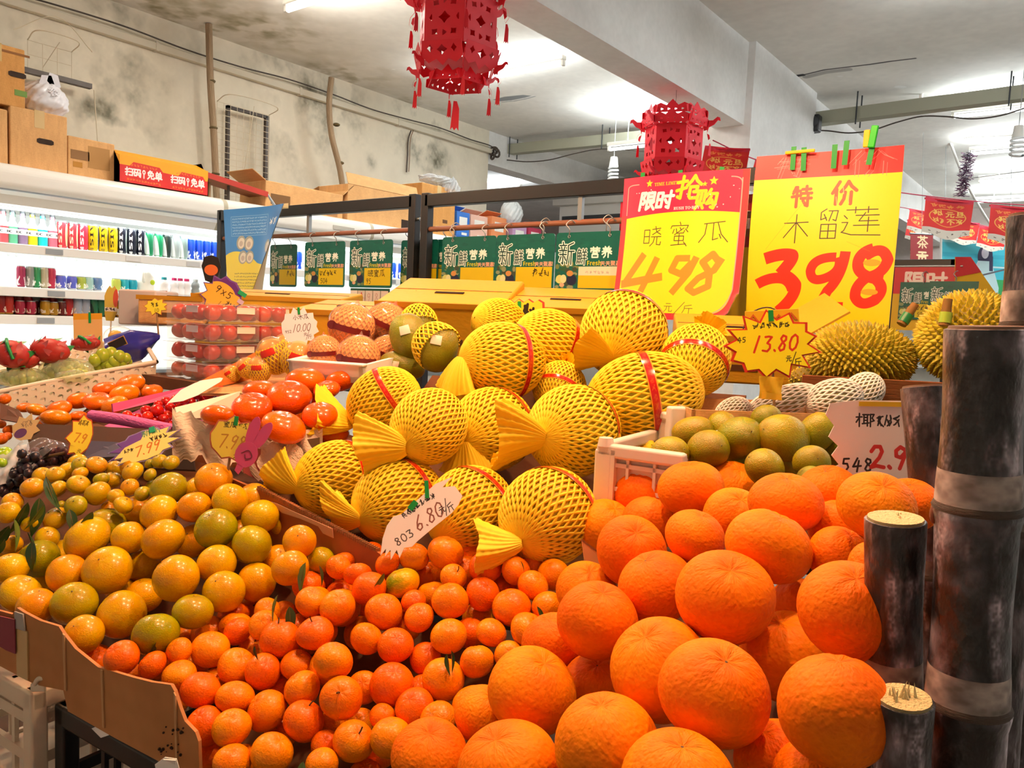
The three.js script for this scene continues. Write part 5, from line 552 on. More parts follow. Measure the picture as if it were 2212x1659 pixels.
spread('mand', 640, 1140, 6.144, [[610, 480, 172, 140, .4, 1], [880, 420, 155, 112], [1210, 475, 190, 140], [1570, 395, 222, 165], [1990, 340, 222, 245], [810, 620, 192, 160, .2, 1], [960, 800, 212, 225], [1730, 645, 122, 150, .3], [2090, 650, 205, 145], [1785, 890, 130, 120, .6], [2045, 970, 238, 225], [1560, 985, 178, 130, .4], [1630, 1185, 215, 170], [1160, 1112, 228, 242], [825, 1285, 178, 190, .7], [930, 1470, 215, 190], [1320, 1560, 238, 215], [280, 1415, 258, 212], [85, 1305, 120, 0, .8], [2030, 1440, 245, 210], [585, 1065, 232, 245], [232, 990, 212, 190], [590, 765, 95, 0, .8], [1430, 1290, 110, 0, 1.6], [1000, 1090, 100, 0, 1.6]]);
spread('mandg', 640, 1140, 6.144, [[1420, 730, 240, 200]]);
spread('mand', 920, 1140, 6.144, [[540, 345, 85, 65, .8], [790, 530, 218, 195], [1200, 570, 195, 195], [1455, 500, 125, 105, .7], [1682, 625, 180, 228, .1], [1425, 770, 232, 165], [750, 880, 212, 225], [1040, 795, 115, 80, .9], [1150, 1062, 242, 250], [1630, 1075, 205, 220, .3], [1352, 1355, 252, 222], [862, 1392, 202, 190], [570, 1400, 95, 120, .6], [500, 520, 95, 0, 1], [1105, 1690, 190, 175], [700, 1180, 110, 0, 2]]);
spread('mand', 680, 1390, 6.144, [[230, 260, 252, 240], [1030, 552, 272, 278], [350, 712, 262, 272], [640, 580, 130, 150, .8], [1700, 480, 262, 272], [1470, 240, 130, 0, .9, 1], [1330, 850, 250, 255], [1400, 580, 95, 0, 1], [895, 965, 172, 155], [1000, 1245, 272, 240], [1622, 1010, 282, 205], [520, 1310, 222, 300], [150, 1350, 182, 180], [90, 1600, 230, 190, 0, 3], [580, 1060, 150, 0, .9], [2080, 830, 215, 300], [2155, 240, 205, 230], [680, 1680, 160, 90, .5], [830, 1480, 130, 0, 1.8, 1], [1290, 1500, 110, 0, 1.8], [250, 1080, 110, 0, 1.6]]);
spread('wog', 0, 690, 3.16, [[1490, 655, 108, 60], [1720, 612, 138, 100], [1770, 482, 108, 52], [1972, 542, 152, 96], [2085, 425, 128, 42, .3], [2150, 515, 75, 62, .8], [1935, 738, 152, 102], [2185, 660, 122, 95], [2230, 480, 90, 80], [2260, 760, 90, 70, .6], [1680, 720, 100, 50, 1], [1980, 640, 80, 0, 1.6], [2330, 420, 110, 60, .3]]);
spread('tang', 0, 690, 3.16, [[545, 555, 78, 70], [715, 472, 75, 45], [890, 448, 98, 55], [850, 512, 98, 60], [668, 562, 92, 66], [782, 585, 88, 50], [1040, 492, 68, 38], [170, 602, 52, 45], [252, 618, 62, 48], [402, 612, 78, 50], [385, 672, 95, 48], [530, 662, 56, 46], [960, 480, 60, 0, .8], [640, 640, 60, 0, 1], [300, 680, 60, 0, 1]]);
spread('edge', 0, 690, 3.16, [[30, 545, 42, 38], [5, 665, 30, 35], [62, 752, 42, 34], [8, 715, 28, 30], [5, 815, 40, 46], [45, 800, 35, 30, 1]]);
spread('apple', 0, 690, 3.16, [[25, 920, 64, 48], [5, 978, 42, 36]]);
spread('cherry', 0, 690, 3.16, [[1340, 515, 46, 34], [1505, 485, 42, 26], [1425, 520, 42, 30], [1258, 548, 46, 28], [1135, 568, 46, 28], [1080, 582, 34, 24], [998, 622, 50, 28], [1078, 628, 50, 36], [1135, 652, 46, 36], [932, 672, 42, 24], [1010, 662, 42, 28], [1052, 692, 42, 26], [1115, 682, 46, 30], [870, 655, 42, 26], [1155, 605, 40, 28], [1205, 545, 40, 26], [1105, 728, 42, 22], [1155, 718, 34, 26], [1300, 560, 40, 26, .5], [1380, 545, 40, 26, .8], [1230, 590, 40, 26, .8], [980, 700, 36, 22, .5], [1460, 500, 36, 24, .8]]);
spread('mango', 1300, 640, 2.4254, [[355, 825, 98, 82], [560, 802, 96, 92], [722, 748, 105, 108], [632, 692, 82, 65, .8], [865, 652, 100, 62, .5], [955, 745, 112, 108], [1130, 715, 85, 85, .3], [852, 900, 128, 65], [1100, 870, 96, 78], [1100, 962, 106, 45], [480, 715, 55, 0, .8], [1220, 790, 50, 0, .6], [700, 870, 80, 0, 1.4], [960, 870, 80, 0, 1.6]]);
const minR = { mand: 33, gold: 35, big: 62, kum: 19, wog: 30, tang: 20, mango: 33 };
for (const f of fruits) { if (minR[f.kind] && Math.sqrt(f.rx * f.ry) < minR[f.kind] * .74) f.back = Math.max(f.back, .6); if (f.back >= .6 && minR[f.kind]) { const k = Math.max(1, minR[f.kind] / Math.sqrt(f.rx * f.ry)); f.rx *= k; f.ry *= k; if (k > 1) f.back += .35; } f.rp = f.kind === 'wog' || f.kind === 'tang' ? f.rx * .96 : Math.sqrt(f.rx * f.ry); f.fill = f.back >= .6; f.d0 = pileOf[f.kind](f.px, f.py); const R = f.rp * f.d0 / F; f.d = f.d0 + R * (f.back * .9 - .1); f.dir = ray(f.px, f.py); }
for (let it = 0; it < 180; it++) for (let i = 0; i < fruits.length; i++) for (let j = i + 1; j < fruits.length; j++) {
  const a = fruits[i], b = fruits[j]; if (Math.abs(a.px - b.px) > a.rp + b.rp + 6 || Math.abs(a.py - b.py) > a.rp + b.rp + 6) continue;
  const Ra = a.rp * a.d / F, Rb = b.rp * b.d / F, dx = a.dir.x * a.d - b.dir.x * b.d, dy = a.dir.y * a.d - b.dir.y * b.d, dz = a.dir.z * a.d - b.dir.z * b.d, q = Math.sqrt(dx * dx + dy * dy + dz * dz), need = 1.02 * (Ra + Rb) - q;
  if (need > 0) { const s = a.fill && !b.fill ? -1 : b.fill && !a.fill ? 1 : a.d < b.d ? 1 : -1, e = Math.min(need * .35, .004), wa = a.fill === b.fill ? Rb / (Ra + Rb) : a.fill ? 1 : 0; a.d -= s * e * wa; b.d += s * e * (1 - wa); const lx = a.px - b.px, ly = a.py - b.py, ll = Math.hypot(lx, ly) + 1e-6, lat = Math.min(need * F / a.d * .05, .35), la = a.fill ? lat : lat * .25, lb = b.fill ? lat : lat * .25; a.px += lx / ll * la; a.py += ly / ll * la; b.px -= lx / ll * lb; b.py -= ly / ll * lb; a.dir = ray(a.px, a.py); b.dir = ray(b.px, b.py); }
}
for (const f of fruits) f.k = 1;
for (let i = 0; i < fruits.length; i++) for (let j = i + 1; j < fruits.length; j++) { const a = fruits[i], b = fruits[j], Ra = a.rp * a.d / F * a.k, Rb = b.rp * b.d / F * b.k, q = a.dir.clone().multiplyScalar(a.d).distanceTo(b.dir.clone().multiplyScalar(b.d)); if (q < Ra + Rb) { const s = Math.max(.86, q / (Ra + Rb)); if (a.fill === b.fill) { a.k *= Math.sqrt(s); b.k *= Math.sqrt(s); } else if (a.fill) a.k *= s; else b.k *= s; } }
const NEAR = [[830, 1195, 70, 'touching the white 6.80 sign'], [1245, 1225, 60, 'beside the white foam plate'], [1285, 1200, 60, 'beside the brown cardboard scrap'], [395, 1530, 60, 'against the torn box edge'], [620, 1300, 45, 'under the curled green leaf'], [665, 1220, 40, 'beneath the pale upturned leaf'], [1160, 1305, 45, 'with a leaf sprig on it'], [1925, 1180, 90, 'behind the short cut cane'], [1930, 1500, 110, 'touching the torn cane stump'], [1330, 1060, 70, 'against the white crate'], [1870, 1040, 90, 'under the white 2.9 sign'], [60, 1310, 55, 'against the taped box corner'], [510, 1020, 55, 'under the pink rabbit'], [690, 1190, 60, 'against the corrugated divider'], [300, 1000, 55, 'under the fringed purple sign'], [170, 990, 45, 'under the tall narrow sign'], [80, 1040, 40, 'beside the dark grapes'], [560, 1055, 50, 'beside the corrugated divider'], [500, 955, 60, 'behind the 7.98 sign'], [690, 880, 45, 'against the netted melon tail'], [160, 1370, 60, 'behind the creased box side'], [255, 1405, 45, 'beside the golden oranges']];
const TONE = { mand: ['orange', 'deep red-orange', 'bright orange', 'yellow-orange'], big: ['orange', 'deep orange', 'light orange'], gold: ['golden', 'yellow-gold', 'amber', 'pale gold'], kum: ['yellow', 'dull yellow', 'amber'] };
function fruitLabel(f, k, mi, twig) {
  const near = NEAR.find(([x, y, r]) => Math.hypot(f.px - x, f.py - y) < r), tone = TONE[f.kind]?.[mi]; let l = k.labels[0];
  if (tone) l = { mand: tone + ' small mandarin', big: 'large matte ' + tone + ' ponkan', gold: 'glossy ' + tone + ' orange', kum: 'little ' + tone + ' sugar mandarin' }[f.kind] + (f.back >= .6 ? ' half buried' : '') + (twig ? ' with a dry twig' : '') + (near ? '' : { mand: ' in the torn cardboard box', big: ' heaped by the canes', gold: ' in the cardboard box', kum: ' in the leafy heap' }[f.kind]);
  return near ? l + (tone ? ' ' : ', ') + near[3] : l;
}
fruits.forEach((f, i) => {
  const k = KIND[f.kind], R = f.rp * f.d / F * Math.max(.84, f.k), mi = f.m !== undefined ? f.m % k.mats.length : (i * 7 + (i >> 2)) % k.mats.length, t = thing(k.name, fruitLabel(f, k, mi, f.kind === 'mand' && i % 9 === 0), k.cat, at(f.px, f.py, f.d), k.group), gi = i % k.geo.length; f.pos = t.position.clone(); f.R = R;
  const up = V3(0, 1, 0).add(V3(rnd(-.5, .7), rnd(-.1, .2), rnd(-.3, .8)).multiplyScalar(f.kind === 'big' ? .8 : f.kind === 'mango' ? 4 : f.kind === 'wog' || f.kind === 'tang' ? .5 : 1.25)).normalize(), ratio = Math.min(1.25, Math.max(.8, f.rx / f.ry));
  t.quaternion.setFromUnitVectors(V3(0, 1, 0), up); t.rotateY(rnd(6.28));
  const lift = ratio > 1.06 ? 1 / Math.sqrt(ratio) : 1; part(t, 'peel', k.geo[gi], k.mats[mi]).scale.set(R * (f.kind === 'gold' ? 1.03 : 1.06), R * (f.kind === 'gold' ? 1.04 : 1.08) * lift, R * (f.kind === 'gold' ? 1.03 : 1.06));
  const flat = 1; if (k.stem === 'scar') { const m = part(t, 'stem_scar', scarGeo, M.stem, V3(0, R * (f.kind === 'mango' ? 1.4 : f.kind === 'gold' || f.kind === 'goldg' ? .97 : f.kind === 'wog' || f.kind === 'tang' ? .71 : .8) * lift, 0)); m.scale.setScalar(R * .8); } else { const m = part(t, 'calyx', calyxGeo, CALYX, V3(0, R * .9 * lift, 0)); m.scale.setScalar(R * .9); }
  if (f.kind === 'mand' && i % 9 === 0) { const m = part(t, 'twig', twigGeo, M.stem, V3(0, R * .72, 0)); m.scale.setScalar(R * 1.1); }
});
function leaf(px, py, d, size, rz, rx, ry, m = M.leaf, label = 'dark green citrus leaf lying in the fruit heap') { const t = thing('citrus_leaf', label, 'leaf', at(px, py, d), 'citrus leaves among the fruit'); facing(t, rz, ry, rx); const s = size * d / F; part(t, 'blade', leafGeo, m).scale.setScalar(s); part(t, 'midrib', rod(V3(0, 0, 0), V3(0, -.04 * s, .55 * s), .012 * s, 5), M.stem); }
const leafLight = mat(0x5d7a32, .4, { side: THREE.DoubleSide });
for (const [x, y, s, z, m] of [[100, 1030, 55, 100], [85, 1075, 60, -60], [60, 1085, 55, -80], [20, 1135, 60, -70], [60, 1150, 55, -110], [95, 1090, 45, -90, 1], [100, 1048, 50, 90], [200, 1105, 40, -60], [30, 1120, 50, -100, 1], [150, 1100, 40, -40], [10, 1165, 40, -60], [70, 1170, 45, 0]]) leaf(x, y, pileOf.gold(x, y) - .06, s * 1.45, z, 78, rnd(-30, 30), m ? leafLight : M.leaf);
for (const [x, y, s, z, m] of [[625, 1310, 50, -40], [600, 1285, 50, 60, 1], [660, 1215, 55, 40, 1], [690, 1222, 35, -80], [965, 1412, 36, 120], [975, 1405, 36, -120], [1160, 1310, 40, -60], [1125, 1212, 20, -80], [340, 1385, 30, -70], [255, 1385, 45, -80, 1], [735, 1390, 40, 0], [655, 1645, 40, 0, 1], [830, 1238, 36, -60, 1], [550, 1395, 25, 40]]) leaf(x, y, pileOf.mand(x, y) - .045, s * 1.3, z, 76, rnd(-30, 30), m ? leafLight : M.leaf, 'green citrus leaf caught between the mandarins');
// ---------------------------------------------------------------- containers around the fruit
function hexa(a, b, c, d, thick) {                           // four corners in order and a thickness along the normal
  const n = b.clone().sub(a).cross(d.clone().sub(a)).normalize().multiplyScalar(thick), P = [a, b, c, d, ...[a, b, c, d].map((p) => p.clone().sub(n))], g = new THREE.BufferGeometry(), pos = [], uv = [], quad = (i, j, k, l, w, h) => { for (const [q, u, v] of [[i, 0, 0], [j, w, 0], [k, w, h], [i, 0, 0], [k, w, h], [l, 0, h]]) { pos.push(P[q].x, P[q].y, P[q].z); uv.push(u, v); } };
  const W = a.distanceTo(b) * 4, H = a.distanceTo(d) * 4; quad(0, 1, 2, 3, W, H); quad(5, 4, 7, 6, W, H); quad(4, 5, 1, 0, W, .02); quad(3, 2, 6, 7, W, .02); quad(1, 5, 6, 2, .02, H); quad(4, 0, 3, 7, .02, H);
  g.setAttribute('position', new THREE.Float32BufferAttribute(pos, 3)); g.setAttribute('uv', new THREE.Float32BufferAttribute(uv, 2)); g.computeVertexNormals(); return g;
}
const P3 = (l) => l.map(([x, y, d]) => at(x, y, d));
// a wall standing on a vertical plane through two points, its outline given as points along it
function standing(px0, d0, px1, d1, py0, py1, pts, thick) { const a = at(px0, py0, d0), b = at(px1, py1, d1), n = V3(-(b.z - a.z), 0, b.x - a.x).normalize(), ux = b.clone().sub(a).setY(0).normalize(), L = pts.map(([x, y]) => { const p = hitPlane(x, y, a, n); return [p.clone().sub(a).dot(ux), p.y]; }); const g = extrude(outline(L), thick); g.applyMatrix4(new THREE.Matrix4().makeBasis(ux, V3(0, 1, 0), ux.clone().cross(V3(0, 1, 0)))); return g.translate(a.x, 0, a.z); }
const stall = thing('fruit_stall', 'brown stepped stall of sloping boards under the heaped fruit', 'table');
const darkBed = mat(0x76583a, .8, { map: kraftTex }), woodDark = mat(0x4a3220, .8, { map: kraftTex });
function bed(label, fn, corners, drop, legs = [], thick = .02) { // sloping board under a heap
  const q = corners.map(([x, y]) => at(x, y, fn(x, y))), n = q[1].clone().sub(q[0]).cross(q[3].clone().sub(q[0])).normalize(); if (n.y < 0) n.negate(); const p = q.map((v) => v.addScaledVector(n, -drop)), c = p.reduce((s, v) => s.add(v), V3()).multiplyScalar(.25), t = stall, loc = p.map((v) => v.clone());
  const up = V3().crossVectors(loc[1].clone().sub(loc[0]), loc[3].clone().sub(loc[0])).y > 0; part(t, 'board', up ? hexa(...loc, thick) : hexa(...[...loc].reverse(), thick), darkBed).userData.label = label; for (const k of legs) { const e = loc[k].clone().lerp(c, .12); part(t, 'leg', bar(e.x - .015, 0, e.z - .015, e.x + .015, e.y - .03, e.z + .015), M.black); } return t;
}
part(stall, 'base_board', bar(-2.7, .585, -1.93, -.03, .61, -.12), darkBed); for (const [x, z] of [[-2.6, -1.85], [-2.6, -.2], [-.08, -1.85], [-.08, -.2]]) part(stall, 'leg', bar(x - .03, 0, z - .03, x + .03, .585, z + .03), M.black);
bed('brown sloping board under the heap of mandarins', pileOf.mand, [[370, 1480], [600, 1700], [1300, 1330], [700, 1190]], .1, [1, 2]);
bed('brown sloping board under the golden oranges', pileOf.gold, [[-420, 1130], [310, 1390], [790, 1190], [110, 905]], .112, [3]);
bed('brown sloping board under the big ponkan oranges', pileOf.big, [[1050, 1560], [1500, 1950], [1960, 1350], [1320, 1040]], .125, [1, 2]);
bed('brown sloping board under the red tangerines', pileOf.wog, [[420, 930], [640, 980], [790, 850], [600, 790]], .1); bed('brown sloping board under the flat tangerines and cherry tomatoes', pileOf.tang, [[-60, 960], [400, 960], [560, 800], [200, 780]], .1); bed('brown sloping board under the olive mangoes', pileOf.mango, [[1340, 1030], [1880, 1080], [1950, 900], [1480, 850]], .1);
// torn cardboard box of citrus
{
  const t = thing('citrus_carton', 'torn brown cardboard box side holding the golden oranges and mandarins', 'box', V3(0, 0, 0));
  part(t, 'front_side', standing(0, 1.1, 432, .865, 1322, 1600, [[-160, 1285], [0, 1318], [30, 1326], [40, 1312], [55, 1322], [90, 1340], [130, 1352], [140, 1368], [165, 1400], [205, 1432], [215, 1440], [240, 1447], [290, 1462], [330, 1472], [372, 1478], [380, 1492], [392, 1530], [402, 1556], [425, 1580], [432, 1600], [436, 1720], [350, 1645], [250, 1592], [150, 1535], [140, 1490], [80, 1478], [0, 1436], [-160, 1380]], .004), kraftMat(0xdcb592));
  part(t, 'pink_label', standing(-150, 1.17, 42, 1.07, 1290, 1335, [[-60, 1312], [38, 1334], [40, 1408], [20, 1400], [-60, 1352]], .0015).translate(.004, 0, .005), mat(0x8a2c3c, .6));
  part(t, 'tape', standing(0, 1.1, 432, .865, 1322, 1600, [[38, 1318], [56, 1324], [60, 1360], [39, 1354]], .002).translate(.002, 0, .004), mat(0xa8a29c, .35)); part(t, 'tape', standing(0, 1.1, 432, .865, 1322, 1600, [[39, 1356], [64, 1362], [66, 1468], [42, 1456]], .002).translate(.0015, 0, .003), TAPE);
  for (const x of [140, 222, 380]) part(t, 'crease', standing(0, 1.1, 432, .865, 1322, 1600, [[x, x < 150 ? 1366 : x < 300 ? 1444 : 1492], [x + 4, x < 150 ? 1370 : x < 300 ? 1446 : 1500], [x + 8, x < 150 ? 1490 : x < 300 ? 1570 : 1650], [x + 4, x < 150 ? 1488 : x < 300 ? 1567 : 1648]], .0016).translate(.0015, 0, .003), mat(0xc89a68, .85));
  const hs = []; for (let i = 0; i < 26; i++) { const p = hitPlane(rnd(345, 400), rnd(1560, 1630), at(0, 1322, 1.1), V3(-(at(432, 1600, .865).z - at(0, 1322, 1.1).z), 0, at(432, 1600, .865).x - at(0, 1322, 1.1).x).normalize()); hs.push(new THREE.SphereGeometry(rnd(.0006, .002), 6, 4).translate(p.x + .002, p.y, p.z + .003)); } part(t, 'stain_specks', merge(hs), mat(0x3a2414, .9)).userData.kind = 'stuff';
  const bk = thing('corrugated_divider', 'corrugated cardboard edge between the golden oranges and netted melons', 'cardboard', V3(0, 0, 0));
  part(bk, 'panel', standing(500, 1.3, 790, 1.12, 1035, 1185, [[470, 1020], [505, 1035], [545, 1052], [580, 1062], [640, 1092], [700, 1130], [760, 1160], [815, 1190], [850, 1215], [850, 1330], [720, 1300], [560, 1180], [470, 1120]], .005), kraftMat(0xc08a58));
  part(bk, 'torn_liner', standing(500, 1.3, 790, 1.12, 1035, 1185, [[585, 1082], [600, 1086], [640, 1105], [680, 1122], [720, 1140], [722, 1160], [700, 1150], [690, 1135], [650, 1118], [612, 1106]], .0016).translate(.003, 0, .004), mat(0xc49a74, .9));
  const fl = []; for (let i = 0; i < 60; i++) { const k = i / 60, x = 560 + 260 * k, y = 1055 + 137 * k, p = hitPlane(x, y, at(500, 1035, 1.3), V3(-(at(790, 1185, 1.12).z - at(500, 1035, 1.3).z), 0, at(790, 1185, 1.12).x - at(500, 1035, 1.3).x).normalize()); fl.push(new THREE.BoxGeometry(.0018, .006, .007).translate(p.x, p.y + .001, p.z)); } part(bk, 'fluting', merge(fl), FLUTE).userData.kind = 'stuff';
}
// crates
function crate(label, pos, w, h, d, turn, m, o = {}) {
  const t = thing('plastic_crate', label, 'crate', pos); t.rotation.set(o.pitch || 0, turn, o.roll || 0, 'YXZ'); const k = o.k || .012, ny = o.ny || 4, nx = o.nx || 8;
  part(t, 'rim', merge([bar(-w / 2 - k, h - .03, d / 2 - k, w / 2 + k, h, d / 2 + k, .005), bar(-w / 2 - k, h - .03, -d / 2 - k, w / 2 + k, h, -d / 2 + k, .005), bar(-w / 2 - k, h - .03, -d / 2, -w / 2 + k, h, d / 2, .005), bar(w / 2 - k, h - .03, -d / 2, w / 2 + k, h, d / 2, .005)]), m);
  for (const [x, z] of [[-1, -1], [-1, 1], [1, -1], [1, 1]]) part(t, 'corner_post', bar(x * w / 2 - k, 0, z * d / 2 - k, x * w / 2 + k, h, z * d / 2 + k, .004), m);
  for (const s of [-1, 1]) { for (let j = 0; j < ny; j++) { part(t, 'slat', bar(-w / 2, h * j / ny, s * d / 2 - .004, w / 2, h * j / ny + .016, s * d / 2 + .004), m); part(t, 'slat', bar(s * w / 2 - .004, h * j / ny, -d / 2, s * w / 2 + .004, h * j / ny + .016, d / 2), m); } for (let i = 1; i < nx; i++) { part(t, 'rib', bar(-w / 2 + w * i / nx - .004, 0, s * d / 2 - .003, -w / 2 + w * i / nx + .004, h, s * d / 2 + .003), m); part(t, 'rib', bar(s * w / 2 - .003, 0, -d / 2 + d * i / nx - .004, s * w / 2 + .003, h, -d / 2 + d * i / nx + .004), m); } }
  part(t, 'bottom', bar(-w / 2, 0, -d / 2, w / 2, .01, d / 2), m); return t;
}
{
  const a = at(0, 1322, 1.1), b = at(432, 1600, .865), yaw = Math.atan2(-(b.z - a.z), b.x - a.x), beige = mat(0xe6d6bc, .45), blk = mat(0x0d0f10, .4), dirv = b.clone().sub(a).setY(0).normalize(), out = V3(-dirv.z, 0, dirv.x);
  const c1 = at(-20, 1462, 1.1), c2 = at(270, 1620, .97);
  crate('beige lattice plastic crate under the cardboard box', c1.clone().addScaledVector(dirv, -.17).addScaledVector(out, -.2).add(V3(0, -.33, 0)), .5, .33, .36, yaw, beige, { ny: 6, nx: 9 });
  crate('black plastic crate under the cardboard box', c2.clone().addScaledVector(dirv, .06).addScaledVector(out, -.2).add(V3(0, -.32, 0)), .46, .32, .36, yaw, blk, { ny: 3, nx: 5 });
  const tg = thing('paper_scrap', 'scrap of white paper caught on the black crate', 'paper', at(218, 1578, .98)); facing(tg, -35, 0, -20); part(tg, 'scrap', extrude(outline([[-.011, -.005], [.006, -.006], [.012, .002], [-.004, .007]]), .0008), M.foam); part(tg, 'fold', extrude(outline([[-.004, .006], [.003, .004], [0, .009]]), .0008).rotateX(.5), M.foam);
  const tg2 = thing('paper_scrap', 'white paper corner at the foot of the cardboard box', 'paper', at(360, 1655, .85)); facing(tg2, 10); part(tg2, 'scrap', extrude(outline([[-.012, -.014], [.014, -.014], [.012, .006], [0, .01], [-.012, .004]]), .001), M.foam); part(tg2, 'fold', extrude(outline([[0, .01], [.012, .006], [.01, .0]]), .001).rotateX(.4), M.foam);
  const cl = thing('crate_hook', 'pale hook clip on the crate corner', 'clip', at(96, 1478, 1.05)); facing(cl, 0); part(cl, 'hook', tube([V3(-.012, 0, 0), V3(-.006, .008, .004), V3(.004, .01, .006), V3(.012, .004, .004)], .0035, 12, 7), beige); part(cl, 'plate', box(.02, .012, .005, -.008, -.004, 0, .002), beige);
}
{ // white crate corner beside the ponkans
  const p = at(1300, 968, 1.13), m = mat(0xe6ddd0, .35), t = thing('white_crate', 'white plastic crate corner between the netted melons and ponkans', 'crate', p.clone().setY(p.y - .16)); const q = at(1440, 1012, 1.08), ux = q.clone().sub(p).setY(0).normalize(); t.quaternion.setFromRotationMatrix(new THREE.Matrix4().makeBasis(ux, V3(0, 1, 0), ux.clone().cross(V3(0, 1, 0)))); const h = .16;
  part(t, 'rim', merge([bar(-.006, h - .012, -.01, .125, h + .008, .008, .005), bar(-.008, h - .012, -.34, .008, h + .008, 0, .005)]), m); part(t, 'corner_post', bar(-.008, 0, -.012, .02, h, .008, .004), m); part(t, 'corner_post', bar(.018, 0, -.008, .024, h, .008), m); part(t, 'corner_cap', cyl(.012, .01, .012, 12).translate(.006, h + .01, 0), m);
  for (let j = 0; j < 5; j++) { part(t, 'slat', bar(0, j * .034, -.003, .125, j * .034 + .006, .003), m); part(t, 'slat', bar(-.003, j * .034, -.34, .003, j * .034 + .006, 0), m); } for (let i = 1; i < 7; i++) { if (i < 4) part(t, 'rib', bar(i * .04, 0, -.003, i * .04 + .004, h, .003), m); part(t, 'rib', bar(-.003, 0, -i * .05, .003, h, -i * .05 + .004), m); } part(t, 'panel', bar(0, 0, -.008, .125, h, -.004), mat(0xd8cab8, .4));
  const w = at(1455, 905, 1.25), t2 = thing('white_crate', 'white plastic crate edge behind the olive mangoes', 'crate', w.clone().setY(w.y - .15)); t2.rotation.y = .9; part(t2, 'rim', merge([bar(0, .145, -.008, .1, .158, .008, .004), bar(-.008, .145, -.3, .008, .158, .0, .004)]), m); part(t2, 'corner_post', bar(-.01, 0, -.01, .02, .17, .012, .004), m); part(t2, 'side', bar(-.004, 0, -.3, .004, .15, 0), m); part(t2, 'side', bar(0, 0, -.004, .1, .15, .004), m);
  const pl = thing('foam_plate', 'white foam plate edge tucked beside the ponkans', 'plate', at(1262, 1232, 1.1)); facing(pl, 8, 0, -62); part(pl, 'plate', lathe([[0, 0], [.035, 0], [.05, .012], [.052, .014], [.05, .015], [.034, .003], [0, .003]], 30).rotateX(Math.PI / 2), M.foam); part(pl, 'rim', new THREE.TorusGeometry(.051, .002, 6, 36).translate(0, 0, .014), M.foam);
  const kb = thing('cardboard_scrap', 'brown cardboard corner standing beside the ponkans', 'cardboard', at(1275, 1200, 1.0)); facing(kb, 0, 20); part(kb, 'panel', extrude(outline([[-.012, .022], [.012, .004], [.014, -.02], [-.006, -.02]]), .003), KRAFT); part(kb, 'edge', extrude(outline([[-.012, .022], [.012, .004], [.011, .002], [-.012, .019]]), .0036), FLUTE);
}
// ---------------------------------------------------------------- netted melons
function netGeo(r, a, N, turns, ph0, ph1, seg, half, gather = 0) {   // crossing foam strands on an ellipsoid, axis +y towards the tie
  const pos = [], nor = [], idx = [], S = 5, surf = (ph, th, o) => { const k = Math.sin(ph), g = gather && ph > 2.6 ? 1 - gather * ((ph - 2.6) / .54) ** 2 : 1; return o.set(Math.cos(th) * k * r * 1.012 * g, -Math.cos(ph) * a * 1.012 + (ph > 2.6 ? gather * .12 * a * ((ph - 2.6) / .54) ** 2 : 0), Math.sin(th) * k * r * 1.012 * g); }, p = V3(), q = V3(), n = V3(), tg = V3(), b = V3();
  for (let f = -1; f <= 1; f += 2) for (let i = 0; i < N; i++) {
    const base = pos.length / 3;
    for (let j = 0; j <= seg; j++) {
      const ph = ph0 + (ph1 - ph0) * j / seg, th = i / N * Math.PI * 2 + f * turns * ph; surf(ph, th, p); surf(ph + .01, th + f * turns * .01, q); tg.subVectors(q, p).normalize(); n.set(p.x / (r * r), p.y / (a * a), p.z / (r * r)).normalize(); b.crossVectors(tg, n).normalize();
      const wob = 1 + .15 * Math.sin(j * 1.9 + i * 2.3);
      for (let s = 0; s < S; s++) { const A = s / S * Math.PI * 2, cx = Math.cos(A), cy = Math.sin(A); pos.push(p.x + (n.x * cx * .8 + b.x * cy) * half * wob, p.y + (n.y * cx * .8 + b.y * cy) * half * wob, p.z + (n.z * cx * .8 + b.z * cy) * half * wob); nor.push(n.x * cx + b.x * cy, n.y * cx + b.y * cy, n.z * cx + b.z * cy); }
    }
    for (let j = 0; j < seg; j++) for (let s = 0; s < S; s++) { const c = base + j * S + s, d = base + j * S + (s + 1) % S; idx.push(c, d, c + S, d, d + S, c + S); }
  }
  const g = new THREE.BufferGeometry(); g.setAttribute('position', new THREE.Float32BufferAttribute(pos, 3)); g.setAttribute('normal', new THREE.Float32BufferAttribute(nor, 3)); g.setAttribute('uv', new THREE.Float32BufferAttribute(new Float32Array(pos.length / 3 * 2), 2)); g.setIndex(idx); return g;
}
const NETY = mat(0xf8d018, .65), NETW = mat(0xeeeae2, .65), melonSkin = mat(0xd8c83c, .5, { map: mottle, bumpMap: poreFine, bumpScale: .001 }), melonSkin2 = mat(0xc8d048, .5, { map: mottle, bumpMap: poreFine, bumpScale: .001 });
const unitNet = [1.06, 1.14, 1.32].map((a) => netGeo(1, a, 40, .5, .06, 3.1, 30, .031, .25)), unitBody = [1.06, 1.14, 1.32].map((a) => new THREE.SphereGeometry(.985, 32, 22).scale(1, a, 1));
const tailGeo = [0, 1, 2, 3].map((s) => param(120, 16, (u, v, p) => { const th = u * Math.PI * 2, rr = (.12 + (.42 + .1 * (s % 2)) * Math.pow(v, .8)) * (1 + .16 * v * Math.sin(th * 5 + s * 2) + .045 * Math.sin(th * 26) + .03 * v * Math.sin(v * 34 + th * 13)), sq = [.55, .42, .7, .5][s]; p.set(Math.cos(th) * rr * 1.1, v * .78 - .1 * v * Math.cos(th * 2 + s), Math.sin(th) * rr * sq + .16 * v * v * (s % 2 ? 1 : -1)); }));
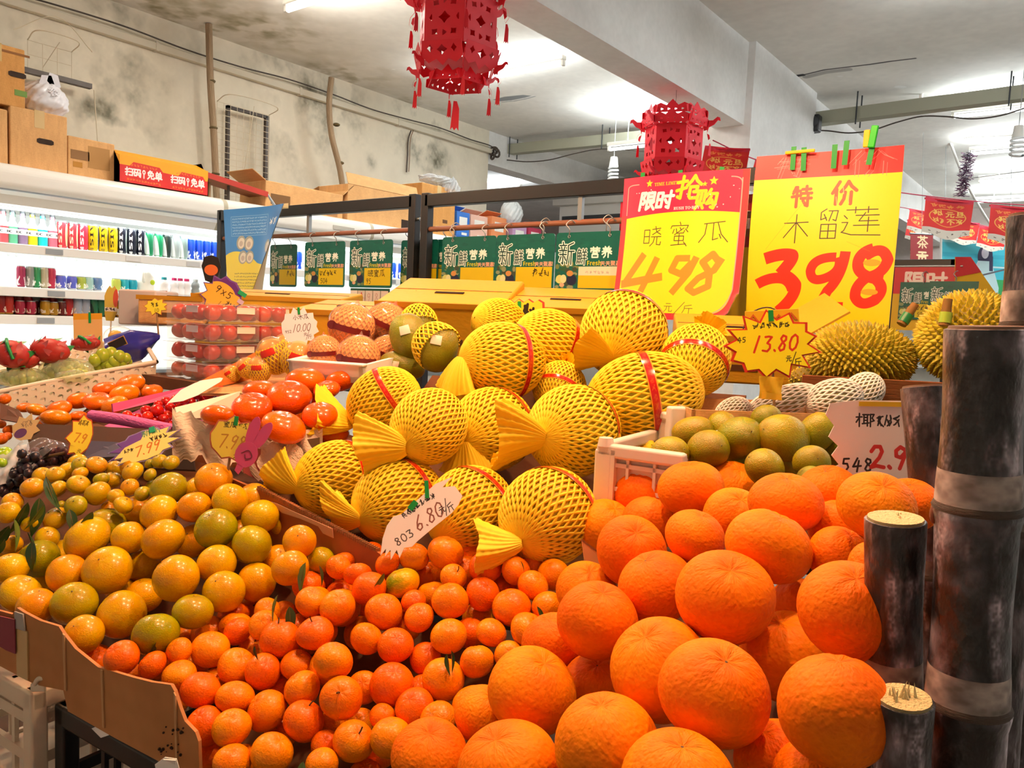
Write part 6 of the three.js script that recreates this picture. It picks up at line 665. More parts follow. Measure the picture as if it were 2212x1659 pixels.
const ribbonTex = paint(512, 32, (x, w, h) => { x.fillStyle = '#c21810'; x.fillRect(0, 0, w, h); x.fillStyle = '#e8a42a'; x.fillRect(0, 0, w, 4); x.fillRect(0, h - 4, w, 4); scribble(x, 0, 9, w, 14, 34, 1.5, '#d8501c'); });
const ribbonMat = mat(0xffffff, .18, { map: ribbonTex, clearcoat: .8, clearcoatRoughness: .12, side: THREE.DoubleSide });
const ribbonGeo = [1.06, 1.14, 1.32].map((a) => [-.3, -.05].map((y0) => { const pr = []; for (let i = 0; i <= 6; i++) { const y = (y0 + (i - 3) * .027) * a; pr.push(new THREE.Vector2(Math.sqrt(Math.max(0, 1 - (y / a) ** 2)) * 1.055, y)); } return new THREE.LatheGeometry(pr, 40); }));
const melonPlane = depthPlane([1180, 1110, 1.17], [650, 1040, 1.3], [1200, 720, 1.5]);
const melons = [];
function melon(label, cx, cy, tx, ty, rp, v, tail, o = {}) {   // centre, tie and tail-end in the photograph, with the real depth of the heap
  const d = (o.d || melonPlane(cx, cy)) + (o.back || 0), R = rp * 1.08 * d / F, A = [1.06, 1.14, 1.32][v] * R, c = at(cx, cy, d), lx = (tx - cx) * d / F, ly = (cy - ty) * d / F, l = Math.hypot(lx, ly), k = Math.min(1, A * .98 / Math.max(l, 1e-6)), zz = Math.sqrt(Math.max(0, A * A - Math.min(l, A) ** 2));
  const ax = camX2.clone().multiplyScalar(lx * k).addScaledVector(camY2, ly * k).addScaledVector(camZ2, o.away ? -zz : zz).normalize();
  const t = thing('netted_melon', label, 'melon', c, 'melons in yellow foam nets'); t.quaternion.setFromUnitVectors(V3(0, 1, 0), ax); t.rotateY(rnd(6));
  part(t, 'melon', unitBody[v], o.green ? melonSkin2 : melonSkin).scale.setScalar(R); part(t, 'foam_net', unitNet[v], NETY).scale.setScalar(R);
  if (o.band !== false) { const b = part(t, 'ribbon', ribbonGeo[v][o.band || 0], ribbonMat); b.scale.setScalar(R); }
  if (tail) { const tie = c.clone().addScaledVector(ax, A * 1.03), e = at(tail[0], tail[1], d - (o.away ? 0 : zz * .6) - R * .25), dir = e.clone().sub(tie); if (dir.length() < .02) dir.copy(ax); dir.normalize(); const m = part(t, 'net_tail', tailGeo[tail[2] || 0], NETT); m.position.copy(tie.clone().addScaledVector(dir, -R * .06)).sub(c).applyQuaternion(t.quaternion.clone().invert()); m.quaternion.setFromUnitVectors(V3(0, 1, 0), dir.clone().applyQuaternion(t.quaternion.clone().invert())); m.rotateY(tail[4] || 0); m.scale.setScalar(R * (tail[3] || 1.15) * 1.15); }
  melons.push({ c, R, t });
}
const NETT = mat(0xf8d018, .65, { side: THREE.DoubleSide }), camX2 = V3(1, 0, 0).applyMatrix4(toWorld), camY2 = V3(0, 1, 0).applyMatrix4(toWorld), camZ2 = V3(0, 0, 1).applyMatrix4(toWorld);
const X4 = (x) => 560 + x / 2.836, Y4 = (y) => 690 + y / 2.836;
const queued = [], queue = (...a) => queued.push(a);
queue('netted melon with a wide fan tail beside the red tangerines', X4(765), Y4(505), X4(572), Y4(632), 66, 1, [X4(330), Y4(580), 1, 1.35, .6]);
queue('netted melon with a broad ruffled tail lying in the middle row', X4(1040), Y4(655), X4(925), Y4(765), 73, 1, [X4(770), Y4(770), 2, 1.25], { band: false, back: -.03 });
queue('netted melon whose tail droops like a mushroom over the front row', X4(1425), Y4(672), X4(1275), Y4(740), 82, 0, [X4(1270), Y4(850), 0, .9]);
queue('large netted melon with a split tail in the middle row', X4(1925), Y4(682), X4(1735), Y4(712), 90, 0, [X4(1560), Y4(690), 3, 1.1, .8], { green: true });
queue('big pale netted melon with the tall folded tail', X4(1490), Y4(255), X4(1250), Y4(250), 76, 1, [X4(1190), Y4(400), 0, 1.05], { green: true, back: -.04 });
queue('netted melon behind the folded tail in the back row', X4(1780), Y4(150), X4(1580), Y4(60), 67, 1, [X4(1510), Y4(60), 0, .6], { back: .04 });
queue('netted melon with a ruffle hanging over the gap in the back row', 1347, 720, 1310, 775, 84, 0, [1275, 752, 1, .85], { back: .02 });
queue('wide netted melon with the red ribbon down its middle', 1392, 858, 1265, 880, 88, 2, null, { band: 1, green: true, back: .02 });
queue('netted melon with its tail standing up beside the starburst sign', 1502, 778, 1530, 722, 68, 1, [1555, 690, 0, .75], { away: true, green: true, d: 1.42 });
queue('small netted melon wedged between its bigger neighbours', X4(1840), Y4(420), X4(1890), Y4(300), 52, 0, [X4(1900), Y4(250), 0, .7], { back: .1, away: true });
queue('netted melon peeping over the back of the heap', 1078, 700, 1030, 690, 50, 1, null, { band: false, back: .1 });
queue('netted melon at the left end of the front row by the torn paper'.replace('left ', ''), X4(482), Y4(980), X4(268), Y4(1010), 76, 1, [X4(150), Y4(985), 0, 1.0]);
queue('netted melon resting against the cardboard divider in the front row', X4(850), Y4(1110), X4(655), Y4(1190), 82, 1, [X4(520), Y4(1210), 3, .95]);
queue('netted melon behind the white 6.80 price tag', X4(1290), Y4(1170), X4(1130), Y4(1290), 86, 0, null);
queue('largest netted melon at the front beside the white crate', X4(1768), Y4(1205), X4(1600), Y4(1315), 95, 0, [X4(1430), Y4(1400), 2, .95]);
queue('netted melon tucked behind the white crate corner', 1372, 990, 1400, 960, 44, 1, null, { band: false, d: 1.3 });
{ // settle the melons against each other before they are built
  const q = queued.map((a) => ({ a, d: (a[8]?.d || melonPlane(a[1], a[2])) + (a[8]?.back || 0), r: a[5] * 1.08 * [1.02, 1.05, 1.12][a[6]] }));
  for (let it = 0; it < 60; it++) for (let i = 0; i < q.length; i++) for (let j = i + 1; j < q.length; j++) { const A = q[i], B = q[j], pa = at(A.a[1], A.a[2], A.d), pb = at(B.a[1], B.a[2], B.d), need = (A.r * A.d + B.r * B.d) / F - pa.distanceTo(pb); if (need > 0) { const s = A.d < B.d ? 1 : -1, e = Math.min(need * .3, .004); A.d -= s * e; B.d += s * e; } }
  for (const { a, d } of q) { a[8] = { ...a[8], d, back: 0 }; melon(...a); }
}
bed('brown sloping board under the netted melons', melonPlane, [[560, 1130], [1290, 1260], [1620, 720], [900, 690]], .15, [2, 3]);
// ---------------------------------------------------------------- other produce
const sleeve = [netGeo(1, 1.15, 26, .6, .1, 1.75, 14, .045), netGeo(1, 1.15, 26, .6, .1, 2.2, 18, .04)], wholeNet = netGeo(1, 1.35, 24, .6, .06, 3.08, 26, .05);
{ // green mangoes
  const skin = mat(0x8c9a30, .42, { map: mottle, bumpMap: poreFine, bumpScale: .0008 }), g = fruitGeo({ flat: 1.15, top: .02, bottom: .02, lobeAmp: 0, lump: .03 });
  const gm = (label, px, py, d, rx, ry, rz, net, tilt = 0) => { const t = thing('green_mango', label, 'mango', at(px, py, d), 'green mangoes'); facing(t, rz, 0, tilt); const R = Math.min(rx, ry) * d / F * 1.02; part(t, 'peel', g, skin).scale.set(R, R * Math.max(rx, ry) / Math.min(rx, ry) / 1.12, R); if (net) { const n = part(t, 'foam_sleeve', sleeve[0], NETY); n.scale.set(R * 1.16, R * 1.12, R * 1.16); n.rotation.set(...net); } const s = part(t, 'sticker', new THREE.SphereGeometry(1.06, 10, 6, 1.3, .5, 1.1, .4).scale(R, R * 1.1, R), mat(0xe8dcc8, .4)); return t; };
  gm('smooth green mango with a pale sticker behind the netted one', 884, 728, 1.6, 42, 52, 15); gm('green mango half out of its yellow foam sleeve', 945, 750, 1.52, 44, 54, -12, [2.2, 0, -.8]); gm('flat-lying green mango with a sticker beside the white foam tray', 868, 790, 1.6, 50, 30, 78); gm('green mango deep inside a yellow foam sleeve', 905, 700, 1.7, 34, 40, 40, [2.6, 0, .4]);
}
{ // film-wrapped yellow mangoes
  const skin = mat(0xdd9a10, .35, { map: mottle }), g = fruitGeo({ flat: 1.12, top: .02, bottom: .02, lobeAmp: 0, lump: .03 }), wrap = film(0xfff2c8, .1, { transmission: .85 });
  [[592, 768, 34, 1.72, 20], [642, 775, 32, 1.68, -20], [534, 795, 20, 1.75, 40], [560, 798, 24, 1.7, 0], [500, 808, 16, 1.76, 30], [617, 752, 26, 1.8, 0]].forEach(([x, y, r, d, rz], i) => { const t = thing('wrapped_mango', i < 2 ? 'film-wrapped yellow mango with a red label in a yellow net' : 'yellow mango in a net at the back of the carton', 'mango', at(x, y, d), 'film-wrapped yellow mangoes'); facing(t, rz, 0, 20); const R = r * d / F; part(t, 'peel', g, skin).scale.setScalar(R); part(t, 'film', new THREE.SphereGeometry(1.1, 20, 14), wrap).scale.set(R, R * 1.15, R); const n = part(t, 'foam_sleeve', sleeve[1], NETY); n.scale.setScalar(R * 1.06); part(t, 'label', new THREE.SphereGeometry(1.12, 10, 6, 1.2, .9, 1.0, .35).scale(R, R * 1.15, R), mat(0xcc2a14, .35)); });
}
{ // pomelos in film with maroon tags
  const skin = mat(0xf8dc98, .6), netP = mat(0xf2b85c, .6), wrap = film(0xffe6d8, .1, { transmission: .9 }), g = new THREE.SphereGeometry(.98, 24, 16), net = netGeo(1, 1, 22, .8, .1, 3.04, 22, .035), tag1 = mat(0x6a1418, .3, { clearcoat: .5 });
  [[760, 706, 48, 1.72, -15, 'pomelo wrapped in film with a diagonal maroon tag at the back'], [836, 698, 42, 1.78, -25, 'pomelo in pink net and film with a slanting maroon tag'], [900, 668, 32, 1.88, 0, 'pomelo in orange net behind the green mangoes'], [702, 760, 34, 1.66, 2, 'pale pink wrapped pomelo on the white foam tray'], [775, 772, 45, 1.6, -8, 'orange wrapped pomelo with a maroon tag on the white foam tray'], [838, 762, 36, 1.66, -25, 'wrapped pomelo beside the flat-lying green mango'], [865, 660, 26, 1.9, 0, 'small pomelo at the very back under crinkled film']].forEach(([x, y, r, d, rz, l]) => { const t = thing('wrapped_pomelo', l, 'pomelo', at(x, y, d), 'wrapped pomelos'); facing(t, rz, 0, 10); const R = r * d / F; part(t, 'fruit', g, skin).scale.setScalar(R); part(t, 'net', net, netP).scale.setScalar(R); part(t, 'film', param(40, 20, (u, v, p) => { const th = u * 6.2832, ph = v * Math.PI, k = 1.09 + .03 * Math.sin(th * 9 + ph * 3) * Math.sin(ph); p.set(Math.cos(th) * Math.sin(ph) * k, -Math.cos(ph) * k, Math.sin(th) * Math.sin(ph) * k); }), wrap).scale.setScalar(R); const b = part(t, 'tag_band', new THREE.CylinderGeometry(R * 1.12, R * 1.12, R * .28, 24, 1, true, -.9, 1.9), mat(0x6a1418, .3, { side: THREE.DoubleSide })); part(t, 'tag_disc', cyl(R * .2, R * .2, .002, 16).rotateX(Math.PI / 2).translate(-R * .72, 0, R * .88), tag1); part(t, 'film_twist', new THREE.ConeGeometry(R * .16, R * .3, 10).translate(0, R * 1.15, 0), wrap); });
  const ft = thing('foam_tray', 'white foam tray under the wrapped pomelos', 'tray', at(742, 812, 1.6)); ft.rotation.set(-Math.PI / 2 + .15, 0, .1); part(ft, 'tray', merge([bar(-.1, -.05, 0, .1, .09, .012), bar(-.1, -.05, 0, .1, -.04, .035), bar(-.1, .08, 0, .1, .09, .035), bar(-.1, -.05, 0, -.09, .09, .035), bar(.09, -.05, 0, .1, .09, .035)]), M.foam); part(ft, 'rim', merge([bar(-.103, -.053, .033, .103, -.038, .038, .002), bar(-.103, -.053, .033, -.088, .093, .038, .002)]), M.foam);
}
{ // durians
  const durian = (label, px, py, d, rx, ry, rz, n) => {
    const t = thing('durian', label, 'durian', at(px, py, d), 'durians'); facing(t, rz, 0, 0); const A = rx * d / F, B = ry * d / F, C = (A + B) / 2; part(t, 'husk', new THREE.SphereGeometry(.88, 28, 18).scale(A, B, C), mat(0x74681a, .7)); const a = [], b = [];
    for (let i = 0; i < n; i++) { const y = 1 - 2 * (i + .5) / n, r = Math.sqrt(1 - y * y), th = i * 2.39996, nx = r * Math.cos(th), nz = r * Math.sin(th), h = rnd(.13, .18) * C, c = new THREE.ConeGeometry(h * .5, h, 5).translate(0, h * .38, 0); c.applyQuaternion(new THREE.Quaternion().setFromUnitVectors(V3(0, 1, 0), V3(nx / A, y / B, nz / C).normalize().add(V3(rnd(-.15, .15), rnd(-.15, .15), rnd(-.15, .15))).normalize())).translate(nx * A * .86, y * B * .86, nz * C * .86); (i % 3 ? a : b).push(c); }
    part(t, 'spines', merge(a), mat(0xb09e14, .6)).userData.kind = 'stuff'; part(t, 'pale_spines', merge(b), mat(0xc4b224, .6)).userData.kind = 'stuff'; return t;
  };
  const d1 = durian('spiky durian lying in front of the tall yellow poster', 1858, 772, 1.45, 122, 78, -6, 900), d2 = durian('rounder spiky durian stacked beside the tall cane', 2092, 728, 1.38, 112, 106, 20, 760);
  const st = (t, x, y, z, m) => { part(t, 'stalk', cyl(.009, .007, .045, 10).rotateZ(-.5).translate(x, y, z), mat(0x7a5a24, .8)); part(t, 'sticker_tag', cyl(.0098, .0098, .018, 12).rotateZ(-.5).translate(x - .004, y - .008, z), mat(m, .3)); };
  st(d1, .07, .085, .02, 0x1f7a4a); st(d2, -.055, .06, .06, 0x9ab83a); durian('small brown durian end showing under the starburst sign', 1745, 818, 1.5, 44, 30, 0, 160);
}
// white netted fruit
[[1583, 890, 1.3, 40, 30, 62, 'white-netted fruit nearest the crate edge'.replace('nearest', 'beside')], [1690, 872, 1.3, 80, 36, 70, 'long white-netted fruit with a gathered end'], [1800, 862, 1.28, 62, 42, 75, 'white-netted fruit next to the white price tag'], [1865, 846, 1.34, 45, 38, 50, 'white-netted fruit against the brown carton under the durian']].forEach(([x, y, d, a, b, rz, l]) => { const t = thing('white_netted_fruit', l, 'fruit', at(x, y, d), 'fruit in white foam nets'); facing(t, -rz, 0, 10); const A = a * d / F, B = b * d / F; part(t, 'fruit', new THREE.SphereGeometry(.97, 20, 14).scale(B, A, B), mat(0xb0a274, .6)); part(t, 'foam_net', wholeNet, NETW).scale.set(B, A / 1.35, B); part(t, 'net_tail', tailGeo[0], mat(0xf0ece4, .65, { side: THREE.DoubleSide }), V3(0, -A * .98, 0)).scale.set(B * .8, -B * .8, B * .8); });
{ const t = thing('foam_net_scrap', 'scrap of white foam net lying on the mangoes', 'net', at(1560, 940, 1.17)); facing(t, 40, 0, 20); part(t, 'net', sleeve[0], NETW).scale.set(.022, .012, .012); part(t, 'edge', new THREE.TorusGeometry(.02, .0018, 6, 20).rotateX(1.57), NETW);
  const y = thing('yellow_paper', 'crumpled yellow paper strip under the starburst sign', 'paper', at(1665, 838, 1.22)); facing(y, -4); part(y, 'strip', param(8, 8, (u, v, p) => p.set((u - .5) * .036, (v - .5) * .035, .004 * Math.sin(u * 9 + v * 5))), mat(0xd9ac18, .6, { side: THREE.DoubleSide })); part(y, 'fold', param(6, 4, (u, v, p) => p.set((u - .5) * .03, -.018 + v * .01, .006 + .003 * Math.sin(u * 7))), mat(0xcf9e14, .6, { side: THREE.DoubleSide })); }
// brown carton holding the durians, and yellow cartons at the back
carton('brown carton edge between the melons and white-netted fruit', at(1590, 900, 1.32).add(V3(0, -.12, 0)), .22, .14, .2, .75, { open: true, mat: KRAFT });
carton('old brown carton under the durians', at(1960, 930, 1.45).add(V3(0, -.2, -.1)), .5, .22, .35, .45, { open: true, mat: kraftMat(0xb08058), flaps: [['f', 1.3, .08]] });
{
  const o = { mat: YELLOW, tape: false, group: 'yellow fruit cartons behind the melons' }, slot = mat(0x241505, .9);
  const yb = (label, px, py, d, w, h, dep, turn, pitch, more = {}) => { const t = carton(label, at(px, py, d), w, h, dep, turn, { ...o, pitch, ...more }); part(t, 'lid_slot', box(.07, .002, .012, 0, h + .001, dep * .12), slot); part(t, 'lid_edge', box(w + .006, .012, .003, 0, h - .006, dep / 2 + .002), mat(0xb98508, .6)); part(t, 'print', box(w * .35, .012, .001, 0, h * .35, dep / 2 + .001), INK); return t; };
  yb('yellow carton with open flap and stamped digits behind the tomatoes', 610, 775, 2.3, .42, .19, .22, .55, .1, { print: [[.05, .38, .1, .02, INK]] }); yb('low yellow carton with a dark lid slot behind the pomelos', 770, 780, 1.98, .24, .14, .2, .45, .14); yb('yellow gift carton with a handle slot in its tilted lid', 985, 748, 1.92, .3, .14, .22, .42, .3); yb('yellow carton with slotted lid below the faded price card', 1225, 742, 1.86, .3, .11, .24, .42, .22); yb('brown-yellow carton with raised lid under the 4.98 poster', 1575, 800, 1.7, .24, .1, .22, .5, .2, { flaps: [['r', .6, .1]] });
  yb('small brown carton on the tomato stack side with a sealed front', 395, 702, 2.25, .18, .08, .16, .6, .0, { mat: KRAFT }); carton('grey-white carton behind the small yellow starburst', at(322, 702, 2.3), .11, .1, .14, .6, { mat: mat(0xb8b4b8, .6), tape: false });
}
{ const t = thing('mango_carton', 'long brown carton of wrapped mangoes with a tall sloping side', 'box', V3(0, 0, 0)); part(t, 'side', hexa(...P3([[425, 845, 1.66], [420, 830, 1.66], [600, 735, 2.0], [640, 800, 1.95]]), .004), kraftMat(0xd8913c)); part(t, 'side', hexa(...P3([[425, 850, 1.65], [700, 850, 1.58], [690, 835, 1.6], [425, 836, 1.66]]), .004), KRAFT); part(t, 'bottom', hexa(...P3([[425, 850, 1.68], [700, 860, 1.62], [760, 800, 1.85], [600, 780, 2.0]]), .004), KRAFT); }
// ---------------------------------------------------------------- tomato punnets
{
  const L = at(452, 826, 1.86), pun = film(0xffffff, .06, { transmission: .95 }), tom = [0xc8260c, 0xb81e0e, 0xd03a10].map((c) => mat(c, .25, { clearcoat: .5 })), g = fruitGeo({ flat: .94, top: .08, bottom: .03, lobes: 5, lobeAmp: .01, lump: .02, w: 22, h: 14 });
  for (let k = 0; k < 4; k++) for (let c = 0; c < 2; c++) {
    const w = .19, h = .046, d = .135, x0 = L.x - (k % 2) * .008, z0 = L.z - c * .142 - (k % 2) * .004, t = thing('tomato_punnet', ['lowest', 'second', 'third', 'topmost'][k] + ' clear plastic tomato punnet in the ' + (c ? 'rear' : 'front') + ' stack', 'punnet', V3(x0 - w / 2, L.y + k * .0475, z0 - d / 2), 'clear tomato punnets'); t.userData.label = t.userData.label.replace('front stack', 'stack beside the grapes').replace('rear stack', 'stack against the yellow carton');
    part(t, 'tub', merge([bar(-w / 2, 0, -d / 2, w / 2, .001, d / 2), bar(-w / 2, 0, d / 2 - .001, w / 2, h * .9, d / 2), bar(-w / 2, 0, -d / 2, w / 2, h * .9, -d / 2 + .001), bar(-w / 2, 0, -d / 2, -w / 2 + .001, h * .9, d / 2), bar(w / 2 - .001, 0, -d / 2, w / 2, h * .9, d / 2)]), pun); part(t, 'lid', box(w + .004, .002, d + .004, 0, h * .95, 0, .0009), pun); part(t, 'flange', merge([bar(-w / 2 - .006, h * .88, d / 2, w / 2 + .006, h * .9, d / 2 + .006), bar(w / 2, h * .88, -d / 2, w / 2 + .006, h * .9, d / 2)]), film(0xffffff, .2, { transmission: .7 })); part(t, 'label', box(.001, .016, .05, w / 2 + .0006, h * .62, -.03), mat(0xe6dccc, .4)); part(t, 'label', box(.05, .016, .001, .02, h * .62, d / 2 + .0006), mat(0xd8d4e0, .4));
    for (let i = 0; i < 4; i++) for (let j = 0; j < 3; j++) if (c === 0 || i > 1) { const q = solo('tomato', g, tom[(i + j + k) % 3], 'round red tomato inside the clear punnets', 'tomato', 'tomatoes packed in the punnets', V3(x0 - w + .024 + i * .047, L.y + k * .0475 + .0215, z0 - d + .022 + j * .0455)); q.scale.setScalar(.0207); q.rotation.set(rnd(1), rnd(6), rnd(1)); }
  }
  part(stall, 'punnet_board', bar(L.x - .3, L.y - .03, L.z - .36, L.x + .02, L.y - .001, L.z + .02), darkBed); for (const [x, z] of [[-.28, -.34], [0, -.34], [-.28, 0], [0, 0]]) part(stall, 'leg', bar(L.x + x - .02, 0, L.z + z - .02, L.x + x + .02, L.y - .03, L.z + z + .02), M.black);
}
{ // grape crate, grapes and bags
  const perf = grey(256, 64, (u, v) => { const a = (u * 32) % 1 - .5, b = (v * 6 + (Math.floor(u * 32) % 2) * .5) % 1 - .5; return a * a + b * b < .09 ? 0 : 1; }), wallM = mat(0xe0d4c0, .4, { alphaMap: perf, alphaTest: .5, side: THREE.DoubleSide }), t = thing('grape_crate', 'cream perforated plastic crate of bagged green grapes', 'crate', V3(0, 0, 0));
  const setUV = (g) => { const u = g.attributes.uv; for (let i = 0; i < u.count; i++) u.setXY(i, u.getX(i) / 2.4, u.getY(i) / .4); return g; };
  part(t, 'side', setUV(hexa(...P3([[-80, 905, 1.82], [335, 832, 2.02], [338, 782, 2.02], [-80, 862, 1.82]]), .003)), wallM); part(t, 'side', setUV(hexa(...P3([[-80, 850, 2.1], [300, 765, 2.3], [302, 722, 2.3], [-80, 815, 2.1]]), .003)), wallM); const rim = mat(0xe6dac8, .35); part(t, 'rim', tube([at(-80, 862, 1.82), at(130, 820, 1.92), at(338, 782, 2.02)], .006, 20, 7), rim); part(t, 'rim', tube([at(-80, 815, 2.1), at(110, 770, 2.2), at(302, 722, 2.3)], .006, 20, 7), rim); part(t, 'rim', tube([at(338, 782, 2.02), at(320, 752, 2.16), at(302, 722, 2.3)], .006, 8, 7), rim); part(t, 'bottom', hexa(...P3([[-80, 908, 1.83], [335, 835, 2.03], [300, 768, 2.31], [-80, 853, 2.11]]), .004), rim);
  const gg = mat(0x9db02c, .2, { clearcoat: .4 }), gs = new THREE.SphereGeometry(1, 14, 10), dark = [0x1c1420, 0x241622].map((c) => mat(c, .35, { clearcoat: .3 }));
  const bunch = (label, list, d, m, name, grp) => { const o = thing(name, label, 'grapes', at(list[0][0], list[0][1], d), grp); list.forEach(([x, y, r, dd], i) => { const q = part(o, 'grape', gs, Array.isArray(m) ? m[i % m.length] : m, at(x, y, d + (dd || 0)).sub(o.position)); const R = r * d / F; q.scale.set(R, R * 1.12, R); }); return o; };
  bunch('loose bunch of green grapes beside the purple bag', [[205, 778, 13], [222, 768, 15], [240, 764, 14], [258, 770, 13], [272, 774, 11], [230, 784, 14], [248, 782, 13], [264, 784, 11], [214, 790, 12], [240, 793, 12], [256, 792, 10], [278, 782, 8]].map(([x, y, r], i) => [x, y, r, i % 3 * .012]), 2.05, gg, 'grape_bunch', 'green grapes');
  const bag = (label, px, py, d, w, h) => { const l = []; for (let i = 0; i < 26; i++) { const a = i * 2.4, r = Math.sqrt((i + .5) / 26); l.push([px + Math.cos(a) * r * w * .42, py + Math.sin(a) * r * h * .36, 10, rnd(.03)]); } const o = bunch(label, l, d, mat(0xa9b75e, .3), 'bagged_grapes', 'bagged green grapes'); part(o, 'clear_bag', param(36, 18, (u, v, p) => { const th = u * 6.2832, ph = v * Math.PI, k = 1 + .1 * Math.sin(th * 7 + ph * 4) + .06 * Math.sin(th * 13); p.set(Math.cos(th) * Math.sin(ph) * k * w * .55 * d / F, -Math.cos(ph) * k * h * .55 * d / F, Math.sin(th) * Math.sin(ph) * k * .05); p.applyQuaternion(camera.quaternion); }), film(0xf2f6e0, .15, { transmission: .8 }), at(px, py, d).sub(o.position)); };
  bag('bag of green grapes at the outer end of the crate'.replace('outer', 'open'), 45, 815, 1.98, 90, 36); bag('bag of green grapes in the middle of the crate', 145, 800, 2.02, 100, 44); bag('flat bag of green grapes against the crate wall', 165, 815, 1.96, 70, 26);
  const pb = thing('purple_bag', 'violet produce bag with a gold-edged label in the grape crate', 'bag', at(272, 752, 2.16)); facing(pb, 20, 0, 0); part(pb, 'bag', param(24, 14, (u, v, p) => { const th = u * 6.2832, w = .075 * (1 - .75 * Math.max(0, v - .6) / .4) * (1 + .1 * Math.sin(th * 5 + v * 6)); p.set((v - .35) * .14 + Math.cos(th) * .012, Math.sin(th) * w * .55, Math.cos(th) * w * .45); }), mat(0x2a2a9a, .3, { side: THREE.DoubleSide, clearcoat: .4 })); part(pb, 'label', box(.045, .022, .002, .0, .012, .036).rotateZ(.1), mat(0x1c1418, .4)); part(pb, 'label_edge', box(.049, .026, .001, .0, .012, .0352).rotateZ(.1), mat(0xb89040, .4));
  const dg = []; for (let i = 0; i < 46; i++) { const k = i / 46, x = 75 - 75 * k + rnd(-28, 26), y = 985 + 75 * k + rnd(-16, 18); dg.push([x, y, rnd(8.5, 11.5), rnd(-.02, .03)]); } bunch('bunch of near-black grapes spilling towards the little mandarins', dg, 1.42, dark, 'dark_grapes', 'dark grapes'); const dg2 = []; for (let i = 0; i < 26; i++) dg2.push([rnd(75, 150), 985 + rnd(-14, 14), rnd(8, 10), rnd(.02, .05)]); const b2 = bunch('bunch of dusky grapes under clear film behind the mandarins', dg2, 1.5, mat(0x4a2e36, .4), 'dark_grapes', 'dark grapes'); part(b2, 'film', param(20, 10, (u, v, p) => p.set((u - .5) * .1, .02 * Math.sin(v * 3.1) + .004 * Math.sin(u * 20), (v - .5) * .07)), film(0xe8e0e4, .12), at(112, 978, 1.47).sub(b2.position)); part(b2, 'stalk', tube([at(88, 996, 1.46), at(110, 985, 1.45), at(140, 978, 1.46)].map((p) => p.sub(b2.position)), .003, 12, 6), M.stem);
  const wr = thing('clear_tray_wrap', 'wrinkled clear wrap beside the green apples', 'wrap', at(25, 1005, 1.42)); facing(wr, 35, 0, -30); part(wr, 'sheet', param(12, 12, (u, v, p) => p.set((u - .5) * .07, (v - .5) * .06, .005 * Math.sin(u * 14) * Math.cos(v * 9))), film(0xeef0f4, .15, { transmission: .5 })); part(wr, 'fold', param(8, 3, (u, v, p) => p.set((u - .5) * .07, .028 + v * .006, .006 * Math.sin(u * 8))), film(0xeef0f4, .15, { transmission: .4 }));
}
{ // dragon fruit
  const skin = mat(0xb03044, .5, { map: mottle }), scaleM = mat(0xb05058, .5, { side: THREE.DoubleSide }), greenM = mat(0x2c8a4a, .45, { side: THREE.DoubleSide }), sc = param(4, 6, (u, v, p) => p.set((u - .5) * .5 * (1 - v * v), v * .75, .22 * v * v));
  [[25, 765, 38, 30, 1.95, 'dragon fruit with a green tie at the end of the tray'], [108, 758, 42, 27, 2.0, 'deep red dragon fruit with overlapping scales'], [185, 742, 32, 16, 2.1, 'dragon fruit tied with a green strip beside the yellow tag'], [60, 778, 26, 18, 1.98, 'small dragon fruit between its neighbours']].forEach(([x, y, rx, ry, d, l], n) => { const t = thing('dragon_fruit', l, 'dragon fruit', at(x, y, d), 'dragon fruit'); facing(t, 10 * n - 15); const A = rx * d / F, B = ry * d / F; part(t, 'fruit', new THREE.SphereGeometry(1, 20, 14).scale(A, B, B), skin); for (let i = 0; i < 22; i++) { const yy = 1 - 2 * (i + .5) / 22, r = Math.sqrt(1 - yy * yy), th = i * 2.4, nn = V3(yy, r * Math.cos(th), r * Math.sin(th)), m = part(t, 'scale', sc, i % 4 ? scaleM : greenM, V3(nn.x * A * .97, nn.y * B * .97, nn.z * B * .97)); m.quaternion.setFromUnitVectors(V3(0, 0, 1), nn); m.rotateZ(rnd(-1, 1)); m.scale.setScalar(B * .95); } if (n !== 1 && n < 3) part(t, 'green_tie', tube([V3(-A * .3, B, B * .4), V3(A * .1, B * .7, B * .95), V3(A * .6, -B * .2, B * .9)], .004, 12, 6), mat(0x0c8a40, .4)); });
  const tr = thing('fruit_tray', 'pale tray under the dragon fruit', 'tray', V3(0, 0, 0)); part(tr, 'tray', hexa(...P3([[-80, 830, 2.02], [250, 772, 2.28], [240, 740, 2.4], [-80, 775, 2.15]]), .006), M.offwhite); part(tr, 'edge', tube([at(-80, 828, 2.0), at(90, 800, 2.14), at(250, 770, 2.27)], .005, 12, 6), M.offwhite);
}
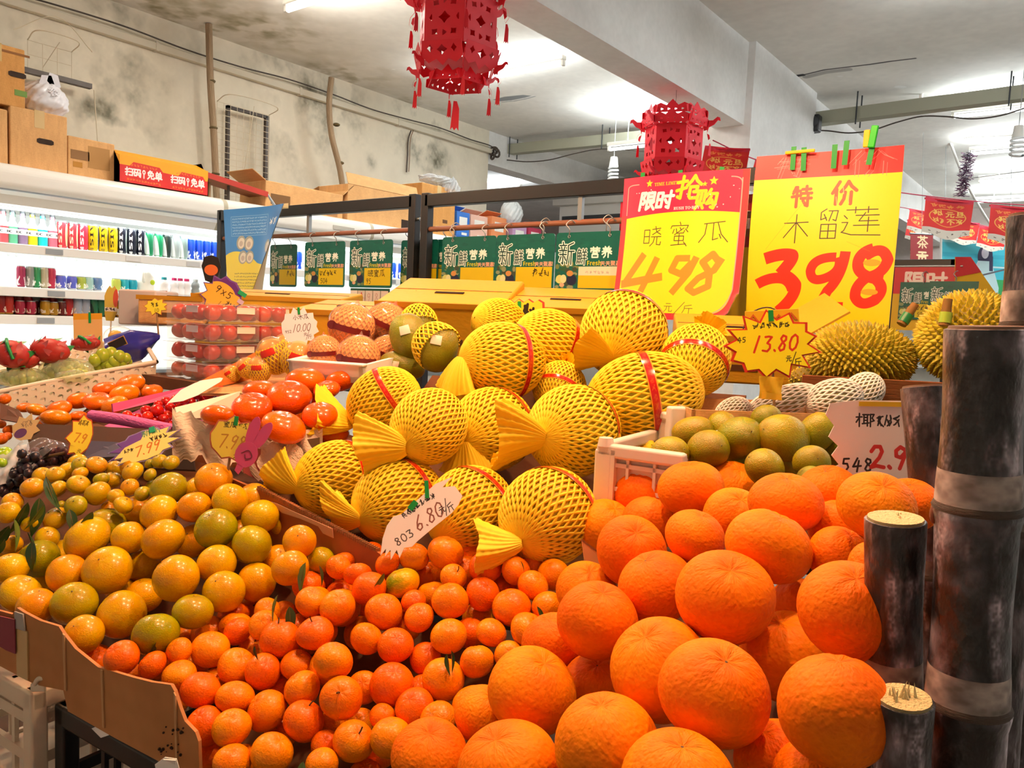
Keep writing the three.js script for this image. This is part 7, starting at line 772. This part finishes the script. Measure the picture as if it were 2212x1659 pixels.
// ---------------------------------------------------------------- paper-lined boxes
{
  const paperM = mat(0xd9c4ae, .85, { bumpMap: roughBump, bumpScale: .002, side: THREE.DoubleSide }), wh = thing('paper_lined_box', 'box lined with torn white paper holding the red tangerines', 'box', V3(0, 0, 0)), P = (l) => P3(l);
  part(wh, 'back_lining', hexa(...P([[385, 905, 1.42], [500, 900, 1.55], [520, 845, 1.6], [378, 880, 1.45]]), .004), mat(0xe0d0bc, .8)); part(wh, 'front_lining', param(40, 10, (u, v, p) => { const x = 372 + 325 * u, top = 880 + 72 * Math.sin(Math.min(1, u * 1.25) * 1.5) * (u < .75 ? 1 : 1 - (u - .75) * 1.8) + 6 * Math.sin(u * 40) + 4 * Math.sin(u * 91), bot = 985 + 70 * u + 10 * Math.sin(u * 26) + 8 * Math.sin(u * 57); p.copy(at(x, bot + (top - bot) * v, 1.4 - .05 * u - .02 * (1 - v) + .008 * Math.sin(u * 30 + v * 5))); }), paperM); part(wh, 'inner_side', hexa(...P([[375, 985, 1.44], [690, 1060, 1.37], [690, 950, 1.39], [375, 900, 1.46]]), .004), kraftMat(0x9a6a44));
  part(wh, 'torn_flap', param(14, 8, (u, v, p) => p.copy(at(560 + 90 * u + 6 * Math.sin(v * 9), 960 + 75 * v + 7 * Math.sin(u * 14), 1.335 - .02 * v))), paperM); part(wh, 'pink_print', hexa(...P([[525, 1020, 1.355], [560, 1040, 1.35], [562, 970, 1.355], [530, 960, 1.36]]), .002), mat(0xb05a58, .8)); part(wh, 'grey_patch', hexa(...P([[640, 1010, 1.345], [690, 1000, 1.34], [690, 945, 1.345], [645, 952, 1.35]]), .002), mat(0x5a4a34, .9));
  const pk = thing('pink_paper_box', 'box lined with bright pink paper holding the cherry tomatoes', 'box', V3(0, 0, 0)), pm = mat(0xcc58a0, .6, { bumpMap: roughBump, bumpScale: .002 }); part(pk, 'side', hexa(...P([[195, 905, 1.66], [372, 932, 1.55], [372, 915, 1.56], [215, 888, 1.66]]), .012), pm); part(pk, 'rolled_edge', tube(P([[198, 898, 1.64], [260, 906, 1.6], [320, 918, 1.56], [378, 930, 1.53]]), .012, 20, 8), pm); part(pk, 'side', hexa(...P([[245, 890, 1.7], [430, 845, 1.86], [428, 830, 1.87], [243, 872, 1.7]]), .006), mat(0xd0558c, .6)); part(pk, 'side', hexa(...P([[470, 855, 1.75], [535, 850, 1.8], [530, 838, 1.8], [470, 842, 1.76]]), .006), pm); part(pk, 'bottom', hexa(...P([[215, 925, 1.68], [372, 940, 1.6], [540, 870, 1.82], [300, 885, 1.8]]), .004), pm);
  const tg = thing('paper_tag', 'blank white torn paper tag on the cherry tomatoes', 'sign', at(425, 842, 1.62)); facing(tg, 22, 0, -40); part(tg, 'tag', extrude(outline([[-.06, -.014], [-.03, -.02], [.0, -.016], [.05, .004], [.055, .012], [.0, .02], [-.03, .012]]), .001), M.foam); part(tg, 'fold', extrude(outline([[.0, .02], [.055, .012], [.05, .016], [.01, .023]]), .001).translate(0, 0, -.001), M.foam);
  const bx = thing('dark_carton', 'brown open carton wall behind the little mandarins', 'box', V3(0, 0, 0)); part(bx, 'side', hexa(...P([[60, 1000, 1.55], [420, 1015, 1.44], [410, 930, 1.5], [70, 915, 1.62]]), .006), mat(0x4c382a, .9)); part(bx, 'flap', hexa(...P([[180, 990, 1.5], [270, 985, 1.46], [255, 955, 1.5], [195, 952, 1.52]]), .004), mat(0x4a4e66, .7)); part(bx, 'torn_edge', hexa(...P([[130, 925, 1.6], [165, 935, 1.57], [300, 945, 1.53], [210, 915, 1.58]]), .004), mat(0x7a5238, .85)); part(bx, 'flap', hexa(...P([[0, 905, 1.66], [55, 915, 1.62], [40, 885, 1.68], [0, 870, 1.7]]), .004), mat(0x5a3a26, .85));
}
// ---------------------------------------------------------------- sugar canes
{
  const bark = dataTex(256, 512, (u, v) => { const n = fbm(u * 5, v * 6, 101, 5, 5, 6), m = fbm(u * 16, v * 7, 111, 4, 16, 7), g = vnoise(u * 90, v * 120, 140, 90, 120), w = Math.max(0, n - .46) * 2.6 + Math.max(0, m - .52) * 2.2 * (.5 + g); return [12 + w * 150, 11 + w * 142, 14 + w * 150]; }); const barkM = mat(0xffffff, .38, { map: bark, clearcoat: .25, clearcoatRoughness: .4, bumpMap: roughBump, bumpScale: .0015 }), ringM = mat(0x51453c, .7, { bumpMap: roughBump, bumpScale: .001 }), waxM = mat(0xffffff, .75, { map: dataTex(128, 64, (u, v) => { const n = fbm(u * 12, v * 3, 131, 4, 12, 3); return [70 + n * 190, 64 + n * 182, 60 + n * 178]; }) }), cutM = mat(0xdcc892, .75, { bumpMap: roughBump, bumpScale: .002 });
  const cane = (label, x0, y0, x1, y1, d0, d1, wpx, nodes, top, lean = .35) => {
    const a = at(x1, y1, d1), b = at(x0, y0, d0), dir = b.clone().sub(a).normalize(), L0 = dir.set(dir.x * lean, dir.y, dir.z * lean).normalize(), L = b.y / dir.y, R = wpx / 2 * d0 / F, t = thing('sugar_cane', label, 'sugar cane', b.clone().addScaledVector(dir, -L), 'dark sugar canes'); t.quaternion.setFromUnitVectors(V3(0, 1, 0), dir); t.rotateY(rnd(6));
    const pr = [[0, 0], [R * .98, 0]], H = a.distanceTo(b), ys = nodes.map((k) => L - H * k).sort((p, q) => p - q); let last = 0; for (const y of [...ys, null]) { const e = y === null ? L : y - .012; for (let i = 1; i <= 6; i++) pr.push([R * (.97 + .03 * Math.cos((i / 6) * 6.28)), last + (e - last) * i / 6]); if (y !== null) { pr.push([R * 1.05, y - .006], [R * 1.09, y], [R * 1.03, y + .006]); last = y + .008; } } pr.push([R * .9, L + .0006], [0, L + .0006]);
    const g = lathe(pr, 30), uv = g.attributes.uv, p = g.attributes.position; for (let i = 0; i < p.count; i++) uv.setY(i, p.getY(i) * 4); part(t, 'stalk', g, barkM); for (const y of ys) { part(t, 'node_ring', lathe([[R * 1.045, y - .001], [R * 1.1, y + .003], [R * 1.05, y + .006], [R * 1.0, y + .008]], 30), ringM); part(t, 'wax_band', lathe([[R * 1.03, y + .004], [R * 1.03, y + .008], [R * 1.012, y + .02], [R * .99, y + .03]], 30), waxM); part(t, 'bud', new THREE.SphereGeometry(R * .22, 10, 8).scale(.8, 1.2, .5).translate(0, y - .004, R * 1.02), mat(0x6e3a24, .6)); }
    if (top !== 'dark') { part(t, 'cut_end', cyl(R * .93, R * .9, .003, 24).translate(0, L + .001, 0), cutM); const f = []; for (let i = 0; i < (top === 'torn' ? 26 : 5); i++) { const r = rnd(R * .5), q = rnd(6.3), h = rnd(.003, top === 'torn' ? .013 : .004); f.push(new THREE.ConeGeometry(.0016, h, 4).rotateX(rnd(-.5, .5)).translate(Math.cos(q) * r, L + h / 2 + .001, Math.sin(q) * r)); } part(t, 'torn_fibres', merge(f), mat(0xe2d2a0, .8)).userData.kind = 'stuff'; } else part(t, 'cut_end', cyl(R * .93, R * .88, .003, 24).translate(0, L + .001, 0), mat(0x6a5442, .8));
  };
  cane('thickest sugar cane with a pale ring and brown bud', 2132, 712, 2090, 1640, .54, .57, 166, [.41, .87], 'dark', .8); cane('slim sugar cane leaning behind the thickest one', 1995, 838, 2030, 1300, .82, .8, 92, [.9], 'dark', 1); cane('short cut sugar cane in front of the ponkans', 1934, 1124, 1965, 1480, .6, .625, 124, [.99], 'pale'); cane('lowest sugar cane stump with a fibrous torn end', 1952, 1512, 1962, 1640, .52, .535, 122, [1.6], 'torn'); cane('sugar cane with a brown cut end at the edge of the group', 2222, 470, 2235, 1300, .6, .58, 84, [.3, .85], 'dark'); cane('shaded sugar cane standing behind the pair', 2230, 930, 2215, 1600, .66, .64, 90, [.6], 'dark');
}
// ---------------------------------------------------------------- hand-written price signs
function burst(n, rx, ry, k = .72, jit = .06, s = 1) { const l = []; for (let i = 0; i < n * 2; i++) { const a = i * Math.PI / n + .2, q = (i % 2 ? k : 1) * (1 + jit * Math.sin(i * 2.7 + s * 5)); l.push([Math.cos(a) * rx * q, Math.sin(a) * ry * q]); } return l; }
function sign(label, px, py, d, wpx, hpx, rot, pts, draw, o = {}) {
  const t = thing('price_sign', label, 'sign', at(px, py, d)); facing(t, rot, o.ry || 0, o.rx || 0); const w = wpx * d / F, h = hpx * d / F, W = 512, H = Math.round(512 * h / w);
  const sh = (k) => unitUV(extrude(outline(pts.map(([x, y]) => [x * w * k, y * h * k])), .0012), -w / 2, w / 2, -h / 2, h / 2);
  if (o.edge) part(t, 'edge', sh(1).translate(0, 0, -.0013), mat(o.edge, .45)); part(t, 'face', sh(o.edge ? .92 : 1), mat(0xffffff, .42, { map: paint(W, H, draw) }));
  for (const [x, y, tw, th, c, r] of o.bits || []) { const b = part(t, 'tape', box(tw * w, th * h, .001, 0, 0, 0), c === undefined ? M.green : mat(c, .4), V3(x * w, y * h, .0016)); b.rotation.z = r || 0; }
  if (o.stick !== false) part(t, 'stick', rod(V3(0, -h * .2, -.004), V3(0, -h * .5 - (o.stick || .05), -.006), .0022, 6), o.stickMat || M.wood); return t;
}
const fill = (x, W, H, c) => { x.fillStyle = c; x.fillRect(0, 0, W, H); };
sign('yellow starburst sign with red edge reading 13.80', 1668, 745, 1.24, 215, 150, 3, burst(13, .5, .5, .76, .06), (x, W, H) => { fill(x, W, H, '#f4e410'); scribble(x, 160, 62, 200, 30, 6, 4, '#2c240c'); digits(x, '13.80', 150, 128, 52, 88, 11, '#cf3412', 1.08, .25); digits(x, '45', 78, 130, 22, 30, 4, '#2c240c'); strokes(x, GLYPH['元'], 322, 236, 30, 34, 4, '#2c240c'); strokes(x, DIGIT['/'], 340, 220, 40, 80, 4, '#2c240c'); strokes(x, GLYPH['斤'], 362, 250, 40, 50, 4, '#2c240c'); }, { edge: 0xc8321a, bits: [[0, .42, .05, .16]], stick: .08 });
{ const t = thing('sign_holder', 'yellow plastic holder strip above the starburst sign', 'holder', at(1668, 690, 1.245)); facing(t, 3); part(t, 'strip', box(.085, .03, .002, 0, 0, 0, .0008), mat(0xe0b010, .4)); part(t, 'zigzag', extrude(outline([[-.04, -.002], [-.03, .01], [-.02, -.004], [-.01, .008], [0, -.004], [.01, .008], [.02, -.004], [.03, .01], [.04, -.002], [.035, -.002], [.03, .006], [.02, -.008], [.01, .004], [0, -.008], [-.01, .004], [-.02, -.008], [-.03, .006], [-.036, -.002]]), .001).translate(0, 0, .0015), mat(0xc8661a, .4)); part(t, 'wire', tube([V3(-.05, -.02, 0), V3(-.03, .012, -.01), V3(.0, .02, -.012), V3(.03, .0, -.01)], .0012, 16, 5), M.rope); }
sign('white scalloped sign reading 10.00 before the yellow carton', 647, 707, 1.68, 84, 84, 6, burst(12, .5, .5, .86, .07, 2), (x, W, H) => { fill(x, W, H, '#eceaf2'); word(x, '小木瓜', 180, 90, 70, 6, '#3a3638', 1.0); digits(x, '10.00', 160, 210, 56, 110, 8, '#6a5a5c', 1.0, .25); digits(x, '952', 60, 280, 28, 40, 5, '#3a3638'); strokes(x, GLYPH['元'], 300, 330, 50, 50, 5, '#3a3638'); strokes(x, DIGIT['/'], 320, 300, 70, 130, 5, '#3a3638'); strokes(x, GLYPH['斤'], 350, 360, 60, 60, 5, '#3a3638'); }, { bits: [[.03, .42, .06, .18]] });
sign('white torn-edged sign reading 6.80 among the netted melons', 906, 1122, 1.07, 218, 92, 34, [[-.5, -.2], [-.42, -.14], [-.47, -.28], [-.39, -.22], [-.44, -.42], [-.34, -.3], [-.36, -.5], [-.27, -.36], [-.2, -.44], [-.12, -.4], [.1, -.34], [.3, -.3], [.4, -.22], [.48, -.1], [.47, .2], [.36, .34], [.5, .42], [.32, .5], [.1, .42], [-.12, .34], [-.2, .4], [-.3, .3], [-.4, .1]], (x, W, H) => { fill(x, W, H, '#f4efea'); scribble(x, 190, 26, 200, 36, 7, 4, '#2c2624'); digits(x, '6.80', 220, 82, 50, 80, 7, '#8a5648', 1.0, .25); digits(x, '803', 90, 120, 34, 44, 5, '#4a423e'); strokes(x, GLYPH['元'], 360, 110, 36, 40, 4, '#2c2624'); strokes(x, DIGIT['/'], 376, 90, 50, 80, 4, '#2c2624'); strokes(x, GLYPH['斤'], 400, 120, 40, 46, 4, '#2c2624'); }, { rx: -18, bits: [[.22, .5, .04, .42, undefined, -.5], [.02, .36, .1, .14, undefined, .3]], stick: false });
sign('large white starburst sign with red 2.9 beside the olive mangoes', 1900, 965, .93, 236, 200, -1, [[-.46, .46], [-.2, .5], [.4, .5], [.5, .3], [.44, .1], [.5, -.1], [.44, -.35], [.3, -.5], [.1, -.46], [-.15, -.5], [-.3, -.42], [-.4, -.5], [-.38, -.36], [-.5, -.28], [-.37, -.2], [-.44, -.1], [-.38, .0], [-.47, .1], [-.42, .22], [-.5, .34]], (x, W, H) => { fill(x, W, H, '#f0e4de'); strokes(x, GLYPH['椰'], 140, 60, 90, 66, 7, '#2c2422'); scribble(x, 240, 66, 110, 56, 3, 7, '#2c2422'); digits(x, '548', 74, 270, 46, 66, 9, '#2c2422', 1.15); digits(x, '2.9', 206, 210, 78, 112, 18, '#cf2f28', 1.0); }, { bits: [[.05, .46, .5, .05, 0xd9b414]], stick: .12 });
sign('yellow starburst sign reading 7.98 with a pink rabbit cut-out', 500, 948, 1.27, 106, 100, -8, burst(9, .5, .5, .84, .08, 3), (x, W, H) => { fill(x, W, H, '#eedc50'); word(x, '蜜瓜', 150, 60, 70, 6, '#2c240c', 1); scribble(x, 310, 60, 100, 60, 2, 6, '#2c240c'); digits(x, '7.98', 130, 190, 84, 160, 14, '#c08a2c', 1.0, .2); strokes(x, GLYPH['元'], 300, 380, 60, 60, 6, '#2c240c'); strokes(x, DIGIT['/'], 340, 370, 50, 90, 6, '#2c240c'); }, { edge: 0xc46a4a, bits: [[.05, .4, .08, .2]], stick: .06 });
{ const t = thing('rabbit_cutout', 'pink paper rabbit shape fixed to the 7.98 sign', 'cut-out', at(532, 982, 1.255)); facing(t, -22); const pk = mat(0xc24a80, .5), e = new THREE.Shape(); e.absellipse(0, 0, .018, .021, 0, Math.PI * 2); part(t, 'head', extrude(e, .0015), pk); for (const [x, r] of [[-.003, .04], [.007, -.2]]) { const q = new THREE.Shape(); q.absellipse(0, .03, .009, .025, 0, Math.PI * 2); part(t, 'ear', extrude(q, .0015).rotateZ(r).translate(x, .008, -.001), pk); } part(t, 'foot', extrude(outline([[-.008, -.018], [.004, -.02], [.0, -.034], [-.008, -.03]]), .0015), pk); part(t, 'swirl', tube([V3(-.008, 0, .0015), V3(.002, .008, .0015), V3(.01, 0, .0015), V3(.002, -.006, .0015), V3(-.002, 0, .0015)], .0008, 24, 5), mat(0x6a2a4a, .6)); }
sign('purple and yellow fringed sign reading 7.99 lying over the little mandarins', 312, 962, 1.36, 150, 84, 22, burst(14, .5, .5, .8, .1, 4), (x, W, H) => { fill(x, W, H, '#ecdc80'); x.fillStyle = '#6a4a9a'; x.beginPath(); x.moveTo(60, 0); x.lineTo(300, 0); x.lineTo(240, 90); x.lineTo(120, 110); x.lineTo(0, 200); x.lineTo(0, 40); x.fill(); word(x, '新鲜', 250, 10, 70, 6, '#4a8a6a', 1.1); scribble(x, 300, 96, 130, 40, 4, 5, '#2c240c'); digits(x, '7.99', 180, 130, 56, 90, 9, '#c8762c', 1, .25); scribble(x, 110, 130, 70, 30, 3, 4, '#2c240c'); }, { rx: -28, edge: 0x8f86b8, bits: [[.15, .36, .08, .16, 0x1f9a72]], stick: .04 });
sign('tall narrow yellow sign with faint orange digits above the dark grapes', 174, 942, 1.46, 52, 100, -14, burst(8, .5, .5, .8, .1, 6), (x, W, H) => { fill(x, W, H, '#ecd840'); scribble(x, 150, 150, 200, 120, 3, 14, '#7a6218'); digits(x, '7.9', 140, 420, 110, 220, 26, '#cf8a24', .9, .1); strokes(x, GLYPH['元'], 260, 760, 90, 90, 10, '#5a4a14'); }, { ry: 35, edge: 0xc04a24 });
sign('curled pale sign with a violet corner above the green apples', 55, 925, 1.6, 62, 64, 25, burst(8, .5, .5, .8, .12, 8), (x, W, H) => { fill(x, W, H, '#c0a878'); x.fillStyle = '#5a3a6a'; x.beginPath(); x.ellipse(160, 330, 110, 90, 0, 0, 7); x.fill(); scribble(x, 200, 120, 200, 140, 3, 8, '#6a5a48'); }, { rx: -25 });
sign('small yellow starburst sign before the grey-white carton', 336, 662, 2.1, 56, 40, 4, burst(9, .5, .5, .7, .06, 9), (x, W, H) => { fill(x, W, H, '#eedc38'); scribble(x, 170, 100, 150, 90, 2, 10, '#3a300c'); digits(x, '10', 220, 220, 50, 80, 10, '#8a7a20'); }, { edge: 0xb86a3a });
sign('purple-edged yellow sign reading 10 over the tomato punnets', 480, 640, 1.95, 96, 92, -32, burst(11, .5, .5, .82, .08, 10), (x, W, H) => { fill(x, W, H, '#d9a838'); x.fillStyle = '#5a2a7a'; x.fillRect(0, 0, W, 150); x.fillStyle = '#d9a838'; x.beginPath(); x.ellipse(230, 210, 170, 110, 0, 0, 7); x.fill(); digits(x, '9x5', 140, 150, 70, 90, 9, '#2c1c0c'); digits(x, '10', 240, 300, 60, 90, 9, '#8a6a30'); scribble(x, 330, 250, 140, 70, 3, 8, '#1c140c'); }, { edge: 0x6a4a94, bits: [[.36, .3, .2, .1, 0x1f9a60], [.42, .12, .14, .1, 0xb4a4c0]] });
sign('dark cut-out sign with orange patch beside the rack post', 455, 582, 2.1, 50, 62, -4, [[-.4, .1], [-.3, .42], [0, .5], [.3, .42], [.45, .1], [.3, -.3], [.2, -.5], [-.2, -.4], [-.3, -.15]], (x, W, H) => { fill(x, W, H, '#1c1612'); x.fillStyle = '#c8662a'; x.beginPath(); x.ellipse(270, H * .52, 150, 120, 0, 0, 7); x.fill(); }, {});
sign('tall yellow and red pineapple-shaped sign before the chiller', 240, 655, 2.3, 30, 76, -3, [[-.3, -.5], [.25, -.5], [.4, -.3], [.5, .2], [.4, .38], [.2, .5], [.0, .42], [-.15, .5], [-.35, .38], [-.5, .2], [-.42, -.3]], (x, W, H) => { fill(x, W, H, '#c8b04a'); x.fillStyle = '#c4503a'; x.beginPath(); x.ellipse(430, H * .35, 110, 330, 0, 0, 7); x.fill(); x.fillStyle = '#dcd8d4'; x.fillRect(20, H * .62, 470, 150); scribble(x, 60, H * .63, 380, 110, 3, 22, '#3a3a4a'); }, { stick: .06, stickMat: M.offwhite });
sign('orange-topped tag hanging in a clear sleeve above the dragon fruit', 190, 716, 2.25, 62, 78, 1, [[-.5, -.5], [.5, -.5], [.5, .5], [-.5, .5]], (x, W, H) => { fill(x, W, H, '#dcb070'); x.fillStyle = '#d99a14'; x.fillRect(0, 0, W, 110); }, { bits: [[.08, .38, .08, .3]] });
sign('yellow sign with wavy red border behind the melons', 1112, 672, 1.68, 130, 56, 2, [[-.5, -.5], [.5, -.5], [.5, .3], [.42, .42], [.33, .32], [.25, .46], [.16, .34], [.08, .48], [0, .34], [-.08, .5], [-.16, .34], [-.25, .46], [-.33, .32], [-.42, .4], [-.5, .25]], (x, W, H) => { fill(x, W, H, '#ecd42c'); scribble(x, 90, 80, 130, 60, 4, 6, '#1c140c'); scribble(x, 320, 50, 120, 150, 2, 22, '#1c140c'); }, { edge: 0xb84030, bits: [[-.18, .28, .05, .24], [.08, .24, .06, .26]] });
{ const l = thing('yellow_lemon_bag', 'yellow fruit under clear film beside the orange-topped tag', 'fruit', at(250, 728, 2.2)); part(l, 'fruit', new THREE.SphereGeometry(.02, 14, 10), mat(0xd9a818, .3)); part(l, 'fruit', new THREE.SphereGeometry(.018, 14, 10).translate(.045, -.004, -.01), mat(0xd9b030, .3)); part(l, 'film', new THREE.SphereGeometry(.035, 16, 10).scale(1.7, .9, 1).translate(.02, 0, 0), film(0xffffff, .12)); }
renderer.render(scene, camera);
